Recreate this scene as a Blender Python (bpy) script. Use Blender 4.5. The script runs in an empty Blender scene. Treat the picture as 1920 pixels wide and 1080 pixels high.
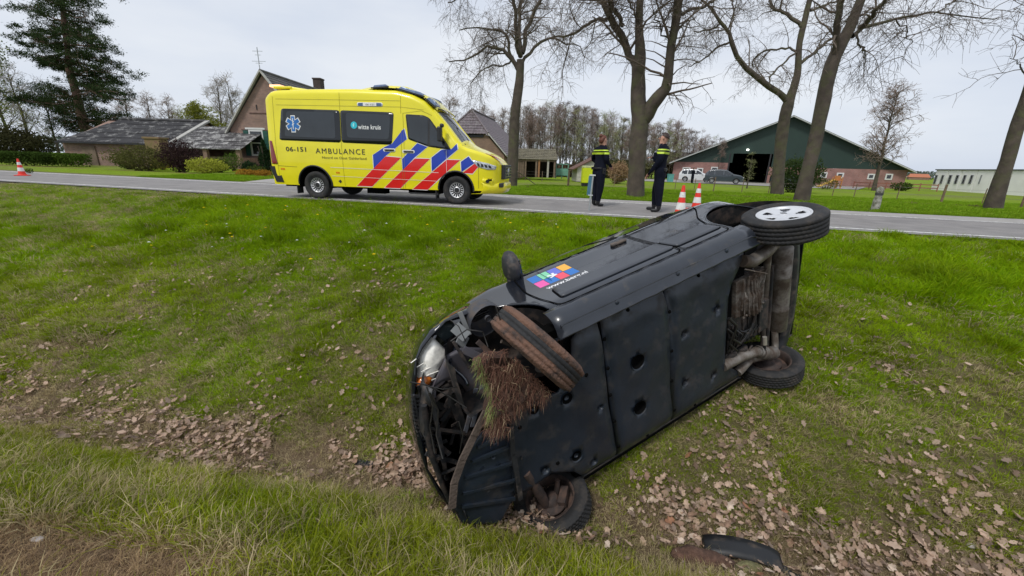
import bpy, bmesh, math, random
import numpy as np
from mathutils import Vector, Matrix, Euler
from mathutils.geometry import delaunay_2d_cdt
random.seed(7); RNG = np.random.default_rng(11)
R = math.radians
scene = bpy.context.scene
COL = scene.collection

# ---------------------------------------------------------------- camera
F_PX, Y_HOR, ROLL, CAM_H = 760.0, 310.0, R(1.65), 1.0
PITCH = math.atan((540-Y_HOR)/F_PX)
c_f = Vector((0, math.cos(PITCH), -math.sin(PITCH))); c_u0 = Vector((0, math.sin(PITCH), math.cos(PITCH))); c_r0 = Vector((1, 0, 0))
c_r = c_r0*math.cos(ROLL)+c_u0*math.sin(ROLL); c_u = c_u0*math.cos(ROLL)-c_r0*math.sin(ROLL)
cam_d = bpy.data.cameras.new('camera'); cam = bpy.data.objects.new('camera', cam_d); COL.objects.link(cam)
cam_d.sensor_width = 36; cam_d.lens = 36*F_PX/1920; cam_d.clip_end = 4000; cam_d.clip_start = 0.05
m = Matrix.Identity(4)
for i, v in enumerate((c_r, c_u, -c_f)):
    m[0][i], m[1][i], m[2][i] = v
m[2][3] = CAM_H
cam.matrix_world = m
scene.camera = cam
CO = Vector((0, 0, CAM_H))
def ray(x, y): return c_r*((x-960)/F_PX)+c_u*((540-y)/F_PX)+c_f
def at(x, y, Y): # world point seen at photo pixel (x, y) at distance Y in front
    v = ray(x, y); return CO+v*(Y/v.y)

# ---------------------------------------------------------------- light
SUN_EL, SUN_AZ = R(52), R(215)
world = bpy.data.worlds.new('World'); scene.world = world; world.use_nodes = True
nt = world.node_tree; nt.nodes.clear()
def wn(t): return nt.nodes.new(t)
sky = wn('ShaderNodeTexSky'); sky.sky_type = 'NISHITA'; sky.sun_disc = False
sky.sun_elevation = SUN_EL; sky.sun_rotation = SUN_AZ
tc = wn('ShaderNodeTexCoord'); mp = wn('ShaderNodeMapping'); mp.inputs['Scale'].default_value = (1, 1, 3.5)
nz = wn('ShaderNodeTexNoise'); nz.inputs['Scale'].default_value = 1.7; nz.inputs['Detail'].default_value = 5; nz.inputs['Roughness'].default_value = .5
cr = wn('ShaderNodeValToRGB'); cr.color_ramp.elements[0].position = .34; cr.color_ramp.elements[1].position = .68
cr.color_ramp.elements[0].color = (6.0, 6.7, 8.0, 1); cr.color_ramp.elements[1].color = (8.2, 8.55, 9.1, 1)
mx = wn('ShaderNodeMixRGB'); mx.inputs[0].default_value = .93
bg = wn('ShaderNodeBackground'); bg.inputs['Strength'].default_value = .08
wo = wn('ShaderNodeOutputWorld')
nt.links.new(tc.outputs['Generated'], mp.inputs[0]); nt.links.new(mp.outputs[0], nz.inputs['Vector']); nt.links.new(nz.outputs[0], cr.inputs[0])
nt.links.new(sky.outputs[0], mx.inputs[1]); nt.links.new(cr.outputs[0], mx.inputs[2]); nt.links.new(mx.outputs[0], bg.inputs[0]); nt.links.new(bg.outputs[0], wo.inputs[0])
sd = bpy.data.lights.new('sun', 'SUN'); sd.energy = 1.5; sd.angle = R(10); sd.color = (1, .97, .92)
so = bpy.data.objects.new('sun', sd); COL.objects.link(so)
sv = Vector((math.sin(SUN_AZ)*math.cos(SUN_EL), math.cos(SUN_AZ)*math.cos(SUN_EL), math.sin(SUN_EL)))
so.rotation_euler = sv.to_track_quat('Z', 'Y').to_euler(); so.location = (0, 0, 30)
scene.view_settings.view_transform = 'Standard'; scene.view_settings.look = 'None'
scene.view_settings.gamma = 1; scene.view_settings.exposure = .38; scene.view_settings.use_curve_mapping = False
scene.render.resolution_x = 1024; scene.render.resolution_y = 576
scene.cycles.use_denoising = True
scene.cycles.max_bounces = 6; scene.cycles.transparent_max_bounces = 8

# ---------------------------------------------------------------- materials
MATS = {}
def pm(name, col, rough=.6, metal=0., var=.18, scale=6., bump=0., bscale=40., dirt=None, coat=0., spec=.5, emit=0., trans=0., alpha=1.):
    if name in MATS: return MATS[name]
    m = bpy.data.materials.new(name); m.use_nodes = True; t = m.node_tree; N = t.nodes; L = t.links
    b = N['Principled BSDF']; MATS[name] = m
    b.inputs['Roughness'].default_value = rough; b.inputs['Metallic'].default_value = metal
    b.inputs['Specular IOR Level'].default_value = spec; b.inputs['Coat Weight'].default_value = coat; b.inputs['Coat Roughness'].default_value = .05
    b.inputs['Transmission Weight'].default_value = trans; b.inputs['Alpha'].default_value = alpha
    tcn = N.new('ShaderNodeTexCoord')
    n1 = N.new('ShaderNodeTexNoise'); n1.inputs['Scale'].default_value = scale; n1.inputs['Detail'].default_value = 6
    L.new(tcn.outputs['Object'], n1.inputs['Vector'])
    r = N.new('ShaderNodeMapRange'); r.inputs[1].default_value = .3; r.inputs[2].default_value = .7; r.inputs[3].default_value = 1-var; r.inputs[4].default_value = 1+var
    L.new(n1.outputs[0], r.inputs[0])
    mul = N.new('ShaderNodeMixRGB'); mul.blend_type = 'MULTIPLY'; mul.inputs[0].default_value = 1; mul.inputs[1].default_value = (*col, 1)
    L.new(r.outputs[0], mul.inputs[2]); out = mul.outputs[0]
    if dirt:
        dc, amt, ds = dirt
        n2 = N.new('ShaderNodeTexNoise'); n2.inputs['Scale'].default_value = ds; n2.inputs['Detail'].default_value = 9; n2.inputs['Roughness'].default_value = .65
        L.new(tcn.outputs['Object'], n2.inputs['Vector'])
        r2 = N.new('ShaderNodeMapRange'); r2.inputs[1].default_value = .62-amt*.45; r2.inputs[2].default_value = .80-amt*.45; L.new(n2.outputs[0], r2.inputs[0])
        mx2 = N.new('ShaderNodeMixRGB'); L.new(r2.outputs[0], mx2.inputs[0]); L.new(out, mx2.inputs[1]); mx2.inputs[2].default_value = (*dc, 1); out = mx2.outputs[0]
        mr = N.new('ShaderNodeMapRange'); mr.inputs[3].default_value = rough; mr.inputs[4].default_value = max(rough, .85); L.new(r2.outputs[0], mr.inputs[0]); L.new(mr.outputs[0], b.inputs['Roughness'])
    L.new(out, b.inputs['Base Color'])
    if emit: L.new(out, b.inputs['Emission Color']); b.inputs['Emission Strength'].default_value = emit
    if bump:
        n3 = N.new('ShaderNodeTexNoise'); n3.inputs['Scale'].default_value = bscale; n3.inputs['Detail'].default_value = 8
        L.new(tcn.outputs['Object'], n3.inputs['Vector']); bp = N.new('ShaderNodeBump'); bp.inputs['Strength'].default_value = bump; bp.inputs['Distance'].default_value = .02
        L.new(n3.outputs[0], bp.inputs['Height']); L.new(bp.outputs[0], b.inputs['Normal'])
    return m

def brickmat(name, c1, c2, mortar, scale=1.0, w=.22, h=.065):
    if name in MATS: return MATS[name]
    m = pm(name, c1, .85, bump=.3, bscale=30, var=.2, scale=1.2); t = m.node_tree; N = t.nodes; L = t.links; b = N['Principled BSDF']
    tcn = N.new('ShaderNodeTexCoord'); sp = N.new('ShaderNodeSeparateXYZ'); L.new(tcn.outputs['Object'], sp.inputs[0])
    ad = N.new('ShaderNodeMath'); L.new(sp.outputs[0], ad.inputs[0]); L.new(sp.outputs[1], ad.inputs[1])
    cb = N.new('ShaderNodeCombineXYZ'); L.new(ad.outputs[0], cb.inputs[0]); L.new(sp.outputs[2], cb.inputs[1])
    br = N.new('ShaderNodeTexBrick'); L.new(cb.outputs[0], br.inputs['Vector']); br.inputs['Scale'].default_value = scale
    br.inputs['Brick Width'].default_value = w; br.inputs['Row Height'].default_value = h; br.inputs['Mortar Size'].default_value = .008
    br.inputs['Color1'].default_value = (*c1, 1); br.inputs['Color2'].default_value = (*c2, 1); br.inputs['Mortar'].default_value = (*mortar, 1)
    mul = [n for n in N if n.type == 'MIX_RGB'][0]; L.new(br.outputs[0], mul.inputs[1])
    return m

# ---------------------------------------------------------------- mesh building
class MB:
    def __init__(s): s.v = []; s.f = []; s.m = []; s.s = []; s.n = 0
    def add(s, vs, fs, m=0, smooth=False):
        b = s.n; s.v.extend([tuple(p) for p in vs]); s.n += len(vs)
        for i, f in enumerate(fs): s.f.append(tuple(b+k for k in f)); s.m.append(m if isinstance(m, int) else m[i]); s.s.append(smooth)
        return s
    def box(s, c, size, rot=None, m=0, taper=1.):
        hx, hy, hz = [q/2 for q in size]; vs = []
        for z in (-1, 1):
            k = taper if z > 0 else 1
            for x, y in ((-1, -1), (1, -1), (1, 1), (-1, 1)): vs.append(Vector((x*hx*k, y*hy*k, z*hz)))
        if rot is not None:
            M = rot if isinstance(rot, Matrix) else Euler(rot).to_matrix(); vs = [M @ v for v in vs]
        c = Vector(c)
        return s.add([v+c for v in vs], [(0, 3, 2, 1), (4, 5, 6, 7), (0, 1, 5, 4), (1, 2, 6, 5), (2, 3, 7, 6), (3, 0, 4, 7)], m)
    def bar(s, a, b, w, h=None, up=(0, 0, 1), m=0):
        a, b = Vector(a), Vector(b); d = b-a; L = d.length; d.normalize(); u = Vector(up)
        if abs(d.dot(u)) > .98: u = Vector((1, 0, 0))
        x = d.cross(u).normalized(); y = x.cross(d).normalized()
        return s.box((a+b)/2, (w, L, h or w), Matrix((x, d, y)).transposed(), m)
    def tube(s, pts, r, n=8, m=0, cap=True, smooth=True):
        pts = [Vector(p) for p in pts]; k = len(pts); rs = r if isinstance(r, (list, tuple, np.ndarray)) else [r]*k
        t = (pts[1]-pts[0]).normalized(); u = t.orthogonal().normalized(); vs = []
        for i, p in enumerate(pts):
            t2 = (pts[min(i+1, k-1)]-pts[max(i-1, 0)])
            t2 = t2.normalized() if t2.length > 1e-9 else t
            q = t.rotation_difference(t2); u = q @ u; u = (u-t2*u.dot(t2)).normalized(); t = t2; w = t.cross(u)
            for j in range(n):
                a = 2*math.pi*j/n; vs.append(p+(u*math.cos(a)+w*math.sin(a))*rs[i])
        fs = [(i*n+j, i*n+(j+1) % n, (i+1)*n+(j+1) % n, (i+1)*n+j) for i in range(k-1) for j in range(n)]
        s.add(vs, fs, m, smooth)
        if cap: s.add(vs[:n], [tuple(range(n))[::-1]], m); s.add(vs[-n:], [tuple(range(n))], m)
        return s
    def lathe(s, prof, c=(0, 0, 0), axis=(0, 0, 1), n=24, m=0, smooth=True, a0=0, a1=2*math.pi):
        ax = Vector(axis).normalized(); u = ax.orthogonal().normalized(); w = ax.cross(u); c = Vector(c); full = abs(a1-a0-2*math.pi) < 1e-6
        na = n if full else n+1; vs = []
        for (r, h) in prof:
            for j in range(na):
                a = a0+(a1-a0)*j/n; vs.append(c+ax*h+(u*math.cos(a)+w*math.sin(a))*r)
        fs = []
        for i in range(len(prof)-1):
            for j in range(n):
                j2 = (j+1) % na; fs.append((i*na+j, i*na+j2, (i+1)*na+j2, (i+1)*na+j))
        return s.add(vs, fs, m, smooth)
    def ball(s, c, r, n=10, m=0, k=6):
        r = Vector(r) if hasattr(r, '__len__') else Vector((r, r, r)); vs = []; fs = []
        for i in range(k+1):
            ph = math.pi*i/k
            for j in range(n): a = 2*math.pi*j/n; vs.append((c[0]+r[0]*math.sin(ph)*math.cos(a), c[1]+r[1]*math.sin(ph)*math.sin(a), c[2]+r[2]*math.cos(ph)))
        for i in range(k):
            for j in range(n): fs.append((i*n+j, (i+1)*n+j, (i+1)*n+(j+1) % n, i*n+(j+1) % n))
        return s.add(vs, fs, m, True)
    def prism(s, poly, fn0, fn1, m=0): # poly 2d; fn maps 2d -> 3d bottom / top
        n = len(poly); a = [fn0(p) for p in poly]; b = [fn1(p) for p in poly]
        s.add(a+b, [tuple(range(n))[::-1], tuple(range(n, 2*n))]+[(i, (i+1) % n, n+(i+1) % n, n+i) for i in range(n)], m)
        return s
    def build(s, name, mats, parent=None, bevel=0, off=None, smooth=None, solid=0, fixn=False):
        me = bpy.data.meshes.new(name)
        vs = s.v if off is None else [(x-off[0], y-off[1], z-off[2]) for x, y, z in s.v]
        me.from_pydata(vs, [], s.f)
        if not isinstance(mats, (list, tuple)): mats = [mats]
        for q in mats: me.materials.append(q)
        if s.f:
            me.polygons.foreach_set('material_index', s.m)
            me.polygons.foreach_set('use_smooth', [bool(x) for x in s.s] if smooth is None else [smooth]*len(s.f))
        if fixn:
            bm = bmesh.new(); bm.from_mesh(me); bmesh.ops.remove_doubles(bm, verts=bm.verts, dist=1e-5); bmesh.ops.recalc_face_normals(bm, faces=bm.faces); bm.to_mesh(me); bm.free()
        o = bpy.data.objects.new(name, me); COL.objects.link(o)
        if parent: o.parent = parent
        if bevel:
            b = o.modifiers.new('bevel', 'BEVEL'); b.width = bevel; b.segments = 2; b.limit_method = 'ANGLE'; b.angle_limit = R(35)
        if solid:
            b = o.modifiers.new('solid', 'SOLIDIFY'); b.thickness = solid; b.offset = -1
        return o
def tag(o, label=None, cat=None, group=None, kind=None):
    if label: o['label'] = label
    if cat: o['category'] = cat
    if group: o['group'] = group
    if kind: o['kind'] = kind
    return o
def thing(name, label, cat, loc=(0, 0, 0), rotz=0, group=None, mat=None):
    o = bpy.data.objects.new(name, None); COL.objects.link(o); o.empty_display_size = .1
    if mat is not None: o.matrix_world = mat
    else: o.location = loc; o.rotation_euler = (0, 0, rotz)
    return tag(o, label, cat, group)
def copy_tree(o, parent=None):
    c = o.copy(); COL.objects.link(c); c.parent = parent
    for ch in list(o.children): copy_tree(ch, c)
    return c
def text2d(txt, size, bold=0., align='LEFT', space=1.0):
    cu = bpy.data.curves.new('t', 'FONT'); cu.body = txt; cu.size = size; cu.offset = bold; cu.align_x = align; cu.resolution_u = 3; cu.space_character = space
    ob = bpy.data.objects.new('t', cu); COL.objects.link(ob); dg = bpy.context.evaluated_depsgraph_get(); dg.update()
    me = bpy.data.meshes.new_from_object(ob.evaluated_get(dg)); vs = [(v.co.x, v.co.y) for v in me.vertices]; fs = [tuple(p.vertices) for p in me.polygons]
    bpy.data.objects.remove(ob); bpy.data.curves.remove(cu); bpy.data.meshes.remove(me)
    return vs, fs

# numpy value noise
_T = RNG.random((256, 256))
def vn(x, y):
    x = np.asarray(x, float); y = np.asarray(y, float); xi = np.floor(x).astype(int); yi = np.floor(y).astype(int); fx = x-xi; fy = y-yi
    fx = fx*fx*(3-2*fx); fy = fy*fy*(3-2*fy); a = _T[xi % 256, yi % 256]; b = _T[(xi+1) % 256, yi % 256]; c = _T[xi % 256, (yi+1) % 256]; d = _T[(xi+1) % 256, (yi+1) % 256]
    return (a*(1-fx)+b*fx)*(1-fy)+(c*(1-fx)+d*fx)*fy
def fbm(x, y, o=4):
    s = 0; a = .5; t = 0
    for i in range(o): s = s+a*vn(x*2**i+17*i, y*2**i-9*i); t += a; a *= .5
    return s/t

# ---------------------------------------------------------------- ground shape: D = metres from the near edge of the road, S = metres along it
NX, NY = .262, .965
def DS(x, y): return (x-6.04)*NX+(y-7.73)*NY, (x-6.04)*NY-(y-7.73)*NX
def XY(D, S): return 6.04+D*NX+S*NY, 7.73+D*NY-S*NX
ROAD_W = 5.02
_pd = [-60, -20, -9.6, -8.7, -7.9, -7.3, -6.95, -6.6, -6.35, -6.0, -5.5, -4.83, -4, -3, -2, -1, -.25, 0, ROAD_W, ROAD_W+.3, ROAD_W+2, ROAD_W+4.5, ROAD_W+6, ROAD_W+9, ROAD_W+25, 200, 3000]
_pz = [-.3, -.35, -.45, -.56, -.86, -1.2, -1.43, -1.56, -1.5, -1.32, -1.1, -.87, -.63, -.40, -.22, -.07, .0, -.03, -.03, .0, .05, .02, -.1, -.25, -.5, -.6, -.6]
def dshift(x, D): return .24*np.clip(-(x+.3)/4, -.3, 1.4)*(D < -4.5)*np.clip((-D-4.5)/1.5, 0, 1)
def H(x, y, rough=True):
    x = np.asarray(x, float); y = np.asarray(y, float); D, S = DS(x, y)
    z = np.interp(D+dshift(x, D)+.12*(vn(S*.7, D*.3)-.5)*(D < -1), _pd, _pz)
    far = np.clip((D-ROAD_W-3)/8, 0, 1); left = np.clip((-x-4)/8, 0, 1)
    z = z+far*left*(.15-z)*.95
    if rough:
        k = np.where(D < -.4, 1., 0.)+np.where(D > ROAD_W+.4, .7, 0.); k = k*np.clip(np.maximum(-D-.3, D-ROAD_W-.3), 0, 1)
        z = z+k*((fbm(x*1.1, y*1.1, 3)-.5)*.12+(fbm(x*7, y*7, 3)-.5)*.05*np.clip(1.5-np.hypot(x, y)/14, .1, 1))
    return z
def hz(x, y): return float(H(x, y))
def onground(px, py):
    v = ray(px, py); t = .5
    while t < 400:
        P = CO+v*t
        if P.z <= hz(P.x, P.y): return Vector((P.x, P.y, hz(P.x, P.y)))
        t *= 1.004
    return CO+v*400
# ================================================================ ground, road
def nonuni(a, b, steps):  # steps: list of (limit, step)
    out = [a]
    while out[-1] < b:
        for lim, st in steps:
            if out[-1] < lim: break
        out.append(out[-1]+st)
    return np.array(out)
Sg = nonuni(-1500, 1500, [(-400, 150), (-120, 40), (-40, 6), (-18, 1), (-10, .25), (3, .1), (9, .3), (30, 1), (100, 5), (400, 40), (1e9, 150)])
Dg = nonuni(-60, 2500, [(-20, 8), (-11, 1), (-8.5, .3), (-4, .08), (-.6, .14), (.35, .08), (4.8, .6), (5.6, .1), (12, .3), (30, 1), (100, 5), (400, 50), (1e9, 200)])
DD, SS = np.meshgrid(Dg, Sg, indexing='ij'); X, Y = XY(DD, SS); Z = H(X, Y)
nd, ns = DD.shape
def gridmesh(name, X, Y, Z, mat):
    nd, ns = X.shape; me = bpy.data.meshes.new(name); n = nd*ns
    me.vertices.add(n); me.vertices.foreach_set('co', np.stack([X, Y, Z], -1).reshape(-1).astype('f'))
    i, j = np.meshgrid(np.arange(nd-1), np.arange(ns-1), indexing='ij'); a = (i*ns+j).reshape(-1)
    q = np.stack([a, a+ns, a+ns+1, a+1], -1)[:, ::-1]; me.loops.add(q.size); me.loops.foreach_set('vertex_index', q.reshape(-1).astype('i'))
    me.polygons.add(len(q)); me.polygons.foreach_set('loop_start', np.arange(len(q), dtype='i')*4); me.update(calc_edges=True); me.validate()
    me.polygons.foreach_set('use_smooth', [True]*len(me.polygons)); me.materials.append(mat)
    o = bpy.data.objects.new(name, me); COL.objects.link(o); return o
# ground colour: soil, litter thatch and turf, decided per place
BP_ = onground(130, 1062)
def zones(x, y):
    """returns lush, dry, bare weights (0..1) of the turf at a place"""
    x = np.asarray(x, float); y = np.asarray(y, float); D, S = DS(x, y); D = D+dshift(x, D)
    n = fbm(x*.9, y*.9, 4); n2 = fbm(x*3.1+40, y*3.1, 3)
    lush = np.clip(np.interp(D, [-9, -7.6, -7, -6.6, -6, -5, -4, -3, -2, 0], [.55, .7, .5, .2, .38, .5, .78, .9, 1, .9])+(n-.5)*1.5, 0, 1)
    dry = np.clip(np.interp(D, [-9, -7.9, -7.2, -6.6, -5.8, -4.6, -3.6, -2.5, 0], [.3, .4, .5, .7, .5, .36, .2, .08, .08])+(n2-.5)*1.3+.42*np.clip((x-.6)/.8, 0, 1)*np.clip((-D-4.2)/.8, 0, 1), 0, 1)
    flat = (x < -8)*(D > -3.6)*.5; dry = np.clip(dry+flat, 0, 1)
    bare = np.exp(-((D+6.60)/.42)**2)*(.55+.75*(n2-.25))-.05
    d2 = np.hypot((x-BP_.x)/.95, (y-BP_.y+.02)/.27); bare = np.maximum(bare, np.clip(2.2*(1.12-d2)+(n2-.5)*.8, 0, 1))
    d3 = np.hypot((x-.98)/.45, (y-1.50)/.16); bare = np.maximum(bare, np.clip(2*(1.1-d3)+(n2-.5), 0, 1))
    d4 = np.hypot((x+5.2)/.7, (y-4.5)/.18); bare = np.maximum(bare, np.clip(2*(1-d4)+(n2-.5)*1.5, 0, 1))
    bare = np.clip(bare+(n2-.66)*1.2*(D > -6.4)*(D < -4.6), 0, 1)
    return lush, dry, bare
def ground_mat():
    m = bpy.data.materials.new('turf_and_soil'); m.use_nodes = True; N = m.node_tree.nodes; L = m.node_tree.links; b = N['Principled BSDF']
    b.inputs['Roughness'].default_value = .95; b.inputs['Specular IOR Level'].default_value = .1
    a = N.new('ShaderNodeAttribute'); a.attribute_name = 'tone'
    g = N.new('ShaderNodeNewGeometry'); n = N.new('ShaderNodeTexNoise'); n.inputs['Scale'].default_value = 9; n.inputs['Detail'].default_value = 9; n.inputs['Roughness'].default_value = .7
    L.new(g.outputs['Position'], n.inputs['Vector']); r = N.new('ShaderNodeMapRange'); r.inputs[1].default_value = .3; r.inputs[2].default_value = .7; r.inputs[3].default_value = .62; r.inputs[4].default_value = 1.35; L.new(n.outputs[0], r.inputs[0])
    mu = N.new('ShaderNodeMixRGB'); mu.blend_type = 'MULTIPLY'; mu.inputs[0].default_value = 1; L.new(a.outputs['Color'], mu.inputs[1]); L.new(r.outputs[0], mu.inputs[2]); L.new(mu.outputs[0], b.inputs['Base Color'])
    n3 = N.new('ShaderNodeTexNoise'); n3.inputs['Scale'].default_value = 35; n3.inputs['Detail'].default_value = 9; n3.inputs['Roughness'].default_value = .75; L.new(g.outputs['Position'], n3.inputs['Vector'])
    bp = N.new('ShaderNodeBump'); bp.inputs['Strength'].default_value = .9; bp.inputs['Distance'].default_value = .05; L.new(n3.outputs[0], bp.inputs['Height']); L.new(bp.outputs[0], b.inputs['Normal'])
    return m
ground = gridmesh('ground', X, Y, Z, ground_mat()); tag(ground, kind='structure')
lush, dry, bare = zones(X, Y)
def mix(a, b, t): return a*(1-t[..., None])+np.array(b)*t[..., None]
soil = np.array([.075, .050, .034]); base = np.broadcast_to(soil, X.shape+(3,)).copy()
base = mix(base, [.12, .165, .010], np.clip(lush*.9, 0, 1)); base = mix(base, [.21, .17, .095], np.clip(dry*.6, 0, 1)); base = mix(base, [.185, .125, .085], np.clip(bare, 0, 1))
fld = np.clip((DD-ROAD_W-.4)*2, 0, 1)*1.0; fn = fbm(X*.25, Y*.25, 5)
fcol = mix(np.broadcast_to(np.array([.18, .265, .014]), X.shape+(3,)).copy(), [.17, .17, .06], np.clip((fn-.45)*2.2, 0, 1))
ban = np.exp(-((DD-ROAD_W-5.2+1.5*(vn(SS*.4, SS*0)-.5))/.8)**2)*np.clip((fbm(X*1.5, Y*1.5)-.25)*3, 0, 1); fcol = mix(fcol, [.17, .10, .06], ban)
base = base*(1-fld[..., None])+fcol*fld[..., None]
edge = np.exp(-((DD+.12)/.22)**2)+np.exp(-((DD-ROAD_W-.15)/.2)**2); base = mix(base, [.13, .11, .085], np.clip(edge*.8, 0, 1))
ca = ground.data.color_attributes.new('tone', 'FLOAT_COLOR', 'POINT'); ca.data.foreach_set('color', np.concatenate([base, np.ones(X.shape+(1,))], -1).reshape(-1).astype('f'))

def strip(name, d0, d1, z, mat, s0=-260, s1=260, kind='structure', parent=None, fn=None):
    mb = MB(); ss = list(range(s0, s1+1, 4)); vs = []
    for s_ in ss:
        a, b = (d0, d1) if fn is None else fn(s_)
        for d in (a, b): x, y = XY(d, s_); vs.append((x, y, z))
    mb.add(vs, [(2*i, 2*i+1, 2*i+3, 2*i+2)[::-1] for i in range(len(ss)-1)])
    o = mb.build(name, mat, parent, fixn=False)
    if parent is None: tag(o, kind=kind)
    return o
def asphalt():
    m = pm('asphalt', (.235, .22, .212), .85, var=.16, scale=1.3, bump=.5, bscale=220, dirt=((.30, .28, .26), .25, 2.2)); return m
road = strip('road', 0, ROAD_W, .004, asphalt())
wp = pm('road_paint', (.78, .77, .74), .7, var=.2, scale=6, dirt=((.2, .19, .18), .35, 14))
strip('road_edge_line', 0, 0, .008, wp, fn=lambda s_: (.30+.0*s_, .42+.0*s_), parent=road)
strip('road_edge_line', 0, 0, .008, wp, fn=lambda s_: (3.95-.035*max(-14, min(16, s_+4))-.06, 3.95-.035*max(-14, min(16, s_+4))+.07), parent=road)
pale = pm('pale_paving', (.34, .32, .30), .9, var=.15, scale=3, bump=.3, bscale=150)
sh = strip('road_shoulder', 0, 0, .0065, pale, fn=lambda s_: (3.95-.035*max(-14, min(16, s_+4))+.12, ROAD_W-.02), parent=road)
# farm drive joining the road behind the ambulance, and the farm yard
def drive(name, poly, dz, mat):
    mb = MB(); mb.add([(p[0], p[1], hz(p[0], p[1])*0+p[2]+dz) for p in poly], [tuple(range(len(poly)))]); return tag(mb.build(name, mat), kind='structure')
q = [XY(ROAD_W, -17.5), XY(ROAD_W, -12.0), (-11.2, 24), (-12, 33), (-15, 33), (-14.6, 24)]
mbd = MB(); a = np.linspace(0, 1, 14); vs = []
for t in a:
    l = Vector((*XY(ROAD_W+.0, -19.5+t*2.0), 0)).lerp(Vector((-14.5, 36, 0)), t); r_ = Vector((*XY(ROAD_W, -11.5), 0)).lerp(Vector((-11.5, 36, 0)), t)
    l.x += 1.5*math.sin(t*3.1)*.6
    for k in range(5): p = l.lerp(r_, k/4); vs.append((p.x, p.y, float(H(p.x, p.y, False))+.05))
mbd.add(vs, [(i*5+j, i*5+j+1, i*5+j+6, i*5+j+5) for i in range(13) for j in range(4)]); tag(mbd.build('farm_drive', pale), kind='structure')
# ================================================================ grass and leaf litter
def leaf_mat(name, rnd=True):
    m = bpy.data.materials.new(name); m.use_nodes = True; N = m.node_tree.nodes; L = m.node_tree.links; N.remove(N['Principled BSDF'])
    a = N.new('ShaderNodeAttribute'); a.attribute_name = 'tint'; a.attribute_type = 'INSTANCER'
    g = N.new('ShaderNodeNewGeometry'); h = N.new('ShaderNodeHueSaturation')
    v = N.new('ShaderNodeMapRange'); v.inputs[3].default_value = .7; v.inputs[4].default_value = 1.35; L.new(g.outputs['Random Per Island'], v.inputs[0]); L.new(v.outputs[0], h.inputs['Value']); L.new(a.outputs['Color'], h.inputs['Color'])
    hv = N.new('ShaderNodeMapRange'); hv.inputs[3].default_value = .485; hv.inputs[4].default_value = .515; L.new(g.outputs['Random Per Island'], hv.inputs[0]); L.new(hv.outputs[0], h.inputs['Hue'])
    d = N.new('ShaderNodeBsdfDiffuse'); t = N.new('ShaderNodeBsdfTranslucent'); gl = N.new('ShaderNodeBsdfGlossy'); gl.inputs['Roughness'].default_value = .45; gl.inputs['Color'].default_value = (.6, .6, .6, 1)
    for q in (d, t): L.new(h.outputs[0], q.inputs['Color'])
    s = N.new('ShaderNodeMixShader'); s.inputs[0].default_value = .35; L.new(d.outputs[0], s.inputs[1]); L.new(t.outputs[0], s.inputs[2])
    s2 = N.new('ShaderNodeMixShader'); s2.inputs[0].default_value = .012; L.new(s.outputs[0], s2.inputs[1]); L.new(gl.outputs[0], s2.inputs[2]); L.new(s2.outputs[0], N['Material Output'].inputs[0]); return m
grass_m = leaf_mat('grass_blade')
def hidden(name, vs, fs, mat):
    me = bpy.data.meshes.new(name); me.from_pydata(vs, [], fs); me.materials.append(mat); me.update(); return bpy.data.objects.new(name, me)
def tuft(name, n, spread, h, w, lean, seed):
    r = random.Random(seed); vs = []; fs = []
    for i in range(n):
        a = r.random()*6.28; q = spread*math.sqrt(r.random()); x, y = q*math.cos(a), q*math.sin(a); hh = h*(.5+.7*r.random()); ww = w*(.7+.6*r.random())
        b = a+r.uniform(-1, 1); ln = lean*(.3+r.random())*hh; c = r.random()*6.28; dx, dy = math.cos(c)*ww/2, math.sin(c)*ww/2; bx, by = math.cos(b), math.sin(b); k = len(vs)
        vs += [(x-dx, y-dy, -.01), (x+dx, y+dy, -.01), (x+bx*ln*.35+dx*.8, y+by*ln*.35+dy*.8, hh*.55), (x+bx*ln*.35-dx*.8, y+by*ln*.35-dy*.8, hh*.55), (x+bx*ln, y+by*ln, hh*(1-.25*lean))]
        fs += [(k, k+1, k+2, k+3), (k+3, k+2, k+4)]
    return hidden(name, vs, fs, grass_m)
TUFTS = [tuft('grass_tuft_short', 20, .05, .045, .0038, 1.1, 1), tuft('grass_tuft_mid', 20, .055, .070, .0042, 1.1, 2), tuft('grass_tuft_tall', 16, .05, .125, .0042, .9, 3), tuft('grass_tuft_fallen', 14, .08, .045, .004, 3.0, 4), tuft('grass_clump', 22, .14, .12, .012, .8, 5)]
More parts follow.
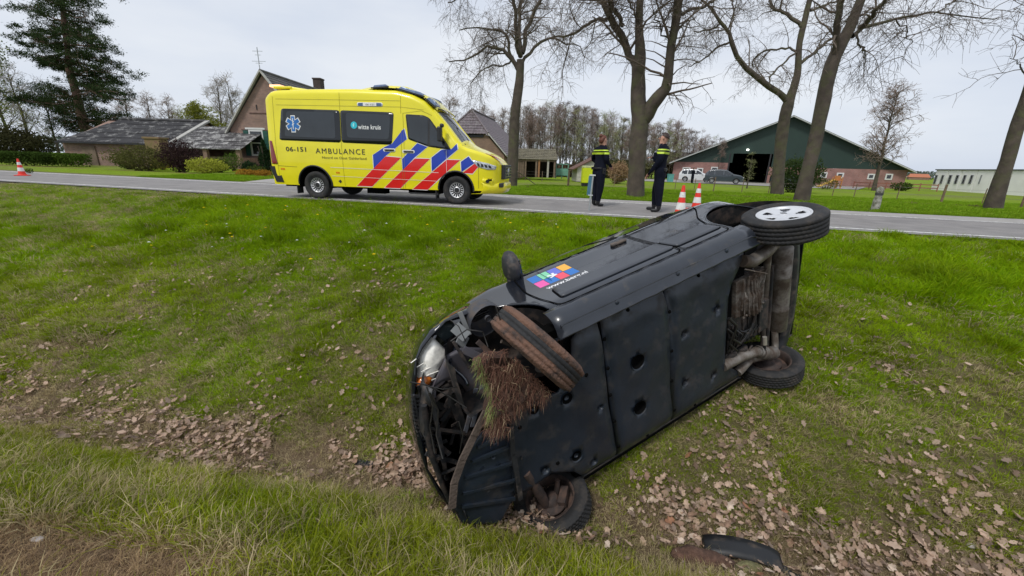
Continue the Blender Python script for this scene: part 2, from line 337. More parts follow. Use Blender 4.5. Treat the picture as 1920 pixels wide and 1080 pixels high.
def scatter(name, P, rot, scl, kind, tint, sources):
    n = len(P); me = bpy.data.meshes.new(name); me.vertices.add(n); me.vertices.foreach_set('co', np.asarray(P, 'f').reshape(-1))
    for nm, ty, dat in (('rot', 'FLOAT_VECTOR', rot), ('scl', 'FLOAT', scl), ('kindidx', 'INT', kind), ('tint', 'FLOAT_COLOR', tint)):
        at_ = me.attributes.new(nm, ty, 'POINT'); dat = np.asarray(dat)
        at_.data.foreach_set({'FLOAT_VECTOR': 'vector', 'FLOAT': 'value', 'INT': 'value', 'FLOAT_COLOR': 'color'}[ty], dat.reshape(-1).astype('i' if ty == 'INT' else 'f'))
    o = bpy.data.objects.new(name, me); COL.objects.link(o)
    ng = bpy.data.node_groups.new(name+'_scatter', 'GeometryNodeTree'); ng.interface.new_socket('Geometry', in_out='INPUT', socket_type='NodeSocketGeometry'); ng.interface.new_socket('Geometry', in_out='OUTPUT', socket_type='NodeSocketGeometry')
    N = ng.nodes; L = ng.links; gi = N.new('NodeGroupInput'); go = N.new('NodeGroupOutput'); ip = N.new('GeometryNodeInstanceOnPoints')
    mp_ = N.new('GeometryNodeMeshToPoints'); L.new(gi.outputs[0], mp_.inputs[0]); L.new(mp_.outputs[0], ip.inputs['Points'])
    j = N.new('GeometryNodeJoinGeometry')
    for s_ in reversed(sources):
        oi = N.new('GeometryNodeObjectInfo'); oi.inputs['Object'].default_value = s_; oi.inputs['As Instance'].default_value = True; L.new(oi.outputs['Geometry'], j.inputs[0])
    L.new(j.outputs[0], ip.inputs['Instance']); ip.inputs['Pick Instance'].default_value = True
    def na(nm, ty):
        a_ = N.new('GeometryNodeInputNamedAttribute'); a_.data_type = ty; a_.inputs['Name'].default_value = nm; return a_.outputs[0]
    L.new(na('kindidx', 'INT'), ip.inputs['Instance Index']); L.new(na('rot', 'FLOAT_VECTOR'), ip.inputs['Rotation']); L.new(na('scl', 'FLOAT'), ip.inputs['Scale']); L.new(ip.outputs[0], go.inputs[0])
    md = o.modifiers.new('scatter', 'NODES'); md.node_group = ng
    return tag(o, kind='stuff')
def inview(x, y, z, mg=60):
    q0 = x; P = np.stack([x, y, z-CAM_H], -1); zc = P@np.array(c_f); u = 960+F_PX*(P@np.array(c_r))/np.maximum(zc, .01); v = 540-F_PX*(P@np.array(c_u))/np.maximum(zc, .01)
    return (zc > .2) & (u > -mg*8) & (u < 1920+mg*8) & (v > -mg) & (v < 1080+mg*2.5)
gp = []
for (d0, d1, s0, s1, dens) in ((-8.7, -5.6, -14, 5, 1300), (-5.6, -2.8, -18, 8, 800), (-2.8, -.12, -23, 11, 560)):
    n = int((d1-d0)*(s1-s0)*dens); d = RNG.uniform(d0, d1, n); s_ = RNG.uniform(s0, s1, n); x, y = XY(d, s_); gp.append(np.stack([x, y], -1))
gp = np.concatenate(gp); x, y = gp[:, 0], gp[:, 1]; z = H(x, y); k = inview(x, y, z) & (np.hypot(x, y) > .55); x, y, z = x[k], y[k], z[k]
# thin out with distance along the view
dist = np.hypot(x, y); k = RNG.random(len(x)) < np.clip(4.2/dist, .25, 1)**.8; x, y, z = x[k], y[k], z[k]; dist = np.hypot(x, y)
lush, dry, bare = zones(x, y); D, S = DS(x, y)
k = RNG.random(len(x)) > bare*np.where(D < -7.2, 1.02, .80); x, y, z, lush, dry, bare, D, dist = [q[k] for q in (x, y, z, lush, dry, bare, D, dist)]
n = len(x); u = RNG.random(n); near = (D < -6.9)
isdry = RNG.random(n) < np.clip(dry*.55+bare*.7, 0, 1)
green = np.stack([.155+.11*u, .265+.10*u, .001+.004*RNG.random(n)], -1); olive = np.stack([.225+.10*u, .29+.09*u, .006+.010*u], -1); straw = np.stack([.40+.2*u, .32+.16*u, .17+.12*u], -1)
t = np.clip(lush*1.2-.1+RNG.normal(0, .15, n), 0, 1)[:, None]; tint = olive*(1-t)+green*t; tint[isdry] = straw[isdry]*.9
tint[near & ~isdry] *= np.array([.95, .76, 2.2]); tint *= (.62+.76*fbm(x*2.3+9, y*2.3, 5))[:, None]
kind = np.where(isdry, np.where(RNG.random(n) < .6, 3, 1), np.where(RNG.random(n) < .5, 1, 0)); kind = np.where(near & (RNG.random(n) < .30), 2, kind); kind = np.where((D > -3.2) & (D < -1.2) & ~isdry & (RNG.random(n) < .3), 2, kind)
scl = (.65+.6*RNG.random(n))*np.interp(D+dshift(x, D), [-7.9, -7.35, -6.9, -6.6, -5, -3, -1.2, -.3, 0], [1.1, .9, .55, .7, .8, .95, .95, .6, .35]); cl_ = np.clip((fbm(x*2.6+3, y*2.6+8, 2)-.60)*6, 0, 1)*(D > -6.2); scl = scl*(1+.75*cl_); tint = tint*(1-.22*cl_[:, None]); scl = scl*np.where((x < -8) & (D > -3.6), .6, 1)*np.clip(dist/6, 1, 1.5)
rot = np.stack([RNG.normal(0, .15, n), RNG.normal(0, .15, n), RNG.random(n)*6.28], -1)
scatter('grass', np.stack([x, y, z], -1), rot, scl, kind, np.concatenate([tint, np.ones((n, 1))], -1), TUFTS[:4])
print('grass tufts', n)
# grass beyond the road
n = 30000; d = ROAD_W+.12+RNG.random(n)**1.6*17; s_ = RNG.uniform(-26, 26, n); x, y = XY(d, s_); z = H(x, y); k = inview(x, y, z, 10) & ~((s_ > -20) & (s_ < -10.5)); x, y, z, d = x[k], y[k], z[k], d[k]; n = len(x); u = RNG.random(n)
tint = np.stack([.15+.09*u, .27+.08*u, .008+.012*u, np.ones(n)], -1); br = RNG.random(n) < np.exp(-((d-ROAD_W-5.2)/.9)**2)*.6*(fbm(x*1.5, y*1.5) > .45); tint[br, :3] = np.array([.2, .13, .08])*(.7+.6*u[br, None])
scatter('field_grass', np.stack([x, y, z], -1), np.stack([u*0, u*0, u*6.28], -1), (.6+.5*RNG.random(n))*np.interp(d, [5, 10, 20], [.7, .9, 1.0]), np.zeros(n, int), tint, [TUFTS[4], TUFTS[4]])
# oak leaves
def leafmesh(seed):
    r = random.Random(seed); L_ = .075; n = 7; c = []; vs = []; fs = []
    curl = r.uniform(-3, 5); bend = r.uniform(-2.5, 3.5)
    for i in range(n+1):
        t = i/n; w = L_*.27*math.sin(min(1, t*1.15+.05)*math.pi)**.8*(1.2 if i % 2 else .68) if 0 < i < n else .001
        yy = (t-.5)*L_; zc = bend*(yy**2); e1 = w*r.uniform(.85, 1.15); e2 = w*r.uniform(.85, 1.15)
        vs += [(-e1, yy, zc+curl*e1*e1*2.5+.003), (0, yy, zc), (e2, yy, zc+curl*e2*e2*2.5+.003)]
        if i: k = 3*(i-1); fs += [(k, k+1, k+4, k+3), (k+1, k+2, k+5, k+4)]
    return vs, fs
litter_m = leaf_mat('leaf_litter')
LV = [hidden('leaf_shape', *leafmesh(i), litter_m) for i in range(7)]
lp = []
def addl(n, d0, d1, x0, x1, clus=1.4):
    global lp
    d = RNG.uniform(d0, d1, n); s_ = RNG.uniform(x0-6.4, x1-6.0, n); x, y = XY(d, s_); x, y = XY(d-dshift(x, d), s_); k = RNG.random(n) < np.clip((fbm(x*1.6+5, y*1.6, 3)-.38)*4*clus, .03, 1); lp.append(np.stack([x, y], -1)[k])
addl(3800, -7.0, -6.2, -7, 6.5, 1.6); addl(1700, -6.4, -5.4, -7, 6.5, .7); addl(900, -6.9, -6.4, -1.5, 2, 5); addl(1500, -5.6, -3.6, -8, 1, .30); addl(900, -6.8, -6.2, .5, 4, 6)
addl(4200, -6.6, -4.2, .9, 6.5, .7); addl(500, -5.6, -4.2, -7, 1, .35); addl(800, -4.3, -2.6, 2.0, 8, .35); addl(260, -7.6, -6.9, -5, 3, .3); addl(200, -4.5, -2, -8, 2, .2)
nl0 = sum(len(q) for q in lp); addl(5200, -7.0, -6.1, -7, 6.5, 2.5); addl(1500, -6.4, -3.4, -7, 7, .45); addl(3200, -6.6, -4.4, .8, 7, .7)
lp = np.concatenate(lp); crumb = np.arange(len(lp)) >= nl0; x, y = lp[:, 0], lp[:, 1]; z = H(x, y)+.02+.045*RNG.random(len(x)); k = inview(x, y, z, 20) & (np.hypot(x, y) > .5); x, y, z = x[k], y[k], z[k]; crumb = crumb[k]; n = len(x)
e = .03; sx = (H(x+e, y, False)-H(x-e, y, False))/(2*e); sy = (H(x, y+e, False)-H(x, y-e, False))/(2*e)
D, S = DS(x, y); u = RNG.random(n); v_ = RNG.random(n); az = RNG.random(n)*6.28
tint = np.stack([.36+.28*u, .265+.22*u-.03*v_, .20+.19*u-.04*v_, np.ones(n)], -1); dk = RNG.random(n) < .40; tint[dk, :3] *= .5
scl = (.42+.80*RNG.random(n)**1.4)*np.where(crumb, .36, 1)
rots = []
for i in range(n):
    nrm = Vector((-sx[i]+RNG.normal(0, .45), -sy[i]+RNG.normal(0, .45), 1)).normalized(); q = Vector((0, 0, 1)).rotation_difference(nrm) @ Euler((0, 0, az[i])).to_quaternion(); rots.append(tuple(q.to_euler()))
rots = np.array(rots); px = np.hypot(np.hypot(x, y), z-CAM_H); order = np.argsort(px/scl); big = order[:300]; rest = order[300:]
LM = [pm('dry_leaf_'+nm, c, .8, var=.3, scale=30) for nm, c in (('tan', (.42, .30, .215)), ('brown', (.24, .15, .10)), ('pale', (.54, .43, .34)), ('rust', (.27, .13, .07)))]
LMESH = []
for i in range(7):
    for mt in LM:
        vs, fs = leafmesh(i); me = bpy.data.meshes.new('fallen_leaf'); me.from_pydata(vs, [], fs); me.materials.append(mt); LMESH.append(me)
for i in big:
    w = RNG.random(); mi = 0 if w < .42 else 1 if w < .72 else 2 if w < .9 else 3
    o = bpy.data.objects.new('fallen_leaf', LMESH[RNG.integers(7)*4+mi]); COL.objects.link(o); o.location = (x[i], y[i], z[i]); o.rotation_euler = rots[i]; o.scale = (scl[i],)*3; o.parent = ground
scatter('leaf_litter', np.stack([x, y, z], -1)[rest], rots[rest], scl[rest], RNG.integers(0, 7, len(rest)), tint[rest], LV)
print('leaves', n)
# bits of straw and root on the bare soil
n = 2600; a = RNG.random(n)*6.28; q = np.sqrt(RNG.random(n))*1.1; x = BP_.x+.85*q*np.cos(a); y = BP_.y-.06+.3*q*np.sin(a); z = H(x, y); u = RNG.random(n); tint = np.stack([.22+.25*u, .14+.19*u, .09+.10*u, np.ones(n)], -1)
scatter('straw_bits', np.stack([x, y, z], -1), np.stack([RNG.normal(0, .3, n), RNG.normal(0, .3, n), u*6.28], -1), .25+.45*RNG.random(n), np.zeros(n, int), tint, [TUFTS[3], TUFTS[3]])
# dandelions and daisies in the verge
fm = leaf_mat('flower_head'); fvs = [(math.cos(a)*.018, math.sin(a)*.018, .09) for a in np.linspace(0, 5.5, 8)]+[(0, 0, .1)]; FL = hidden('flower_head', fvs, [(i, (i+1) % 8, 8) for i in range(8)], fm)
n = 60; d = RNG.uniform(-4.2, -1.2, n); s_ = RNG.uniform(-13, -4, n); x, y = XY(d, s_); z = H(x, y); w = RNG.random(n) < .75
tint = np.where(w[:, None], np.array([[.75, .50, .01, 1]]), np.array([[.7, .7, .62, 1]]))
tag(scatter('wild_flowers', np.stack([x, y, z], -1), np.zeros((n, 3)), .9+.8*RNG.random(n), np.zeros(n, int), tint, [FL, FL]), 'scattered yellow dandelions and white daisies in the verge grass', 'flowers')
# ================================================================ vehicle shells
class Shell:
    """body surface: side y = half - inset(x, z); roof at top(x); bottom at bot(x)"""
    def __init__(s, xs, top, bot, half, inset, rc=.12, ns=20, nc=4, nr=8, crown=.03, zrows=None):
        s.xs = list(xs); s.top = top; s.bot = bot; s.half = half; s.inset = inset; s.rc = rc; s.ns = ns; s.nc = nc; s.nr = nr; s.crown = crown; s.zrows = zrows
    def y(s, x, z): return s.half-s.inset(x, z)
    def section(s, x):
        zt, zb = s.top(x), s.bot(x); rc = min(s.rc, (zt-zb)*.4) if not callable(s.rc) else s.rc(x); out = []
        for i in range(s.ns+1):
            z = zb+(zt-rc-zb)*i/s.ns; out.append((s.y(x, z), z, 'side'))
        y0 = s.y(x, zt-rc); yc = y0-rc
        for i in range(1, s.nc+1):
            a = math.pi/2*i/s.nc; out.append((yc+rc*math.cos(a), zt-rc+rc*math.sin(a), 'corner'))
        for i in range(1, s.nr//2+1):
            y = yc*(1-i/(s.nr/2)); cr_ = s.crown(x) if callable(s.crown) else s.crown; out.append((y, zt+cr_*(1-(y/yc)**2), 'roof'))
        return out+[(-p[0], p[1], p[2]) for p in out[-2::-1]]
    def mesh(s, matfn, arches=(), skip=None, warp=None, capfront=None, caprear=None):
        mb = MB(); secs = [s.section(x) for x in s.xs]; m = len(secs[0]); P = []
        for x, sec in zip(s.xs, secs):
            for (y, z, t) in sec:
                q = Vector((x, y, z))
                for (ax, az, ar) in arches:
                    dx, dz = x-ax, z-az; d = math.hypot(dx, dz)
                    if t == 'side' and 1e-6 < d < ar and abs(y) > .5: q.x = ax+dx/d*ar; q.z = az+dz/d*ar; q.y = math.copysign(s.y(q.x, q.z), y)
                P.append(q)
        fs = []; ms = []
        for i in range(len(s.xs)-1):
            for j in range(m-1):
                idx = (i*m+j, (i+1)*m+j, (i+1)*m+j+1, i*m+j+1); t = secs[i][j][2] if secs[i][j+1][2] == secs[i][j][2] else 'corner'
                xm = (s.xs[i]+s.xs[i+1])/2; o = [(s.xs[i+di], secs[i+di][j+dj][1]) for di in (0, 1) for dj in (0, 1)]
                if t == 'side' and any(all(math.hypot(a-ax, b-az) < ar for a, b in o) for ax, az, ar in arches): continue
                zm = sum(b for a, b in o)/4; ym = (secs[i][j][0]+secs[i][j+1][0])/2
                if skip and skip(xm, ym, zm, t): continue
                fs.append(idx); ms.append(matfn(xm, ym, zm, t))
        if warp: P = [warp(p) for p in P]
        mb.add(P, fs, ms, True)
        if capfront is not None: b = (len(s.xs)-1)*m; mb.add(P[b:b+m], [tuple(range(m))], capfront)
        if caprear is not None: mb.add(P[:m], [tuple(range(m))[::-1]], caprear)
        return mb
    def decal(s, poly, off=.003, side=1, mb=None, m=0, step=.06, solid=False):
        """flat shape (x, z) laid on the side"""
        bm = bmesh.new(); f = bm.faces.new([bm.verts.new((p[0], 0, p[1])) for p in poly])
        s._cut(bm, step); mb = mb or MB(); s._lay(bm, off, side, mb, m); bm.free(); return mb
    def _cut(s, bm, step):
        xs = [v.co.x for v in bm.verts]; zs = [v.co.z for v in bm.verts]
        for ax, lo, hi in ((0, min(xs), max(xs)), (2, min(zs), max(zs))):
            k = math.ceil(lo/step)*step
            while k < hi:
                no = [0, 0, 0]; no[ax] = 1; co = [0, 0, 0]; co[ax] = k
                bmesh.ops.bisect_plane(bm, geom=bm.verts[:]+bm.edges[:]+bm.faces[:], plane_co=co, plane_no=no); k += step
    def _lay(s, bm, off, side, mb, m):
        vi = {v: i for i, v in enumerate(bm.verts)}; vs = [(v.co.x, side*(s.y(v.co.x, v.co.z)+off), v.co.z) for v in bm.verts]
        fs = [tuple(vi[v] for v in f.verts) for f in bm.faces]
        out = []
        for f in fs:
            a, b, c = [Vector(vs[k]) for k in f[:3]]; out.append(f if (b-a).cross(c-a).y*side > 0 else f[::-1])
        mb.add(vs, out, m, True)
    def text(s, txt, x, z, size, off=.004, side=1, bold=0., width=None, flip=1, mb=None, m=0, space=1.0):
        """flip=1: text runs towards +x"""
        vs, fs = text2d(txt, size, bold, space=space); w = max(v[0] for v in vs)-min(v[0] for v in vs); k = (width/w) if width else 1
        mb = mb or MB(); Q = [(x+flip*v[0]*k, z+v[1]) for v in vs]; mb.add([(q[0], side*(s.y(*q)+off), q[1]) for q in Q], fs, m); return mb
def interp(pts):
    xs = [p[0] for p in pts]; ys = [p[1] for p in pts]; return lambda x: float(np.interp(x, xs, ys))
def smoothi(pts):
    f = interp(pts); return lambda x: (f(x-.06)+f(x-.03)+f(x)+f(x+.03)+f(x+.06))/5
def roundrect(x0, z0, x1, z1, r, n=4, skew=0):
    out = []
    for cx, cz, a0 in ((x1-r, z1-r, 0), (x0+r, z1-r, 90), (x0+r, z0+r, 180), (x1-r, z0+r, 270)):
        for i in range(n+1): a = R(a0+90*i/n); out.append((cx+r*math.cos(a)+skew*(cz+r*math.sin(a)-z0), cz+r*math.sin(a)))
    return out
def roundpoly(P, r, n=3):
    out = []; k = len(P)
    for i in range(k):
        a, b, c = Vector(P[i-1]), Vector(P[i]), Vector(P[(i+1) % k]); u = (a-b); v = (c-b); rr = min(r, u.length*.45, v.length*.45); u.normalize(); v.normalize(); p0 = b+u*rr; p2 = b+v*rr
        for j in range(n+1): t = j/n; q = p0*(1-t)**2+b*2*t*(1-t)+p2*t*t; out.append((q.x, q.y))
    return out
def plate(poly, holes=(), z=0., thick=.01, step=.06, disp=None, mb=None, m=0, swap=None):
    """flat plate with round holes; holes: (x, y, rx, ry)"""
    mb = mb or MB(); V = [Vector(p) for p in poly]; E_ = [(i, (i+1) % len(poly)) for i in range(len(poly))]
    for hx, hy, rx, ry in holes:
        b = len(V); V += [Vector((hx+rx*math.cos(2*math.pi*i/16), hy+ry*math.sin(2*math.pi*i/16))) for i in range(16)]; E_ += [(b+i, b+(i+1) % 16) for i in range(16)]
    def inside(p):
        c = False; n = len(poly)
        for i in range(n):
            x1, y1 = poly[i]; x2, y2 = poly[i-1]
            if (y1 > p[1]) != (y2 > p[1]) and p[0] < (x2-x1)*(p[1]-y1)/(y2-y1)+x1: c = not c
        return c and all(((p[0]-h[0])/h[2])**2+((p[1]-h[1])/h[3])**2 > 1 for h in holes)
    xs = [p[0] for p in poly]; ys = [p[1] for p in poly]
    for x in np.arange(min(xs), max(xs), step):
        for y in np.arange(min(ys), max(ys), step):
            q = (x+step*.3, y+step*.3)
            if inside(q): V.append(Vector(q))
    vo, eo, fo, _, _, _ = delaunay_2d_cdt(V, E_, [], 0, 1e-5)
    fs = [f for f in fo if inside(sum((vo[i] for i in f), Vector((0, 0)))/len(f))]
    d = disp or (lambda x, y: 0.); top = [(v.x, v.y, z+d(v.x, v.y)) for v in vo]; n = len(top); cnt = {}
    for f in fs:
        for i in range(len(f)): e = (f[i], f[(i+1) % len(f)]); cnt[e] = 1
    mb.add(top, fs, m, True); mb.add([(a, b, c+thick) for a, b, c in top], [f[::-1] for f in fs], m)
    side = [(a, b) for a, b in cnt if (b, a) not in cnt]; base = len(mb.v)-2*n
    for a, b in side: mb.f.append((base+b, base+a, base+n+a, base+n+b)); mb.m.append(m); mb.s.append(False)
    return mb

# ---- wheel: axis +y outwards, centre at origin
def tyre_mb(r, rim, w, mud=False, blocks=56):  # material 1 = the bare running band
    mb = MB(); h = w/2; prof = [(rim-.004, -h*.72), (rim+.012, -h*.86), ((r+rim)/2, -h*1.02), (r-.035, -h*.98), (r-.010, -h*.82)]
    gro = []
    for k in range(5):
        a, b = -h*.80+k*h*.33, -h*.80+k*h*.33+h*.25; gro += [(r, a), (r, b), (r-.009, b+.002), (r-.009, b+h*.08-.002)]
    prof += gro[:-2]+[(r-.010, h*.82), (r-.035, h*.98), ((r+rim)/2, h*1.02), (rim+.012, h*.86), (rim-.004, h*.72)]
    n = blocks*2; ms = []
    for i in range(len(prof)-1): ms += [1 if -h*.02 < (prof[i][1]+prof[i+1][1])/2 < h*.46 and prof[i][0] > r-.02 else 0]*n
    mb.lathe(prof, axis=(0, 1, 0), n=n, m=ms)
    vs = mb.v; m_ = len(prof); new = []
    for i, (x, y, z) in enumerate(vs):
        row, col = divmod(i, n); rr = math.hypot(x, z)
        if rr > r-.002 and (col+(row//4) % 2) % 2 == 0 and (abs(y) > h*.4 or not mud): k = (rr-.007)/rr; x *= k; z *= k
        new.append((x, y, z))
    mb.v = new; return mb
def wheel(parent, c, axis, r, rim, w, tm, rm, dm, cover='five', label=None, toward=None, hubm=None):
    """wheel > tyre, rim, brake"""
    ax = Vector(axis).normalized(); q = Vector((0, 1, 0)).rotation_difference(ax); e = bpy.data.objects.new('wheel', None); COL.objects.link(e); e.parent = parent; e.location = c; e.rotation_mode = 'QUATERNION'; e.rotation_quaternion = q; e.empty_display_size = .1
    if label: e['label'] = label
    tyre_mb(r, rim, w).build('tyre', [tm, MATS.get('tyre_rubber', tm)], e)
    h = w/2; mb = MB(); mb.lathe([(rim, -h*.8), (rim-.012, -h*.8), (rim-.02, -h*.5), (rim-.03, 0), (rim-.02, h*.5), (rim-.012, h*.74), (rim, h*.80)], axis=(0, 1, 0), n=40)
    if cover == 'five':   # closed silver cover with five slots
        nr_, na = 9, 60; rr = [rim*.97*(i/nr_) for i in range(nr_+1)]; vs = []; fs = []
        for i, q_ in enumerate(rr):
            yy = h*.78-.018*(1-q_/rim)**1.2*(q_ > .12*rim)+(-.004 if q_ > rim*.93 else 0)+(.004 if q_ < rim*.2 else 0)
            for j in range(na): a = 2*math.pi*j/na; vs.append((q_*math.cos(a), yy, q_*math.sin(a)))
        for i in range(nr_):
            for j in range(na):
                if i in (4, 5, 6) and (j % 12) in (0, 1, 2, 3, 11) and not (i == 4 and (j % 12) in (3, 11)): continue
                fs.append((i*na+j, (i+1)*na+j, (i+1)*na+(j+1) % na, i*na+(j+1) % na)[::-1])
        mb.add(vs, fs, 0, True); mb.build('hubcap', rm, e, solid=.006)
        l = MB(); s_ = .022; l.add([(0, h*.78+.008, s_*1.3), (s_*.8, h*.78+.008, 0), (0, h*.78+.008, -s_*1.3), (-s_*.8, h*.78+.008, 0), (0, h*.78+.006, s_*.6), (s_*.35, h*.78+.006, 0), (0, h*.78+.006, -s_*.6), (-s_*.35, h*.78+.006, 0)], [(0, 1, 5, 4), (1, 2, 6, 5), (2, 3, 7, 6), (3, 0, 4, 7)]); l.build('badge', dm, e, solid=.004)
    elif cover == 'steel':  # black steel rim with chrome slotted ring
        nr_, na = 10, 64; vs = []; fs = []; ms = []
        for i in range(nr_+1):
            q_ = rim*.97*i/nr_; yy = h*(.62 if i > 8 else .30+.25*abs(i-5)/5 if i > 3 else .55)
            for j in range(na): a = 2*math.pi*j/na; vs.append((q_*math.cos(a), yy, q_*math.sin(a)))
        for i in range(nr_):
            for j in range(na):
                if i in (5, 6, 7) and (j % 4) in (0, 1): continue
                fs.append((i*na+j, (i+1)*na+j, (i+1)*na+(j+1) % na, i*na+(j+1) % na)[::-1]); ms.append(1 if i >= 5 and i < 9 or i == 3 else 0)
        mb.add(vs, fs, ms, True); mb.build('rim', [dm, rm], e, solid=.004)
    elif cover == 'spokes':
        for k in range(10): a = math.pi*2*k/10; mb.bar((0, h*.6, 0), (rim*.95*math.cos(a), h*.7, rim*.95*math.sin(a)), rim*.13, .02, up=(0, 1, 0))
        mb.lathe([(0, h*.75), (rim*.22, h*.72), (rim*.22, h*.3)], axis=(0, 1, 0), n=16); mb.build('rim', rm, e)
    elif cover == 'back':  # steel rim seen from inside the car
        mb.lathe([(.03, h*.3), (rim*.55, h*.35), (rim*.6, h*.15), (rim*.95, h*.2)], axis=(0, 1, 0), n=40); mb.lathe([(rim*.97, h*.4), (rim*.93, -h*.5), (rim, -h*.8)], axis=(0, 1, 0), n=40); mb.build('rim', rm, e)
        b = MB(); b.lathe([(0, -.02), (rim*.62, -.02), (rim*.62, .0), (0, .0)], axis=(0, 1, 0), n=32); b.lathe([(0, -.07), (.05, -.07), (.065, -.02)], axis=(0, 1, 0), n=16); b.box((rim*.5, -.03, .03), (.06, .06, .14)); b.build('brake_disc', dm, e)
    d = MB(); d.lathe([(0, h*.12), (rim*.96, h*.12)], axis=(0, 1, 0), n=24)
    if cover != 'back': d.build('rim_back', MATS['black_void'], e)
    return e
pm('black_void', (.004, .004, .004), .9, spec=.05)
rubber = pm('tyre_rubber', (.018, .018, .019), .78, bump=.2, bscale=60, dirt=((.06, .05, .042), .28, 9))
rubber_mud = pm('muddy_tyre_rubber', (.035, .028, .025), .85, bump=.9, bscale=40, dirt=((.155, .082, .054), .62, 9))

# ================================================================ the wreck
CT = Vector((1.32799432, 2.68913624, -.4542529))
CR = Matrix(((-.85884705, -.23066223, -.45735837), (-.4380541, -.13205431, .88919641), (-.26550017, .96403143, .01237192)))
M4 = CR.to_4x4(); M4.translation = CT
def carpt(px, py, z=None, y=None, x=None):
    """photo pixel -> point on a plane of the car"""
    v = CR.transposed() @ ray(px, py); o = CR.transposed() @ (CO-CT)
    t = (z-o.z)/v.z if z is not None else (y-o.y)/v.y if y is not None else (x-o.x)/v.x
    return o+v*t
wreck = thing('overturned_car', 'dark blue-black five-door hatchback lying on its side in the ditch with a smashed nose', 'car', mat=M4)
paint = pm('car_paint', (.007, .009, .014), .07, var=.1, coat=.6, spec=.5, dirt=((.10, .085, .07), .03, 3.5))
plast = pm('underbody_plastic', (.019, .026, .037), .34, spec=.45, var=.14, scale=3.5, bump=.18, bscale=9, dirt=((.040, .036, .034), .24, 6))
plast2 = pm('bumper_plastic', (.022, .023, .026), .5, var=.25, bump=.2, bscale=25, dirt=((.13, .10, .08), .25, 9))
trimm = pm('side_trim_plastic', (.055, .060, .070), .38, var=.12, scale=2)
void = MATS['black_void']; darkm = pm('engine_bay_black', (.012, .012, .013), .7, var=.3, dirt=((.07, .05, .04), .35, 12))
alu = pm('cast_aluminium', (.20, .185, .17), .55, metal=.6, var=.3, scale=14, bump=.6, bscale=30, dirt=((.09, .065, .05), .5, 9))
steel = pm('dirty_steel', (.24, .215, .19), .5, metal=.55, var=.25, scale=5, bump=.2, bscale=18, dirt=((.12, .09, .07), .45, 6))
rust = pm('rusty_steel', (.045, .032, .028), .8, var=.3, scale=20, dirt=((.10, .06, .045), .35, 12))
greyp = pm('grey_shroud_plastic', (.085, .080, .095), .5, var=.15, dirt=((.10, .075, .06), .25, 8))
glassd = pm('dark_window_glass', (.010, .014, .015), .04, var=.05, spec=.9, coat=.3)
wtop = smoothi([(-1.78, .75), (-1.74, 1.12), (-1.62, 1.36), (-1.3, 1.50), (-.8, 1.545), (-.2, 1.55), (.2, 1.52), (.45, 1.40), (.75, 1.18), (1.02, 1.02), (1.3, .96), (1.6, .88), (1.78, .74), (1.86, .62)])
def wbot(x): return .17 if -1.0 < x < .95 else .17+.10*min(1, (abs(x+.02)-.97)/.4) if x < 0 else .17+.16*min(1, (x-.95)/.5)
def winset(x, z):
    i = 0.
    if z > .93: i += (z-.93)*.36
    if z < .40: i += ((.40-z)/.23)**2*.075
    i += .012*math.cos((z-.62)*6) if z < .93 else 0
    if x > 1.0: i += .55*((x-1.0)/.87)**2.6*.62
    if x < -1.2: i += .20*((-1.2-x)/.58)**2.2
    return i
xs_ = sorted(set([round(v, 3) for v in np.concatenate([np.arange(-1.78, 1.87, .052), [1.86, -1.76]])]))
W = Shell(xs_, wtop, wbot, .823, winset, rc=.10, ns=26, nc=4, nr=10, crown=.02)
ARCH = [(1.235, .30, .365), (-1.28, .36, .42)]
def wmat(x, y, z, t):
    belt = .955+.06*(x < -.2)*(-.2-x)
    if y < -.5 and z < .6: return 3
    if t == 'side' and z > belt and -1.35 < x < .78 and z < wtop(x)-.14 and not (-.34 < x < -.24): return 1
    if t == 'roof' and .22 < x < .95: return 1
    if t in ('side', 'corner') and z > belt and -.34 < x < -.24: return 2
    return 0
def wwarp(p):
    # crushed nose: pushed back and sideways, rumpled skin
    k = max(0, min(1, (p.x-1.15)/.6)); q = p.copy()
    if q.y < -.6: q.y = -.6-(abs(q.y)-.6)*(.30+.5*max(0, min(1, (q.z-.25)/.5)));
    q.x -= .05*k*(1+math.sin(p.z*17+p.y*5)*.6); q.y += .03*k*math.sin(p.x*21+p.z*9); q.z += .035*k*math.sin(p.y*11+p.x*13)
    if q.y < -.55 and q.z < .36: q.z = .36-(.36-q.z)*.55
    return q
mb = W.mesh(wmat, ARCH, skip=lambda x, y, z, t: x > 1.30 and z < .50-.25*0 and t == 'side' or (x > 1.5 and t == 'side' and y > 0 and z < .62), warp=wwarp, caprear=0)
body = mb.build('body_shell', [paint, glassd, void, pm('scraped_muddy_paint', (.03, .03, .033), .7, var=.3, dirt=((.10, .08, .062), .5, 6))], wreck, solid=.012)
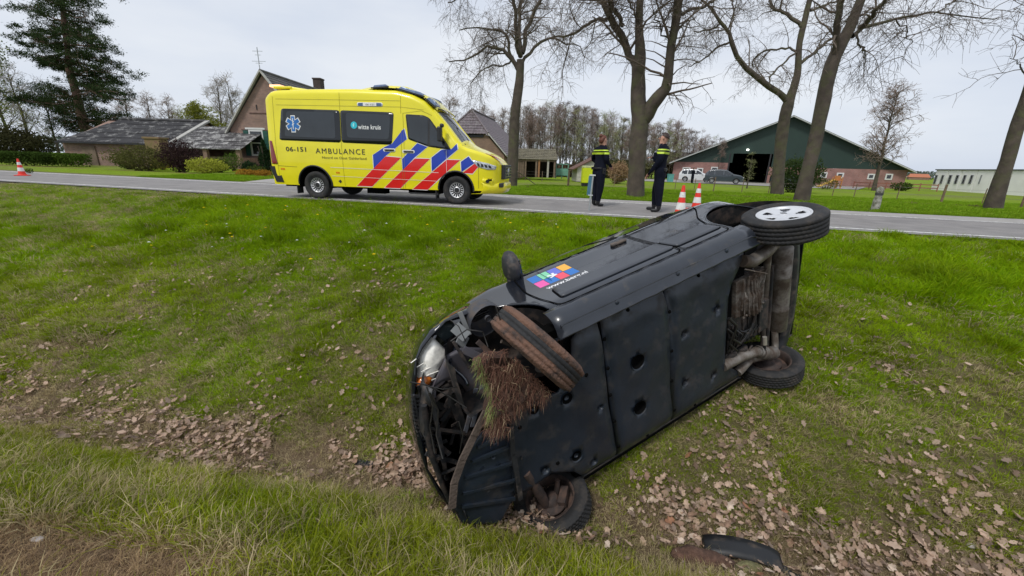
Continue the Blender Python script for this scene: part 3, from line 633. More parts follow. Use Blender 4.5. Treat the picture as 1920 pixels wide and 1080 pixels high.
# arch lips and liners
for i, (ax, az, ar) in enumerate(ARCH):
    for sd_ in (1, -1):
        a0, a1 = (-20, 196) if i else (-16, 176); lip = MB(); pts = []
        for k in range(29):
            a = R(a0+(a1-a0)*k/28); x, z = ax+ar*math.cos(a)*1.01, az+ar*math.sin(a)*1.01; pts.append(wwarp(Vector((x, sd_*(W.y(x, max(z, .2))+.004), z))))
        lip.tube(pts, .011, 6); lip.build('arch_lip', paint, wreck)
    ln = MB(); vs = []
    for k in range(23):
        a = R(-15+210*k/22)
        for j in range(6): y = .79-j*.075; r_ = ar*(1.0+.03*(j > 0))-.03*(j > 4); vs.append((ax+r_*math.cos(a), y, az+r_*math.sin(a)+.02*(j > 2)))
    ln.add(vs, [(k*6+j, k*6+j+1, (k+1)*6+j+1, (k+1)*6+j) for k in range(22) for j in range(5)], 0, True)
    b = len(ln.v); ln.add([(ax, .415, az)]+[(ax+ar*math.cos(R(-15+210*k/22)), .415, az+ar*math.sin(R(-15+210*k/22))) for k in range(23)], [(0, k+1, k+2) for k in range(22)]); ln.build('wheel_arch_liner', darkm, wreck)
# doors: proud skins with gaps, side strip, handles, sills
def doorskin(poly, nm):
    o = W.decal(roundpoly(poly, .05), off=.007, step=.05); ob = o.build(nm, [paint], wreck, solid=.007); return ob
def gap(poly): W.decal(roundpoly(poly, .05), off=.002, step=.05, mb=gapm)
gapm = MB()
fd = [(.80, .30), (.84, .46), (.86, .66), (.82, .93), (-.27, .955), (-.305, .30)]
rd = [(-.325, .30), (-.29, .955), (-1.16, .975), (-1.10, .86), (-.93, .70), (-.835, .52), (-.83, .30)]
def grow(P, g): c = Vector((sum(p[0] for p in P)/len(P), sum(p[1] for p in P)/len(P))); return [tuple(Vector(p)+(Vector(p)-c).normalized()*g) for p in P]
gap(grow(fd, .013)); gap(grow(rd, .013)); gapm.build('door_gap', void, wreck)
d1 = doorskin(fd, 'front_door'); d2 = doorskin(rd, 'rear_door')
for P, par in (([(.73, .375), (.70, .545), (-.29, .555), (-.298, .375)], d1), ([(-.333, .375), (-.325, .555), (-.78, .565), (-.81, .50), (-.81, .375)], d2)):
    W.decal(roundpoly(grow(P, .012), .025), off=.016, step=.06).build('strip_shadow_gap', void, par); W.decal(roundpoly(P, .025), off=.024, step=.06).build('side_strip', trimm, par, solid=.014)
h_ = MB(); W.decal(roundrect(-.22, .80, -.06, .835, .015), off=.034, step=.05, mb=h_); h_.build('handle', plast2, d1, solid=.02)
sl_ = MB()
def wseam(pts, w=.011, off=.017):
    for a, b in zip(pts, pts[1:]):
        a, b = Vector(a), Vector(b); n = Vector((-(b-a).y, (b-a).x)).normalized()*w/2; e3 = (b-a).normalized()*.003; W.decal([tuple(a-n-e3), tuple(b-n+e3), tuple(b+n+e3), tuple(a+n-e3)], off, 1, sl_, step=.1)
wseam(roundpoly(fd, .05)+[roundpoly(fd, .05)[0]]); wseam(roundpoly(rd, .05)+[roundpoly(rd, .05)[0]]); wseam([(.62, .68), (.62, .90)], .004); wseam([(.36, .965), (.30, .99)], .01)
sl_.build('door_seam', void, wreck)
# crease lines along the flank
cz = MB(); cz.tube([(x, W.y(x, .70)+.009, .70+.01*math.sin(x)) for x in np.linspace(-.9, .78, 12)], .004, 5); cz.build('flank_crease', paint, wreck)
# window frame strips, sticker
for z0, z1, nm, mt in ((.935, .958, 'window_seal', pm('belt_highlight', (.30, .31, .33), .22, metal=.8, var=.1)),):
    W.decal([(.80, z0), (.80, z1), (-1.2, z1+.04), (-1.2, z0+.04)], off=.016, step=.08).build(nm, mt, wreck, solid=.01)  # seal made of bright metal to stand in for the belt-line highlight
sc = MB(); c_ = {'b': 0, 'g': 1, 'o': 2, 'm': 3, 'r': 4, 'p': 5}; g0 = .003
SP = [pm('sticker_'+n_, c, .35, var=.04) for n_, c in (('blue', (.02, .16, .50)), ('green', (.22, .62, .38)), ('orange', (.85, .42, .05)), ('magenta', (.80, .10, .38)), ('red', (.80, .08, .13)), ('violet', (.13, .16, .60)), ('white', (.8, .8, .8)))]
x0, x1, zl, zm, zh = .745, .385, .640, .745, .855
W.decal([(x0+.006, zl-.006), (x0+.006, zh+.006), (x1-.006, zh+.006), (x1-.006, zl-.006)], off=.0105, mb=sc, m=6, step=.05)
for i in range(4):
    a, b = x0+(x1-x0)*i/4, x0+(x1-x0)*(i+1)/4
    for (p, q, k) in ((zm, zh, 'bgpo'[i]), (zl, zm, 'mbrb'[i])): W.decal([(a-g0, p+g0), (a-g0, q-g0), (b+g0, q-g0), (b+g0, p+g0)], off=.0125, mb=sc, m=c_[k], step=.05)
for (cx, cz_, w_, h2, an) in ((.575, .755, .055, .02, .4), (.565, .735, .06, .016, -.3), (.555, .76, .018, .05, .2)):
    P = [(cx+w_*math.cos(an)*a-h2*math.sin(an)*b, cz_+w_*math.sin(an)*a+h2*math.cos(an)*b) for a, b in ((-.6, -.5), (.6, -.5), (.6, .5), (-.6, .5))]; W.decal(P, off=.0145, mb=sc, m=6, step=.03)
sc.build('sticker', SP, d1)
W.text('www.berg.nl', .715, .578, .062, off=.0125, bold=.0012, flip=-1, width=.36).build('sticker_lettering', SP[6], d1)
# wing mirror sticking up
mr = MB(); mr.lathe([(0, -.002), (.062, 0), (.080, .04), (.082, .10), (.072, .155), (.045, .195), (0, .215)], c=(0, 0, 0), axis=(0, 1, 0), n=20)
mr.v = [(.80+x*.78-y*.12, .835+y, .97+z*1.25+y*.16) for x, y, z in mr.v]
mr.box((.74, .90, .99), (.02, .15, .14), m=1); mr.box((.775, .80, .955), (.15, .07, .06)); mr.build('wing_mirror', [plast2, glassd], wreck, bevel=.004)
# underbody: three trays, with cups, clips and lips
def und(x, y): return -.006*math.sin(x*9+y*3)-.008*math.sin(y*7-x*2)-.004*math.sin(x*23)*math.sin(y*19)+(.055*((abs(y)-.52)/.13)**1.5 if abs(y) > .52 else 0)
U = .205
trayB = [(.555, -.66), (.545, .62), (-.035, .66), (-.04, -.66)]; hB = [(.29, .17, .062, .062), (.31, -.26, .062, .062)]
trayC = [(-.055, -.66), (-.05, .66), (-.93, .66), (-.89, .60), (-.72, .42), (-.68, .30), (-.66, -.22), (-.67, -.36), (-.92, -.60), (-.93, -.66)]
hC = [(-.19, .19, .028, .024), (-.19, -.29, .028, .024), (-.52, -.39, .026, .026), (-.55, .26, .026, .026)]
trayA = [(.57, -.72), (.885, -.76), (.90, -.62), (.99, -.46), (1.16, -.36), (1.38, -.40), (1.46, -.36), (1.40, .20), (1.31, .31), (.98, .27), (.86, .40), (.80, .60), (.66, .66), (.57, .635)]
hA = [(.92, .18, .045, .045), (1.17, .22, .036, .036), (.94, -.34, .045, .045), (1.2, -.30, .03, .03), (.66, -.06, .020, .020), (.80, -.50, .025, .025)]
for P, Hh in ((trayB, hB), (trayC, hC), (trayA, hA)):
    o = plate(P, Hh, U, .012, .055, und); 
    for (x, y, rx, ry) in Hh:
        dpt = .055 if rx > .05 else .02
        o.lathe([(rx+.006, -.006), (rx-.002, 0), (rx*.85, dpt), (0, dpt*1.05)], c=(x, y, U+und(x, y)), axis=(0, 0, 1), n=20, m=[0]*20+[1 if rx > .03 else 0]*40)  # deep faces of the larger cups coloured black as shade in the recess
        if rx < .05: o.lathe([(rx*.45, dpt-.012), (rx*.4, dpt-.004), (0, dpt-.004)], c=(x, y, U+und(x, y)), n=8)
    o.build('undertray', [plast, void], wreck, fixn=False)
for x, y in ((.56, .5), (.56, .25), (.56, 0), (.56, -.25), (.56, -.5), (-.045, .45), (-.045, .1), (-.045, -.2), (-.045, -.5), (-.9, .55), (-.7, -.1), (-.4, .6), (.3, .6), (-.3, -.6), (.25, -.6), (1.3, .15), (1.1, -.3), (.75, .3)):
    MB().lathe([(.016, 0), (.013, -.006), (0, -.007)], c=(x, y, U+und(x, y)), n=8).build('clip', void, wreck)
# sill undersides with pinch flange
s_ = MB(); prof = [(.826, .300), (.825, .262), (.812, .215), (.785, .180), (.750, .162), (.715, .155), (.708, .128), (.701, .128), (.697, .158), (.672, .175), (.655, .235)]
vs = []; xx = np.linspace(-.93, .93, 20)
for x in xx: vs += [(x, y+.002*math.sin(x*31), z+.002*math.sin(x*23+y)) for y, z in prof]
n = len(prof); s_.add(vs, [(i*n+j, i*n+j+1, (i+1)*n+j+1, (i+1)*n+j) for i in range(19) for j in range(n-1)], 0, True); s_.build('sill', [pm('sill_underside', (.022, .026, .034), .3, var=.2, coat=.3, dirt=((.07, .06, .052), .12, 7))], wreck, solid=.003)
for x in (-.6, -.1, .45): MB().lathe([(.018, 0), (.014, -.006), (0, -.006)], c=(x, .752, .160), n=12).build('sill_plug', plast, wreck)
# dark floor and bulkheads behind everything
fl = MB(); fl.box((0, 0, .31), (1.9, 1.4, .1)); fl.box((.93, 0, .55), (.05, 1.38, .55)); fl.box((-.98, 0, .6), (.05, 1.38, .6)); fl.box((1.25, 0, .72), (1.1, 1.05, .04)); fl.box((-1.35, 0, .75), (.8, 1.2, .05)); fl.build('floor_pan', void, wreck)
# wheels
wheel(wreck, (-1.30, .745, .185), (0.0, 1, .04), .300, .195, .200, rubber, pm('silver_wheel_cover', (.62, .63, .65), .38, metal=.25, var=.06), pm('badge_chrome', (.35, .35, .36), .3, metal=.8), 'five', 'clean wheel with silver cover')
ax_fl = CR.transposed() @ (c_r*.66+c_u*.75+c_f*.10)
wheel(wreck, tuple(carpt(1006, 652, z=.16)), ax_fl, .318, .20, .175, rubber_mud, steel, darkm, 'spokes', 'mud-covered wheel knocked out of line')
wheel(wreck, (1.18, -.74, .28), (-.12, -1, -.05), .297, .195, .165, rubber, rust, rust, 'back')
wheel(wreck, (-1.33, -.715, .26), (0, -1, 0), .297, .195, .165, rubber, rust, rust, 'back')
# rear: engine, gearbox, axle tube, springs, exhaust, silencer, bumper skin
g = MB(); g.box((-.98, .22, .34), (.36, .34, .24)); g.lathe([(.0, -.2), (.13, -.2), (.16, -.12), (.16, .0), (.12, .05), (.12, .16), (0, .16)], c=(-.98, .22, .33), axis=(0, 1, 0), n=18)
for k in range(9): a = -.9+k*.225; g.bar((-.98+.17*math.sin(a), .04, .33-.17*math.cos(a)), (-.98+.12*math.sin(a), .36, .33-.13*math.cos(a)), .010, .03, up=(math.sin(a), 0, -math.cos(a)))
for k in range(5): g.bar((-.84-.06*k, .12, .20), (-.86-.07*k, .40, .205), .010, .02)
for k in range(8): g.lathe([(.012, 0), (.012, -.012), (0, -.012)], c=(-.85-.035*k, .05+.006*k, .188), n=6)
g.lathe([(.09, 0), (.10, .03), (.06, .05), (0, .05)], c=(-1.13, .30, .27), axis=(-.3, 0, -1), n=14); g.build('gearbox', alu, wreck, bevel=.004)
e_ = MB(); e_.box((-.95, -.12, .38), (.40, .34, .26)); e_.box((-1.16, -.08, .36), (.12, .30, .30)); e_.lathe([(.0, -.02), (.08, -.02), (.085, .03), (.05, .04), (.05, .06), (0, .06)], c=(-.80, -.33, .30), axis=(0, -1, 0), n=18); e_.lathe([(.0, 0), (.055, 0), (.06, .03), (0, .03)], c=(-.94, -.32, .27), axis=(0, -1, 0), n=18)
for k in range(6): e_.bar((-.78-.07*k, -.02, .245), (-.80-.07*k, -.28, .245), .012, .02)
for k in range(4): e_.tube([(-.78-.08*k, -.3, .25+.02*k), (-.90-.05*k, -.20, .21), (-1.05, -.10+.04*k, .22)], .012, 6)
e_.build('engine_block', darkm, wreck, bevel=.005)
s2 = MB(); s2.tube([(-.86, .56, .22), (-1.0, .50, .235), (-1.18, .54, .22), (-1.33, .60, .22)], [.05, .055, .05, .045], 10); s2.tube([(-.86, -.56, .24), (-1.05, -.50, .25), (-1.33, -.60, .25)], .045, 10); s2.tube([(-1.22, .56, .24), (-1.27, .3, .28), (-1.28, -.3, .28), (-1.25, -.56, .25)], .030, 10); s2.tube([(-.85, .5, .185), (-1.12, .36, .175)], .006, 6); s2.build('rear_axle', steel, wreck)
for (x, y) in ((-1.02, -.40), (-1.02, .44)):
    c2 = MB(); c2.tube([(x+.052*math.cos(t), y+.052*math.sin(t), .20+.034*t/2.0) for t in np.arange(0, 22, .45)], .008, 6); c2.build('coil_spring', darkm, wreck)
sk = MB(); sk.tube([(-1.17, -.30, .20), (-1.17, -.38, .195)], .020, 8); sk.tube([(-1.17, -.38, .195), (-1.17, -.52, .20)], .011, 8, m=1); sk.tube([(-1.31, .35, .26), (-1.28, -.1, .24), (-1.27, -.5, .24)], .016, 8, m=1); sk.build('rear_damper', [pm('damper_chrome', (.5, .47, .42), .35, metal=.6), darkm], wreck)
ex = MB(); ex.tube([(-.66, -.385, .235), (-.90, -.39, .225), (-1.08, -.43, .22), (-1.20, -.50, .22)], .046, 14); ex.tube([(-1.17, -.48, .22), (-1.28, -.55, .22), (-1.36, -.58, .23)], .062, 14)
for q in ((-1.12, -.45, .22), (-1.17, -.48, .22)): ex.lathe([(.053, -.008), (.06, 0), (.053, .008)], c=q, axis=(-.8, -.5, 0), n=16)
ex.tube([(-1.36, -.58, .23), (-1.42, -.60, .25), (-1.44, -.50, .27), (-1.44, -.40, .28)], .03, 12); ex.build('exhaust_pipe', steel, wreck)
mu = MB(); mu.lathe([(0, -.43), (.07, -.43), (.085, -.415), (.088, -.2), (.091, -.195), (.088, -.19), (.088, .14), (.091, .145), (.088, .15), (.088, .42), (.07, .435), (0, .435)], c=(-1.50, .02, .30), axis=(0, 1, 0), n=28); mu.build('silencer', steel, wreck)
bm_ = MB(); vs = []
for k in range(15):
    y = -.72+1.44*k/14; xo = -1.72+.14*(abs(y)/.72)**3
    vs += [(xo+.13, y, .29), (xo+.05, y, .255), (xo-.01, y, .27), (xo-.035, y, .36), (xo-.03, y, .52)]
bm_.add(vs, [(k*5+j, k*5+j+1, (k+1)*5+j+1, (k+1)*5+j) for k in range(14) for j in range(4)], 0, True); bm_.build('rear_bumper', plast2, wreck, solid=.006)
hs = MB(); hs.box((-1.12, .1, .50), (.5, 1.05, .12)); hs.tube([(-.7, .1, .21), (-.78, .0, .2), (-.74, -.12, .2), (-.82, -.2, .19)], .014, 8); hs.tube([(-.69, .0, .22), (-.74, -.06, .2), (-.70, -.15, .2), (-.8, -.27, .2)], .010, 8)
for k in range(7): hs.tube([(-.72-.05*k, -.02-.03*k, .23), (-.75-.055*k, -.13, .205+.01*math.sin(k*2)), (-.72-.05*k, -.26, .23)], .009, 6)
hs.build('hoses', pm('black_hose', (.012, .012, .013), .4), wreck)
# ---- smashed front
hl = MB(); a = carpt(812, 634, z=.60); b = carpt(840, 660, z=.60); c = carpt(803, 728, z=.60); d = carpt(779, 718, z=.60); e2 = carpt(786, 664, z=.62)
poly = roundpoly([tuple(v.xy) for v in (a, b, c, d, e2)], .03)
lens = pm('lamp_lens', (.95, .92, .84), .2, metal=.0, var=.25, scale=22, bump=.25, bscale=14, coat=.6)
hl = MB(); n = len(poly); cen = Vector((sum(p[0] for p in poly)/n, sum(p[1] for p in poly)/n)); vs = []
for k, (s_, dz) in enumerate(((1, .05), (1, 0), (.93, -.018), (.7, -.04), (.35, -.052))): vs += [(cen.x+(p[0]-cen.x)*s_, cen.y+(p[1]-cen.y)*s_, .60+dz) for p in poly]
vs.append((cen.x, cen.y, .545)); fs = [(k*n+i, k*n+(i+1) % n, (k+1)*n+(i+1) % n, (k+1)*n+i) for k in range(4) for i in range(n)]+[(4*n+i, 4*n+(i+1) % n, 5*n) for i in range(n)]
hl.add(vs, fs, 0, True); hlo = hl.build('headlight', [lens], wreck, fixn=True)
fl_ = MB()
for k in range(5): p0 = cen.to_3d(); yy = .5+.045*k; fl_.tube([(cen.x-.07+.035*k, cen.y-.10+.05*k, .548), (cen.x+.03+.02*k, cen.y-.09+.045*k, .545)], .004, 5)
fl_.build('lamp_ribs', lens, hlo)
ind = MB(); i0 = carpt(795, 715, z=.56); ind.ball(tuple(i0), (.060, .040, .03), 10); ind.build('indicator', pm('amber_lens', (.75, .20, .03), .2, coat=.5), hlo)
# housing behind the lamp
ho = MB(); P = [carpt(*p, z=.55) for p in ((838, 658), (868, 672), (848, 700), (830, 722), (812, 735))]+[carpt(*p, z=.56) for p in ((806, 728), (838, 668))]
ho.prism([tuple(v.xy) for v in P], lambda p: (p[0], p[1], .55), lambda p: (p[0], p[1], .62)); ho.build('lamp_housing', greyp, wreck, bevel=.006)
# grey radiator shroud with a fan ring
ring = carpt(848, 775, z=.46); P = [carpt(*p, z=.46) for p in ((838, 668), (868, 652), (912, 655), (930, 700), (912, 735), (900, 768), (880, 812), (868, 800), (884, 770), (880, 745), (868, 724), (848, 712), (828, 716), (812, 730))]
sh_ = plate([tuple(v.xy) for v in P], (), .46, .02, .06, lambda x, y: .006*math.sin(x*30)+.005*math.sin(y*25)); sh_.build('fan_shroud', greyp, wreck)
rg = MB(); rg.lathe([(.155, -.01), (.17, .0), (.165, .03), (.15, .035)], c=(ring.x, ring.y-.0, .47), n=32); rg.lathe([(0, -.01), (.045, -.01), (.05, .02)], c=(ring.x, ring.y, .50), n=18)
for k in range(7): a = k*.9; rg.bar((ring.x+.04*math.cos(a), ring.y+.04*math.sin(a), .50), (ring.x+.145*math.cos(a), ring.y+.145*math.sin(a), .515), .045, .005)
rg.build('radiator_fan', darkm, wreck)
st = MB()
for q in (((905, 722), (885, 800), .22), ((893, 728), (872, 812), .24)): st.bar(carpt(*q[0], z=.42), carpt(*q[1], z=.42), .03, .012)
st.build('broken_strut', pm('grey_painted_steel', (.17, .18, .21), .45, metal=.2, dirt=((.1, .07, .05), .2, 9)), wreck, bevel=.003)
# radiator with slats
ra = MB(); p0 = carpt(778, 738, z=.42); p1 = carpt(812, 742, z=.46)
for k in range(14): t = k/13; a = carpt(772+18*t*t, 742+95*t, z=.50); b = carpt(815+14*t, 745+88*t, z=.50); ra.bar(a, b, .012, .03)
for k in range(4): a = carpt(776+k*12, 740, z=.49); b = carpt(795+k*11, 850, z=.49); ra.bar(a, b, .008, .02)
ra.build('grille', plast2, wreck)
rd_ = MB(); rd_.box((1.62, .0, .60), (.06, .95, .34)); rd_.box((1.45, .1, .58), (.30, .8, .10)); rd_.build('radiator', darkm, wreck)
# front bumper skin: curved, torn open below the lamp
def fascia(y, z, off=0): # outer surface
    return 1.885-.60*max(0, abs(y)-.1)**2.4*1.0-.08*((z-.45)/.3)**2-off
bp_ = MB(); nz_, ny_ = 10, 30; vs = []
for i in range(ny_+1):
    y = -.74+1.38*i/ny_
    for j in range(nz_+1):
        z = .20+.60*j/nz_; tear = .02*math.sin(y*37+z*11); x = fascia(y, z)+.012*math.sin(y*23)*math.sin(z*19); vs.append((x, y+tear*.3, z+tear*.3))
fs = []
for i in range(ny_):
    for j in range(nz_):
        y = -.74+1.38*(i+.5)/ny_; z = .20+.60*(j+.5)/nz_
        if z < .34+.05*math.sin(i*1.7) and y > -.25+.05*math.sin(j): continue
        if .36 < z < .55 and -.3 < y < .3 and j % 2 == 0: continue
        fs.append((i*(nz_+1)+j, (i+1)*(nz_+1)+j, (i+1)*(nz_+1)+j+1, i*(nz_+1)+j+1))
bp_.add(vs, fs, 0, True); bp_.build('front_bumper', plast2, wreck, solid=.006)
hull = MB(); HP = [(905, 566), (870, 572), (832, 590), (802, 612), (783, 638), (771, 668), (764, 700), (762, 740), (764, 790), (775, 840), (793, 890), (818, 935), (850, 972), (890, 990)]; vs = []
for k, (x, y) in enumerate(HP):
    c0_ = Vector((880, 780)); d_ = (c0_-Vector((x, y))).normalized(); jit = 2.5*math.sin(k*2.3)
    for j, (w_, z_) in enumerate(((-2, .82), (3, .70), (9, .60), (15+jit, .55), (20+jit*2, .58))): q = Vector((x, y))+d_*w_; vs.append(carpt(q.x, q.y, z=z_-.12*max(0, min(1, (y-640)/300))+.01*math.sin(k*3+j)))
hull.add(vs, [(k*5+j, (k+1)*5+j, (k+1)*5+j+1, k*5+j+1) for k in range(len(HP)-1) for j in range(4)], 0, True); hull.build('bonnet_rim', paint, wreck, solid=.008)
rr = random.Random(3)
for k in range(26):  # snapped brackets, foam and clips inside the nose
    x, y = rr.uniform(790, 875), rr.uniform(735, 900); a_ = carpt(x, y, z=.40+.1*rr.random()); L_ = rr.uniform(.03, .12); v_ = Vector((rr.gauss(0, 1), rr.gauss(0, 1), rr.gauss(0, .4))).normalized()*L_; q = MB(); q.bar(a_, a_+v_, rr.uniform(.008, .035), rr.uniform(.004, .012)); q.build('broken_bracket', (darkm, plast2, greyp, darkm, darkm)[k % 5], wreck)
for (x0_, y0_, x1_, y1_, w_, mt_) in ((808, 735, 838, 900, .03, plast2), (790, 800, 872, 812, .022, darkm), (798, 850, 860, 868, .03, plast2), (868, 655, 905, 672, .05, greyp), (895, 640, 925, 668, .035, rust), (850, 640, 880, 690, .02, darkm)): q = MB(); q.bar(carpt(x0_, y0_, z=.42), carpt(x1_, y1_, z=.38), w_, .015); q.build('cross_brace', mt_, wreck, bevel=.003)
# front skid tray with ribs, and the torn brown strip
P = [carpt(*p, z=.20) for p in ((905, 808), (952, 800), (968, 930), (935, 978), (868, 985), (846, 940), (850, 900), (872, 850))]
fu = plate(roundpoly([tuple(v.xy) for v in P], .03), (), .20, .012, .05, lambda x, y: .01*math.sin(x*14)+.008*math.sin(y*17)); 
for (a, b) in (((895, 838), (948, 815)), ((885, 865), (955, 838)), ((872, 895), (962, 868)), ((868, 925), (968, 900)), ((866, 950), (965, 935))): fu.bar(carpt(*a, z=.19), carpt(*b, z=.19), .020, .02)
for q in ((928, 828), (925, 856), (936, 872), (945, 905), (905, 880), (915, 918)): c = carpt(*q, z=.195); fu.lathe([(.018, -.004), (.012, .0), (.012, .006)], c=tuple(c), n=10)
fu.build('front_skid_tray', plast, wreck)
for (pp, w_, nm, mt) in ((((912, 770), (890, 815), (868, 860), (852, 905), (848, 950)), .05, 'torn_bumper_strip', pm('mud_caked_plastic', (.115, .085, .068), .85, var=.3, bump=.5, bscale=50)), (((958, 800), (962, 850), (972, 905), (976, 935)), .035, 'crossmember', plast2)):
    q = MB(); pts = [carpt(*p, z=.165) for p in pp]
    for a, b in zip(pts, pts[1:]): q.bar(a, b+(b-a)*.08, w_, .012)
    q.build(nm, mt, wreck, bevel=.003)
cb = MB(); pts = [carpt(*p, z=.30) for p in ((862, 975), (830, 910), (808, 850), (800, 800), (795, 760))]; cb.tube(pts, .018, 8); pts = [carpt(*p, z=.34) for p in ((880, 870), (850, 880), (826, 890))]; cb.tube(pts, .012, 8); cb.build('crash_bar', darkm, wreck)
for pp, r_ in ((((768, 716), (800, 722), (840, 742), (875, 765)), .004), (((845, 640), (875, 618), (905, 622), (915, 650)), .004), (((930, 575), (938, 600), (935, 625)), .004), (((952, 790), (968, 812), (980, 845), (978, 862)), .005), (((800, 725), (812, 760), (806, 800), (815, 850)), .004), (((860, 790), (868, 815), (862, 850)), .004), (((805, 735), (822, 770), (818, 815), (830, 860)), .005), (((845, 600), (860, 612), (873, 640)), .003), (((788, 720), (830, 730), (860, 725)), .003)):
    wi = MB(); wi.tube([carpt(*p, z=.22+.05*math.sin(k*2+r_*900)) for k, p in enumerate(pp)], r_, 5); wi.build('loose_wire', pm('wire_black', (.03, .028, .026), .5), wreck)
# bonnet underside, inner wing, bracket, washer bowl
iw = MB(); iw.lathe([(0, .16), (.07, .15), (.115, .10), (.125, .02), (.12, 0)], c=tuple(carpt(912, 602, z=.52)), axis=(.1, .25, 1), n=22); iw.lathe([(.02, 0), (.02, .02), (0, .02)], c=tuple(carpt(916, 598, z=.40)), axis=(0, 0, 1), n=10); iw.build('washer_bottle', pm('worn_black_plastic', (.045, .047, .055), .5, var=.3, dirt=((.1, .08, .065), .35, 9)), wreck)
br_ = MB()
for pts, mt in (((852, 612, 875, 632), 0), ((872, 628, 862, 648), 0)): br_.bar(carpt(pts[0], pts[1], z=.50), carpt(pts[2], pts[3], z=.46), .075, .012)
br_.bar(carpt(862, 585, z=.55), carpt(880, 628, z=.52), .03, .01, m=0); br_.build('wing_bracket', pm('galvanised_plate', (.27, .28, .28), .45, metal=.4, var=.2), wreck)
iw2 = MB(); P = [carpt(*p, z=.66) for p in ((795, 632), (822, 612), (850, 605), (862, 625), (868, 655), (845, 652), (820, 628))]; iw2.prism([tuple(v.xy) for v in P], lambda p: (p[0], p[1], .66), lambda p: (p[0], p[1], .70)); iw2.build('bonnet_edge', pm('bonnet_underside', (.035, .05, .055), .5, var=.5, scale=12, dirt=((.3, .3, .28), .12, 20)), wreck)
la = MB(); la.tube([carpt(1010, 690, z=.2), carpt(1045, 690, z=.28), carpt(1085, 660, z=.26), carpt(1090, 640, z=.24)], [.03, .035, .03, .02], 8); la.box(carpt(1080, 655, z=.28), (.10, .05, .04)); la.tube([carpt(940, 640, z=.3), carpt(1060, 690, z=.3)], .012, 8); la.build('wishbone', steel, wreck, bevel=.004)
lb = MB(); lb.tube([carpt(985, 885, z=.22), carpt(1015, 930, z=.26), carpt(1035, 970, z=.3)], [.035, .04, .03], 8); lb.tube([carpt(1045, 900, z=.3), carpt(1040, 970, z=.3)], [.02, .03], 8); lb.ball(tuple(carpt(1020, 965, z=.24)), (.05, .045, .05), 10); lb.build('wishbone', rust, wreck)
# soil clump with roots hanging from the broken front wheel
clump_c = carpt(948, 735, z=.14); soilm = pm('root_soil', (.070, .038, .027), .95, var=.4, scale=30, bump=.8, bscale=60)
r = random.Random(5); cm = MB()
OUT = [carpt(*p, z=.17) for p in ((878, 668), (905, 650), (945, 648), (985, 690), (1020, 722), (1012, 740), (965, 752), (952, 790), (925, 805), (902, 800), (905, 770), (915, 735), (900, 712))]
oc = sum((v.xy for v in OUT), Vector((0, 0)))/len(OUT)
plate([tuple(oc+(v.xy-oc)*.86) for v in OUT], (), .125, .09, .03, lambda x, y: .07*(fbm(x*11, y*11, 3)-.5)*2+.02*math.sin(x*40)*math.sin(y*37), mb=cm); cmo = cm.build('soil_clump', soilm, wreck)
rt = MB(); xs2 = [v.x for v in OUT]; ys2 = [v.y for v in OUT]
down = (CR.transposed() @ Vector((0, 0, -1)))
for i in range(9000):
    x, y = r.uniform(min(xs2)-.02, max(xs2)+.02), r.uniform(min(ys2)-.02, max(ys2)+.02); cc = Vector((sum(xs2)/len(OUT), sum(ys2)/len(OUT)))
    ok = False; n = len(OUT)
    for k in range(n):
        q1, q2 = OUT[k], OUT[k-1]
        if (q1.y > y) != (q2.y > y) and x < (q2.x-q1.x)*(y-q1.y)/(q2.y-q1.y)+q1.x: ok = not ok
    if not ok or fbm(x*16, y*16, 2) < .36: continue
    p = Vector((x, y, .085+.05*r.random())); dr = Vector((r.gauss(.15, .6), r.gauss(-.2, .55), r.gauss(-.35, .35))).normalized(); L_ = r.uniform(.015, .075); q = p+dr*L_*.5+down*L_*.15; e3 = q+dr*L_*.4+down*L_*.45
    w_ = .0007+.0009*r.random(); s3 = dr.orthogonal().normalized()*w_; g_ = 1 if (p.x > 1.45 and p.y > .45 and r.random() < .75) else 2 if r.random() < .12 else 0
    rt.add([p-s3, p+s3, q+s3, q-s3, e3], [(0, 1, 2, 3), (3, 2, 4)], g_)
rt.build('roots', [pm('root_brown', (.135, .062, .040), .9), pm('torn_grass', (.16, .20, .05), .8), pm('root_straw', (.34, .25, .15), .9)], cmo)
# ================================================================ ambulance; local x forward from the rear axle, near side at y = 0 -> shell centre at y = +1
AX = Vector((.99140972, -.13079284, 0)); AY = Vector((.13079284, .99140972, 0)); AO = Vector((-5.25, 10.97, .006))
MA = Matrix.Identity(4)
for i, v in enumerate((AX, AY, Vector((0, 0, 1)))): MA[0][i], MA[1][i], MA[2][i] = v
MA.translation = AO+AY*1.0
amb = thing('ambulance', 'yellow ambulance van with blue and red diagonal stripes parked on the road', 'ambulance', mat=MA)
yel = pm('ambulance_yellow', (.84, .74, .012), .28, var=.05, coat=.5, scale=2)
ared = pm('stripe_red', (.72, .012, .012), .3, var=.05, coat=.3); ablu = pm('stripe_blue', (.008, .045, .42), .3, var=.05, coat=.3); awht = pm('stripe_white', (.78, .78, .76), .35, var=.04)
aglass = pm('ambulance_tinted_glass', (.010, .012, .014), .07, var=.05, spec=.5, coat=.1); ablk = pm('ambulance_black_trim', (.016, .016, .018), .5, var=.1); ink = pm('dark_lettering', (.02, .02, .03), .5)
atop = smoothi([(-1.22, 2.50), (-1.10, 2.62), (-.9, 2.66), (0, 2.69), (1.2, 2.70), (2.3, 2.67), (2.7, 2.58), (3.0, 2.44), (3.24, 2.22), (3.89, 1.46), (4.05, 1.38), (4.4, 1.29), (4.7, 1.19), (4.93, 1.07), (5.03, .95)])
def abot(x): return .34 if x < 3.5 else .34 if x < 4.3 else .36+.0*x
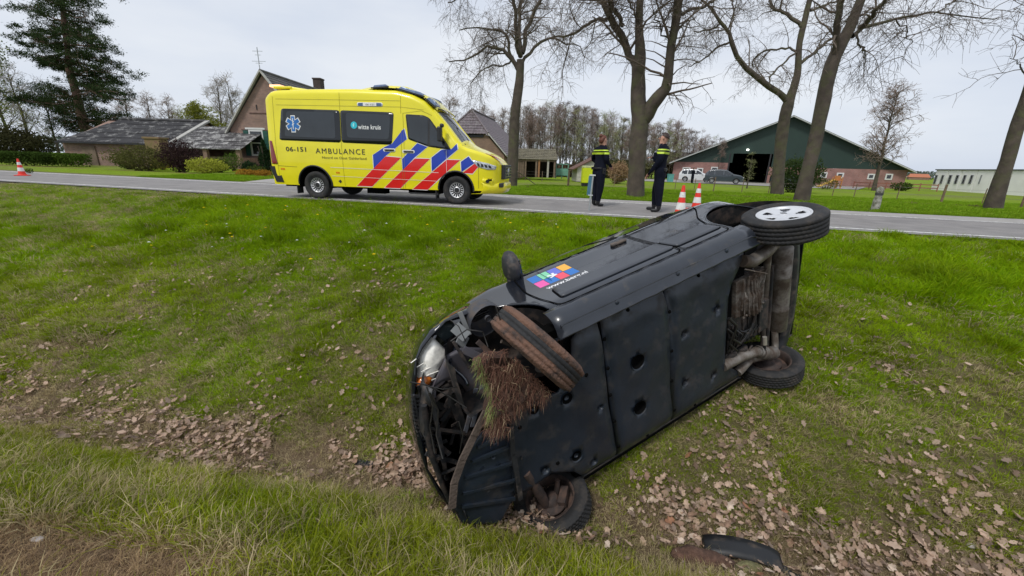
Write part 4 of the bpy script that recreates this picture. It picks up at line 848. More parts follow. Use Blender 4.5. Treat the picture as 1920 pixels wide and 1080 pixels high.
def ainset(x, z):
    i = .02*max(0, .6-z)/.3
    if z > 1.35: i += (z-1.35)*.075
    i += -.012*math.exp(-((z-.95)/.35)**2)
    if x > 4.2: i += .62*((x-4.2)/.85)**3.0
    if x < -1.02: i += .05*((-1.02-x)/.2)**2
    if x > 3.0 and z > 1.42: i += .10*min(1, (x-3.0)/.8)*min(1, (z-1.42)/.3)
    return i
axs = sorted(set(round(v, 3) for v in np.concatenate([np.arange(-1.22, 3.9, .08), np.arange(3.9, 5.04, .05), [5.04]])))
A = Shell(axs, atop, abot, 1.0, ainset, rc=lambda x: .14 if x < 3.9 else .09, ns=30, nc=4, nr=12, crown=lambda x: float(np.interp(x, [3.0, 3.35, 3.8, 4.2, 5.0], [.03, .10, .14, .07, .05])))
AARCH = [(0.0, .37, .47), (3.80, .36, .455)]
def amat(x, y, z, t):
    if t == 'roof' and 3.22 < x < 3.92: return 1
    if t == 'corner' and 3.25 < x < 3.9: return 0
    return 0
nose = lambda p: Vector((p.x-.10*max(0, min(1, (p.x-4.2)/.8))*max(0, 1-(max(0, -p.y-.35)/.5)**2 if p.y < 0 else 1), p.y, p.z))
ab = A.mesh(amat, AARCH, capfront=0, caprear=0, warp=nose).build('body_shell', [yel, aglass], amb)
S_ = -1
def ad(poly, mat, nm, off=.004, r=0, par=amb, step=.1, solid=0):
    o = A.decal(roundpoly(poly, r) if r else poly, off, S_, step=step).build(nm, mat, par, solid=solid); return o
# side glazing
w1 = ad([(-.76, 2.215), (-.88, 1.455), (.82, 1.425), (.82, 2.19)], aglass, 'side_window', .006, .07, solid=.01)
w2 = ad([(.84, 2.19), (.84, 1.425), (2.17, 1.40), (2.24, 2.155)], aglass, 'side_window', .006, .07, solid=.01)
lg = pm('ambulance_glass_inner', (.024, .030, .036), .05, var=.25, scale=1.5, spec=.6, coat=.15)
ad([(-.62, 2.15), (-.72, 1.55), (.68, 1.52), (.68, 2.14)], lg, 'window_pane', .009, .06, w1); ad([(.98, 2.13), (.99, 1.55), (2.10, 1.53), (2.15, 2.10)], lg, 'window_pane', .009, .08, w2)
cw = ad([(2.54, 2.12), (2.60, 1.54), (3.10, 1.38), (3.70, 1.31), (3.42, 1.68), (3.14, 2.04), (3.00, 2.10)], ablk, 'cab_window', .006, .05, solid=.01)
ad([(2.58, 2.08), (2.63, 1.57), (3.10, 1.42), (3.10, 2.03), (2.98, 2.07)], lg, 'window_pane', .009, .04, cw); ad([(3.15, 1.98), (3.15, 1.42), (3.55, 1.36), (3.38, 1.65)], lg, 'window_pane', .009, .03, cw)
# stripes: each one an own shape with a white keyline
def stripe(poly, mat, nm): ad(grow(poly, .022), awht, nm+'_keyline', .0035); ad(poly, mat, nm, .0055)
for P in ([(1.66, 1.15), (1.99, 1.35), (2.17, 1.42), (2.44, 1.74), (2.50, 1.78), (2.56, 1.54), (1.98, 1.12), (1.66, .80)], [(2.43, 1.07), (2.83, 1.45), (3.09, 1.37), (2.75, 1.11), (2.43, .79)], [(3.19, 1.12), (3.45, 1.31), (3.70, 1.33), (3.83, 1.46), (3.86, 1.33), (3.57, 1.10), (3.19, .79)], [(3.94, 1.04), (4.13, 1.17), (4.27, 1.01), (3.95, .80)]): stripe(P, ablu, 'blue_stripe')
for P in ([(1.99, 1.12), (2.40, 1.10), (1.57, .37), (1.15, .37)], [(2.76, 1.09), (3.15, 1.09), (2.33, .35), (1.90, .35)], [(3.58, 1.08), (3.92, 1.08), (3.35, .60), (3.06, .34), (2.66, .34)], [(4.30, 1.02), (4.38, .94), (4.23, .77), (3.98, .78)]): stripe(P, ared, 'red_stripe')
# panel seams, rub line, door edges, handles
sm = pm('seam_shadow_line', (.22, .19, .01), .6)
def seam(pts, w=.006, mat=sm, nm='panel_seam'):
    for a, b in zip(pts, pts[1:]):
        a, b = Vector(a), Vector(b); n = Vector((-(b-a).y, (b-a).x)).normalized()*w/2; ad([tuple(a-n), tuple(b-n), tuple(b+n), tuple(a+n)], mat, nm, .0068, step=.2)
seam([(.83, .36), (.83, 2.6)]); seam([(2.42, .33), (2.42, 1.75)]); seam([(2.42, 2.13), (2.42, 2.56)]); seam([(3.57, 1.3), (3.57, .75), (3.45, .62)], .008, awht); seam([(-1.0, .5), (-.98, 2.5)]); seam([(2.47, .36), (2.49, 1.5), (2.47, 2.14), (2.95, 2.2), (3.2, 2.1)])
seam([(-1.0, .82), (-.46, .80)], .008); seam([(.48, .815), (3.36, .765)], .010, awht); seam([(.50, .60), (3.30, .56)], .008, awht); seam([(-.9, 2.44), (2.4, 2.42)], .006); seam([(-.9, 2.30), (2.42, 2.28), (3.0, 2.22)], .006); seam([(4.38, .42), (4.38, .94)], .008)
for x, z in ((2.10, 1.275), (2.60, 1.25)):
    e_ = ad(roundrect(x-.16, z-.04, x+.16, z+.04, .035), awht, 'door_handle', .008); ad(roundrect(x-.12, z-.02, x+.13, z+.018, .015), ablk, 'grip', .03, par=e_, solid=.02)
def at_(txt, x, z, size, w, mat, nm='lettering', bold=.002, off=.009, par=amb, space=1.08): return A.text(txt, x, z, size, off, S_, bold, width=w, space=space).build(nm, mat, par)
at_('AMBULANCE', .11, 1.150, .185, 1.34, ink, bold=.0, space=1.25); at_('06-151', -.72, 1.185, .155, .56, ink); at_('Noord en Oost Gelderland', .27, 1.025, .085, 1.20, ink, bold=.0); at_('witte kruis', 1.30, 1.755, .15, .60, awht, off=.013, bold=.003, par=w2)
at_('RTK', -.93, .715, .06, .12, ared); at_('RTK', .62, .665, .06, .10, ared)
cy = pm('turquoise_dot', (.02, .50, .62), .4); o = ad([(1.19+.085*math.cos(a), 1.845+.085*math.sin(a)) for a in np.linspace(0, 6.0, 16)]+[(1.28, 1.76)], cy, 'logo_dot', .012, par=w2); ad([(1.16, 1.81), (1.19, 1.80), (1.215, 1.87), (1.19, 1.90), (1.16, 1.87)], pm('turquoise_pale', (.35, .8, .85), .4), 'logo_mark', .014, par=w2)
ad(roundrect(.66, .455, .74, .49, .01), ink, 'fuel_symbol', .009); ad(roundrect(.69, .43, .72, .51, .005), ink, 'fuel_symbol', .009)
# star of life
sx, sz = -.455, 1.85
def star(k, mat, off):
    mb = MB()
    for q in range(3):
        a = R(90+60*q); c, s = math.cos(a), math.sin(a); L_, w_ = .205*k, .052*k if k < 1 else .062
        A.decal([(sx+c*u-s*v, sz+s*u+c*v) for u, v in ((-L_, -w_), (L_, -w_), (L_, w_), (-L_, w_))], off+.001*q, S_, mb, step=.1)
    mb.build('star_of_life', mat, w1)
star(1.0, awht, .012); star(.88, pm('star_blue', (.02, .15, .45), .4), .0155)
mb = MB(); A.decal([(sx-.010, sz-.13), (sx+.010, sz-.13), (sx+.010, sz+.14), (sx-.010, sz+.14)], .020, S_, mb); A.decal([(sx-.03, sz-.04), (sx+.035, sz+.0), (sx+.03, sz+.02), (sx-.03, sz-.02)], .020, S_, mb); A.decal([(sx-.035, sz+.07), (sx+.03, sz+.04), (sx+.03, sz+.06), (sx-.03, sz+.09)], .020, S_, mb); mb.build('staff_of_asclepius', awht, w1)
# number plate lamp strip high on the side
l0 = ad(roundrect(1.29, 2.285, 1.96, 2.375, .042), awht, 'marker_light', .006, solid=.01); ad(roundrect(1.315, 2.295, 1.935, 2.365, .034), pm('marker_blue_grey', (.07, .12, .25), .3), 'marker_lens', .010, par=l0); ad([(1.45, 2.292), (1.80, 2.292), (1.80, 2.368), (1.45, 2.368)], awht, 'marker_plate', .014, par=l0); at_('06-151', 1.52, 2.306, .06, .22, ink, off=.017, par=l0, bold=0)
# tail lamp and rear bumper
ad([(-1.19, 1.44), (-1.10, 1.43), (-1.0, .86), (-1.19, .86)], pm('tail_lamp_red', (.22, .008, .006), .15, coat=.6), 'tail_lamp', .012, .02, solid=.02, step=.04)
rbp = MB(); vs = []
for k in range(17):
    y = -.98+1.96*k/16; x = -1.30+.20*(abs(y)/.98)**6; vs += [(x+.06, y, .80), (x, y, .78), (x-.02, y, .60), (x+.02, y, .44), (x+.14, y, .40)]
rbp.add(vs, [(k*5+j, (k+1)*5+j, (k+1)*5+j+1, k*5+j+1) for k in range(16) for j in range(4)], 0, True)
for sd_ in (-1, 1): rbp.add([(-1.26, sd_*.985, .80), (-1.0, sd_*.992, .80), (-.9, sd_*.992, .40), (-1.12, sd_*.985, .40)], [(0, 1, 2, 3)])
rbp.build('rear_bumper', ablk, amb, solid=.01)
# arches, mud flaps, underside, sill
for (ax, az, ar) in AARCH:
    lip = MB(); lip.tube([(ax+ar*math.cos(R(a)), -A.y(ax+ar*math.cos(R(a)), az+ar*math.sin(R(a)))-.004, az+ar*math.sin(R(a))) for a in range(-4, 186, 8)], .022, 6); lip.build('wheel_arch', ablk, amb)
    ln = MB(); vs = []
    for k in range(19):
        a = R(-10+200*k/18)
        for j in range(3): vs.append((ax+ar*math.cos(a), -.97+j*.17, az+ar*math.sin(a)))
    vs.append((ax, -.62, az)); ln.add(vs, [(k*3+j, k*3+j+1, (k+1)*3+j+1, (k+1)*3+j) for k in range(18) for j in range(2)]+[(57, k*3+2, (k+1)*3+2) for k in range(18)], 0); ln.build('wheel_arch_liner', MATS['black_void'], amb)
for (x, y) in ((-.55, -.86), (3.27, -.86)): q = MB(); q.box((x, y, .29), (.03, .24, .34)); q.build('mud_flap', ablk, amb, bevel=.008)
un = MB(); un.box((1.6, 0, .36), (5.2, 1.6, .14)); un.box((1.5, -.5, .24), (.5, .3, .14)); un.box((2.6, .2, .22), (.9, .4, .1)); un.tube([(-1.1, .3, .26), (2.4, .3, .26)], .04, 8); un.build('chassis', MATS['black_void'], amb)
st = MB(); st.box((2.95, -.86, .235), (.75, .22, .03)); st.bar((2.65, -.8, .24), (2.65, -.7, .36), .03); st.bar((3.25, -.8, .24), (3.25, -.7, .36), .03); st.build('side_step', ablk, amb, bevel=.006)
ch = pm('rim_silver', (.52, .52, .53), .35, metal=.4, var=.06)
for x in (0.0, 3.80):
    for sd_ in (-1, 1): wheel(amb, (x, sd_*.86, .352), (0, sd_, 0), .352, .215, .225, rubber, ch, ablk, 'steel')
# roof: rear light bar, beacon hump, cab light pods, windscreen, bonnet details
lb_ = MB(); lb_.box((-.80, 0, 2.735), (.50, 1.5, .06), m=0); lb_.add([(-.6, -.72, 2.76), (-.1, -.66, 2.70), (-.1, .66, 2.70), (-.6, .72, 2.76), (-.6, -.74, 2.64), (-.1, -.70, 2.64)], [(0, 1, 2, 3), (0, 4, 5, 1)]); lb_.build('rear_light_bar', yel, amb, bevel=.02)
lo = MB(); lo.box((-1.02, -.3, 2.775), (.30, .85, .055)); lo.build('warning_lamp', pm('lit_orange_lamp', (1, .42, .22), .4, emit=1.6), amb, bevel=.015)
hp = MB(); vs = []; rows = [(1.25, 2.70), (1.6, 2.765), (2.05, 2.80), (2.5, 2.775), (2.95, 2.59), (3.30, 2.30)]
for x, z in rows:
    for y, dz in ((-.80, -.07), (-.72, -.01), (-.4, .01), (0, .015), (.4, .01), (.72, -.01), (.80, -.07)): vs.append((x, y, z+dz))
hp.add(vs, [(i*7+j, (i+1)*7+j, (i+1)*7+j+1, i*7+j+1) for i in range(5) for j in range(6)], 0, True); hp.add([vs[0], vs[3], vs[6]], [(0, 1, 2)]); hp.build('roof_cowl', yel, amb)
bl = pm('blue_beacon_lens', (.16, .22, .36), .08, var=.25, scale=16, coat=.6, metal=.2)
def pod(x0, z0, x1, z1, h, y0=-.83, y1=-.45):
    q = MB(); d = Vector((x1-x0, 0, z1-z0)); nn = Vector((-d.z, 0, d.x)).normalized(); q.prism([(0, 0), (1, 0), (.86, h), (.14, h)], lambda p: (x0+d.x*p[0]+nn.x*p[1], y0, z0+d.z*p[0]+nn.z*p[1]), lambda p: (x0+d.x*p[0]+nn.x*p[1], y1, z0+d.z*p[0]+nn.z*p[1]))
    o = q.build('beacon', bl, amb, bevel=.02); k = MB(); k.bar((x0-.02, y0-.006, z0+.01), (x1+.02, y0-.006, z1+.01), .02, .03); k.build('beacon_base', ablk, o)
pod(1.66, 2.705, 2.08, 2.735, .075); pod(2.30, 2.70, 2.98, 2.52, .085); pod(3.03, 2.49, 3.26, 2.28, .08)
pod(2.36, 2.72, 2.95, 2.56, .085, .45, .83)
for sd_ in (-1, 1): fr = MB(); fr.tube([(x, sd_*(A.y(x, atop(x)-.14)-.10), atop(x)-.015) for x in np.linspace(3.22, 3.94, 8)], .035, 8); fr.build('windscreen_pillar', yel, amb)
wb = MB(); wb.tube([(3.96, y, atop(3.93)+.01+.0*y) for y in np.linspace(-.72, .72, 7)], .03, 6); wb.bar((3.93, -.3, 1.46), (3.62, .15, 1.80), .02); wb.bar((3.93, .35, 1.46), (3.62, .7, 1.78), .02); wb.build('wiper', ablk, amb)
gr = MB(); gr.box((4.92, 0, .82), (.10, 1.16, .36)); 
gr.build('grille', ablk, amb, bevel=.02)
for k in range(4): q = MB(); q.box((4.975, 0, .70+.075*k), (.02, 1.04-.03*k, .018)); q.build('grille_bar', pm('chrome_bar', (.4, .4, .42), .25, metal=.9), amb)
q = MB(); q.lathe([(0, .03), (.09, .03), (.105, .015), (.105, 0)], c=(4.965, 0, .82), axis=(1, 0, 0), n=20); q.build('badge', MATS['chrome_bar'], amb)
q = MB(); q.box((4.90, 0, .50), (.10, 1.5, .11)); q.build('bumper_intake', ablk, amb, bevel=.02)
hlp = [(4.20, 1.085), (4.30, 1.085), (4.62, 1.02), (4.80, .96), (4.78, .88), (4.60, .87), (4.36, .935)]
hl = ad(hlp, pm('headlamp_glass', (.55, .57, .60), .1, metal=.5, var=.35, scale=25, coat=.7, bump=.3), 'headlight', .012, .02, solid=.02, step=.05)
for k in range(4): ad([(4.36+.09*k, .95-.012*k), (4.42+.09*k, .94-.012*k), (4.40+.09*k, 1.01-.015*k), (4.34+.09*k, 1.03-.015*k)], ablk, 'lamp_fin', .016, par=hl, step=.1)
ad(roundrect(4.47, .535, 4.74, .66, .04), yel, 'fog_lamp_surround', .010, solid=.01); ad([(4.60+.045*math.cos(a), .595+.045*math.sin(a)) for a in np.linspace(0, 5.8, 12)], ablk, 'fog_lamp', .02)
bt = MB(); vs = []
for k in range(21):
    y = -1.0+2.0*k/20; x = 4.985-.50*max(0, (abs(y)-.35)/.65)**2.2; vs += [(x-.05, y, .56), (x+.0, y, .52), (x+.01, y, .40), (x-.06, y, .30), (x-.3, y*.96, .28)]
bt.add(vs, [(k*5+j, (k+1)*5+j, (k+1)*5+j+1, k*5+j+1) for k in range(20) for j in range(4)], 0, True); bt.build('front_bumper', yel, amb, solid=.01)
bn = MB(); vs = []
for k in range(9):
    y = -.86+.35*k/8
    for x in (4.52, 4.72, 4.90, 5.0): vs.append((x, y if A.y(x, atop(x)-.1) > abs(y) else -A.y(x, atop(x)-.1)+.03, atop(x)+.012))
bn.add(vs, [(k*4+j, k*4+j+1, (k+1)*4+j+1, (k+1)*4+j) for k in range(8) for j in range(3)], 0, True); bn.build('bonnet_patch', ared, amb)
mr = MB(); mr.bar((3.50, -.98, 1.50), (3.50, -1.12, 1.55), .10, .06); mr.box((3.47, -1.18, 1.66), (.10, .17, .34)); mr.box((3.50, -1.10, 1.86), (.09, .12, .09)); mr.build('wing_mirror', ablk, amb, bevel=.03)
# ================================================================ people
skin_m = pm('skin', (.50, .27, .19), .55, var=.08); navy = pm('navy_uniform', (.0055, .007, .015), .9, spec=.15, var=.25, scale=9, bump=.4, bscale=14); boot = pm('black_boots', (.010, .010, .011), .45); hiviz = pm('hi_vis_yellow', (.48, .64, .03), .5, var=.06, emit=0); hivw = pm('reflective_band', (.55, .58, .58), .3); hairm = {'brown': pm('dark_brown_hair', (.035, .018, .012), .6, var=.3, scale=40), 'auburn': pm('auburn_hair', (.115, .035, .018), .6, var=.3, scale=40)}
def skinned(nodes, edges, sub=1):
    """nodes: name -> (pos, r); one continuous surface"""
    nm = list(nodes); me = bpy.data.meshes.new('s'); me.from_pydata([nodes[k][0] for k in nm], [(nm.index(a), nm.index(b)) for a, b in edges], []); ob = bpy.data.objects.new('s', me); COL.objects.link(ob)
    sk = ob.modifiers.new('skin', 'SKIN'); sk.use_smooth_shade = True; sk.branch_smoothing = .6
    for i, k in enumerate(nm):
        r_ = nodes[k][1]; me.skin_vertices[0].data[i].radius = (r_, r_) if not isinstance(r_, tuple) else r_
    me.skin_vertices[0].data[0].use_root = True
    sb = ob.modifiers.new('sub', 'SUBSURF'); sb.levels = sub; sb.render_levels = sub
    dg = bpy.context.evaluated_depsgraph_get(); dg.update(); out = bpy.data.meshes.new_from_object(ob.evaluated_get(dg)); bpy.data.objects.remove(ob); return out
def person(loc, face, h, pose, hair, label, detail=True, uniform=True, shirt=None, trousers=None):
    ang = math.atan2(face[1], face[0]); t = thing('person', label, 'person', loc, ang)
    V3 = lambda x, y, z: Vector((x*h, y*h, z*h)); N_ = {}
    def nd(k, x, y, z, r_): N_[k] = (V3(x, y, z), r_*h if not isinstance(r_, tuple) else (r_[0]*h, r_[1]*h))
    ln = pose.get('lean', 0)
    nd('pelvis', 0, 0, .53, .084); nd('waist', .01+ln*.3, 0, .62, .082); nd('chest', .005+ln, 0, .735, .092); nd('upper', .0+ln*1.2, 0, .80, .070); nd('neck', .012+ln*1.3, 0, .852, .033); nd('head0', .020+ln*1.4, 0, .892, .047); nd('head1', .015+ln*1.5, 0, .940, .058); nd('head2', .005+ln*1.5, 0, .972, .042)
    E_ = [('pelvis', 'waist'), ('waist', 'chest'), ('chest', 'upper'), ('upper', 'neck'), ('neck', 'head0'), ('head0', 'head1'), ('head1', 'head2')]
    for sd_, S2 in ((1, 'l'), (-1, 'r')):
        hx, kx, kz, axx, ay, fz = pose['leg'+S2]
        nd('hip'+S2, hx, sd_*.055, .47, .074); nd('knee'+S2, kx, sd_*(.06+ay*.5), kz, .054); nd('shin'+S2, (kx*.45+axx*.55), sd_*(.062+ay*.8), .17+fz*.5, .042); nd('ankle'+S2, axx, sd_*(.06+ay), .055+fz, .033); nd('heel'+S2, axx+.005, sd_*(.06+ay), .026+fz, .028); nd('toe'+S2, axx+.105, sd_*(.068+ay), .022+fz*.3, .022)
        E_ += [('pelvis', 'hip'+S2), ('hip'+S2, 'knee'+S2), ('knee'+S2, 'shin'+S2), ('shin'+S2, 'ankle'+S2), ('ankle'+S2, 'heel'+S2), ('heel'+S2, 'toe'+S2)]
        e3, w3 = pose['arm'+S2]
        nd('sho'+S2, ln*1.2, sd_*.112, .805, .052); nd('elb'+S2, *e3[:1], sd_*e3[1], e3[2], .041); nd('wri'+S2, w3[0], sd_*w3[1], w3[2], .022)
        E_ += [('upper', 'sho'+S2), ('sho'+S2, 'elb'+S2), ('elb'+S2, 'wri'+S2)]
        d = (N_['wri'+S2][0]-N_['elb'+S2][0]).normalized(); side_ = d.cross(Vector((0, 0, 1))).normalized(); upv = side_.cross(d).normalized(); W_ = N_['wri'+S2][0]
        N_['palm'+S2] = (W_+d*.040*h, .021*h); E_ += [('wri'+S2, 'palm'+S2)]
        if detail:
            for q in range(4):
                L_ = (.040, .046, .044, .034)[q]*h; o = side_*((q-1.5)*.0125*h); b = N_['palm'+S2][0]+o+d*.006*h
                N_['f%d%s' % (q, S2)] = (b+d*.012*h, .0060*h); N_['g%d%s' % (q, S2)] = (b+d*(.012*h+L_*.5)-upv*.006*h, .0052*h); N_['h%d%s' % (q, S2)] = (b+d*(.012*h+L_*.75)-upv*.020*h, .0045*h)
                E_ += [('palm'+S2, 'f%d%s' % (q, S2)), ('f%d%s' % (q, S2), 'g%d%s' % (q, S2)), ('g%d%s' % (q, S2), 'h%d%s' % (q, S2))]
            N_['t1'+S2] = (W_+d*.030*h+side_*(.020*h*sd_)+upv*.006*h, .0070*h); N_['t2'+S2] = (W_+d*.058*h+side_*(.026*h*sd_)+upv*.004*h, .0055*h); E_ += [('palm'+S2, 't1'+S2), ('t1'+S2, 't2'+S2)]
    for k_ in N_:
        if k_[:3] in ('hip', 'kne', 'shi', 'elb', 'sho'): N_[k_] = (N_[k_][0], N_[k_][1]*pose.get('bulk', 1.08)**.6)
    me = skinned(N_, E_, 1); me.name = 'body'
    for v in me.vertices: # broader, flatter trunk
        z = v.co.z/h
        if .45 < z < .84 and abs(v.co.y) < .12*h: k = math.sin((z-.45)/.39*math.pi)**.5; v.co.y *= (1+.22*k)*pose.get('bulk', 1.1); v.co.x = (v.co.x-ln*h)*(1-.08*k)+ln*h
    mats = [skin_m, shirt or navy, trousers or navy, boot, hiviz, hivw]
    for q in mats: me.materials.append(q)
    J = [(k, N_[k][0]) for k in N_]
    for p in me.polygons:
        c = p.center; z = c.z/h; k = min(J, key=lambda q: (q[1]-c).length)[0]; mi = 1
        if k.startswith('head') or k == 'neck' and z > .865: mi = 0
        elif k[:4] == 'palm' or k[0] in 'fgt' and k[1].isdigit() or k[0] == 'h' and k[1].isdigit(): mi = 0
        elif k.startswith(('heel', 'toe', 'ankle')) and z < .085: mi = 3
        elif z < .50: mi = 2
        p.material_index = mi; p.use_smooth = True
    if uniform:  # chest and upper-arm bands
        bm = bmesh.new(); bm.from_mesh(me)
        for zc in (.738, .764, .783, .800): bmesh.ops.bisect_plane(bm, geom=bm.verts[:]+bm.edges[:]+bm.faces[:], plane_co=(0, 0, zc*h), plane_no=(0, 0, 1))
        for f in bm.faces:
            z = f.calc_center_median().z/h
            if f.material_index == 1 and (.738 < z < .764 or .783 < z < .800): f.material_index = 4
            elif f.material_index == 1 and .764 < z < .783: f.material_index = 1
        bm.to_mesh(me); bm.free()
    bo = bpy.data.objects.new('body', me); COL.objects.link(bo); bo.parent = t
    hx, hy, hz_ = N_['head1'][0]
    if detail:
        f_ = MB(); f_.tube([(hx+.050*h, 0, hz_+.012*h), (hx+.068*h, 0, hz_-.010*h), (hx+.056*h, 0, hz_-.016*h)], [.006*h, .0095*h, .006*h], 6)
        for s3 in (-1, 1): f_.ball((hx-.002*h, s3*.055*h, hz_-.004*h), (.012*h, .006*h, .018*h), 8)
        f_.ball((hx+.034*h, 0, hz_-.046*h), (.020*h, .020*h, .013*h), 8); f_.build('face', skin_m, t)
        e_ = MB()
        for s3 in (-1, 1): e_.ball((hx+.050*h, s3*.020*h, hz_+.006*h), (.005*h, .008*h, .0045*h), 8)
        e_.build('eyes', boot, t); l_ = MB(); l_.ball((hx+.055*h, 0, hz_-.030*h), (.005*h, .015*h, .004*h), 8); l_.build('mouth', pm('lips', (.35, .12, .10), .5), t)
    ha = MB(); vs = []; fs = []; K, n = 9, 18
    for i in range(K+1):
        ph = math.pi*.60*i/K
        for j in range(n):
            a = 2*math.pi*j/n; back = (1-math.cos(a))/2; lim = .33+.67*back; p2 = ph*lim; rr = (.061+.003*math.sin(j*5+i*3))*h; vs.append((hx-.004*h+rr*math.sin(p2)*math.cos(a), rr*.95*math.sin(p2)*math.sin(a), hz_+.002*h+rr*1.02*math.cos(p2)))
    ha.add(vs, [(i*n+j, (i+1)*n+j, (i+1)*n+(j+1) % n, i*n+(j+1) % n) for i in range(K) for j in range(n)], 0, True)
    if hair == 'auburn': ha.ball((hx-.045*h, 0, hz_+.050*h), (.030*h, .030*h, .028*h), 10); ha.ball((hx-.035*h, 0, hz_-.01*h), (.035*h, .045*h, .045*h), 10)
    ha.build('hair', hairm[hair], t)
    if uniform:
        b = MB(); b.lathe([(.088*h, -.012*h), (.092*h, -.012*h), (.092*h, .012*h), (.088*h, .012*h)], c=(0, 0, .545*h), n=20); b.v = [(x*.88, y*1.12, z) for x, y, z in b.v]
        b.box((.0, -.105*h, .51*h), (.05*h, .035*h, .085*h)); b.box((.03*h, .105*h, .535*h), (.045*h, .035*h, .045*h)); b.box((-.07*h, .05*h, .545*h), (.03*h, .05*h, .04*h)); b.box((.075*h, -.04*h, .545*h), (.025*h, .04*h, .04*h)); b.build('duty_belt', boot, t, bevel=.008)
        if pose.get('vest'): v_ = MB(); v_.box((.075*h, 0, .70*h), (.05*h, .16*h, .12*h)); v_.box((.10*h, .03*h, .72*h), (.02*h, .04*h, .05*h)); v_.build('vest_pouch', navy, t, bevel=.015)
        c_ = MB(); c_.lathe([(.036*h, 0), (.042*h, 0), (.038*h, .028*h), (.034*h, .028*h)], c=(.012*h+ln*h*1.3, 0, .838*h), n=14); c_.build('collar', navy, t)
    return t
gm = onground(1229, 399); gm.z = .006
person(gm, (-.80, .50), 1.82, dict(bulk=1.25, lean=-.005, legl=(0, -.03, .28, -.06, .055, .0), legr=(0, .05, .28, .06, .055, .0), arml=((-.01, .155, .66), (.11, .13, .50)), armr=((.02, .155, .665), (.15, .10, .69)), vest=1), 'brown', 'man in dark police uniform with yellow shoulder bands standing on the road facing left')
gw = onground(1117, 389); gw.z = .006
person(gw, (.86, .50), 1.80, dict(lean=.012, legl=(0, .03, .29, .0, .0, .0), legr=(0, .0, .28, -.02, .0, .0), arml=((.0, .15, .66), (.13, .09, .62)), armr=((-.02, .155, .66), (.10, .10, .585)), vest=1), 'auburn', 'woman in dark police uniform with her auburn hair up standing beside the blue-grey marker post')
# ================================================================ traffic cones
cr_ = pm('cone_red', (.75, .035, .018), .45, var=.08); cw_ = pm('cone_white', (.74, .74, .72), .4, var=.08, dirt=((.4, .38, .34), .15, 9))
def cone(loc, rz, label, group='red and white traffic cones', h=.75, tilt=0):
    t = thing('traffic_cone', label, 'traffic cone', loc, rz, group); t.rotation_euler = (tilt, 0, rz)
    b = MB(); b.box((0, 0, .018), (.42, .42, .036)); b.lathe([(.16, .03), (.155, .06), (.14, .065)], n=20); b.build('base', cr_, t, bevel=.01)
    zs = [.06, .20, .36, .48, .60, h]; rad = lambda z: .138-(z/h)*.108
    for i in range(5):
        m_ = MB(); z0, z1 = zs[i], zs[i+1]; e = .003 if i % 2 else 0; m_.lathe([(rad(z0)+e, z0), (rad(z1)+e, z1)], n=24)
        if i == 4: m_.lathe([(rad(z1), z1), (.02, z1), (.02, z1-.03)], n=24)
        m_.build('red_band' if i % 2 == 0 else 'white_band', cr_ if i % 2 == 0 else cw_, t)
    t.scale = (.92,)*3
    return t
g = onground(1273, 412); cone((g.x, g.y, .004), .3, 'large red and white traffic cone nearest the overturned car')
g = onground(1304, 396); cone((g.x, g.y, .004), .1, 'red and white traffic cone just behind the nearest one on the road')
g = onground(43, 331); cone((g.x, g.y, .004), .5, 'lone red and white traffic cone on the road far left in front of the pine')
g = onground(543, 352); cone((g.x, g.y+1.0, .004), .5, 'red cone mostly hidden behind the rear of the ambulance')
# marker pole with blue-grey plate by the near verge
g = onground(1104, 398); t = thing('marker_post', 'leaning galvanised marker post with a narrow blue plate in the near verge', 'marker post', (g.x, g.y, g.z), 0); t.rotation_euler = (0, R(2), 0)
pgal = pm('galvanised_post', (.38, .40, .40), .5, metal=.4, var=.15); q = MB(); q.tube([(0, 0, -.1), (0, 0, .86)], .022, 10); q.build('post', pgal, t); q = MB(); q.box((-.055, 0, .62), (.085, .02, .44)); q.build('plate', pm('faded_blue_plate', (.06, .16, .23), .5, var=.2), t, bevel=.006); q = MB(); q.box((-.01, 0, .86), (.13, .05, .03)); q.box((-.01, 0, .40), (.11, .04, .02)); q.build('bracket', pm('white_bracket', (.6, .62, .62), .5), t)
# kilometre stone across the road
g = onground(1640, 394); t = thing('bollard', 'short weathered white concrete bollard in the far verge right of the wheel', 'bollard', (g.x, g.y, g.z)); q = MB(); q.lathe([(.105, -.05), (.10, .30), (.085, .42), (.085, .50), (.10, .52), (.09, .60), (.06, .67), (0, .69)], n=16); q.build('stone', pm('weathered_concrete', (.36, .35, .31), .9, var=.25, scale=12, bump=.4, dirt=((.12, .12, .08), .45, 9)), t); q = MB(); q.lathe([(.098, .44), (.099, .50)], n=16); q.build('dark_band', pm('band_dark', (.05, .05, .05), .7), t)
# torn wheel-arch piece and clod in the foreground, small grille scrap in the ditch, stones
g = onground(1392, 1058); t = thing('broken_wheel_arch_liner', 'torn black plastic wheel-arch liner lying in the leaves at the bottom edge', 'car debris', (g.x, g.y, g.z+.0), R(-14)); q = MB(); vs = []
for k in range(15):
    a = R(15+150*k/14)
    for j in range(4): vs.append((.17*math.cos(a), -.03+.05*j, .075*math.sin(a)+.012*j))
q.add(vs, [(k*4+j, k*4+j+1, (k+1)*4+j+1, (k+1)*4+j) for k in range(14) for j in range(3)], 0, True); q.add([(-.17, -.03, .01), (-.14, .13, .03), (-.05, .14, .06), (-.03, -.02, .05)], [(0, 1, 2, 3)]); q.add([(.16, -.03, .03), (.14, .06, .03), (.24, .03, -.01), (.22, -.06, -.015)], [(0, 1, 2, 3)]); q.build('liner_shell', pm('scrap_plastic', (.012, .013, .015), .5, var=.2, dirt=((.08, .06, .045), .2, 14)), t, solid=.005); t.scale = (1.5, .9, 1.0)
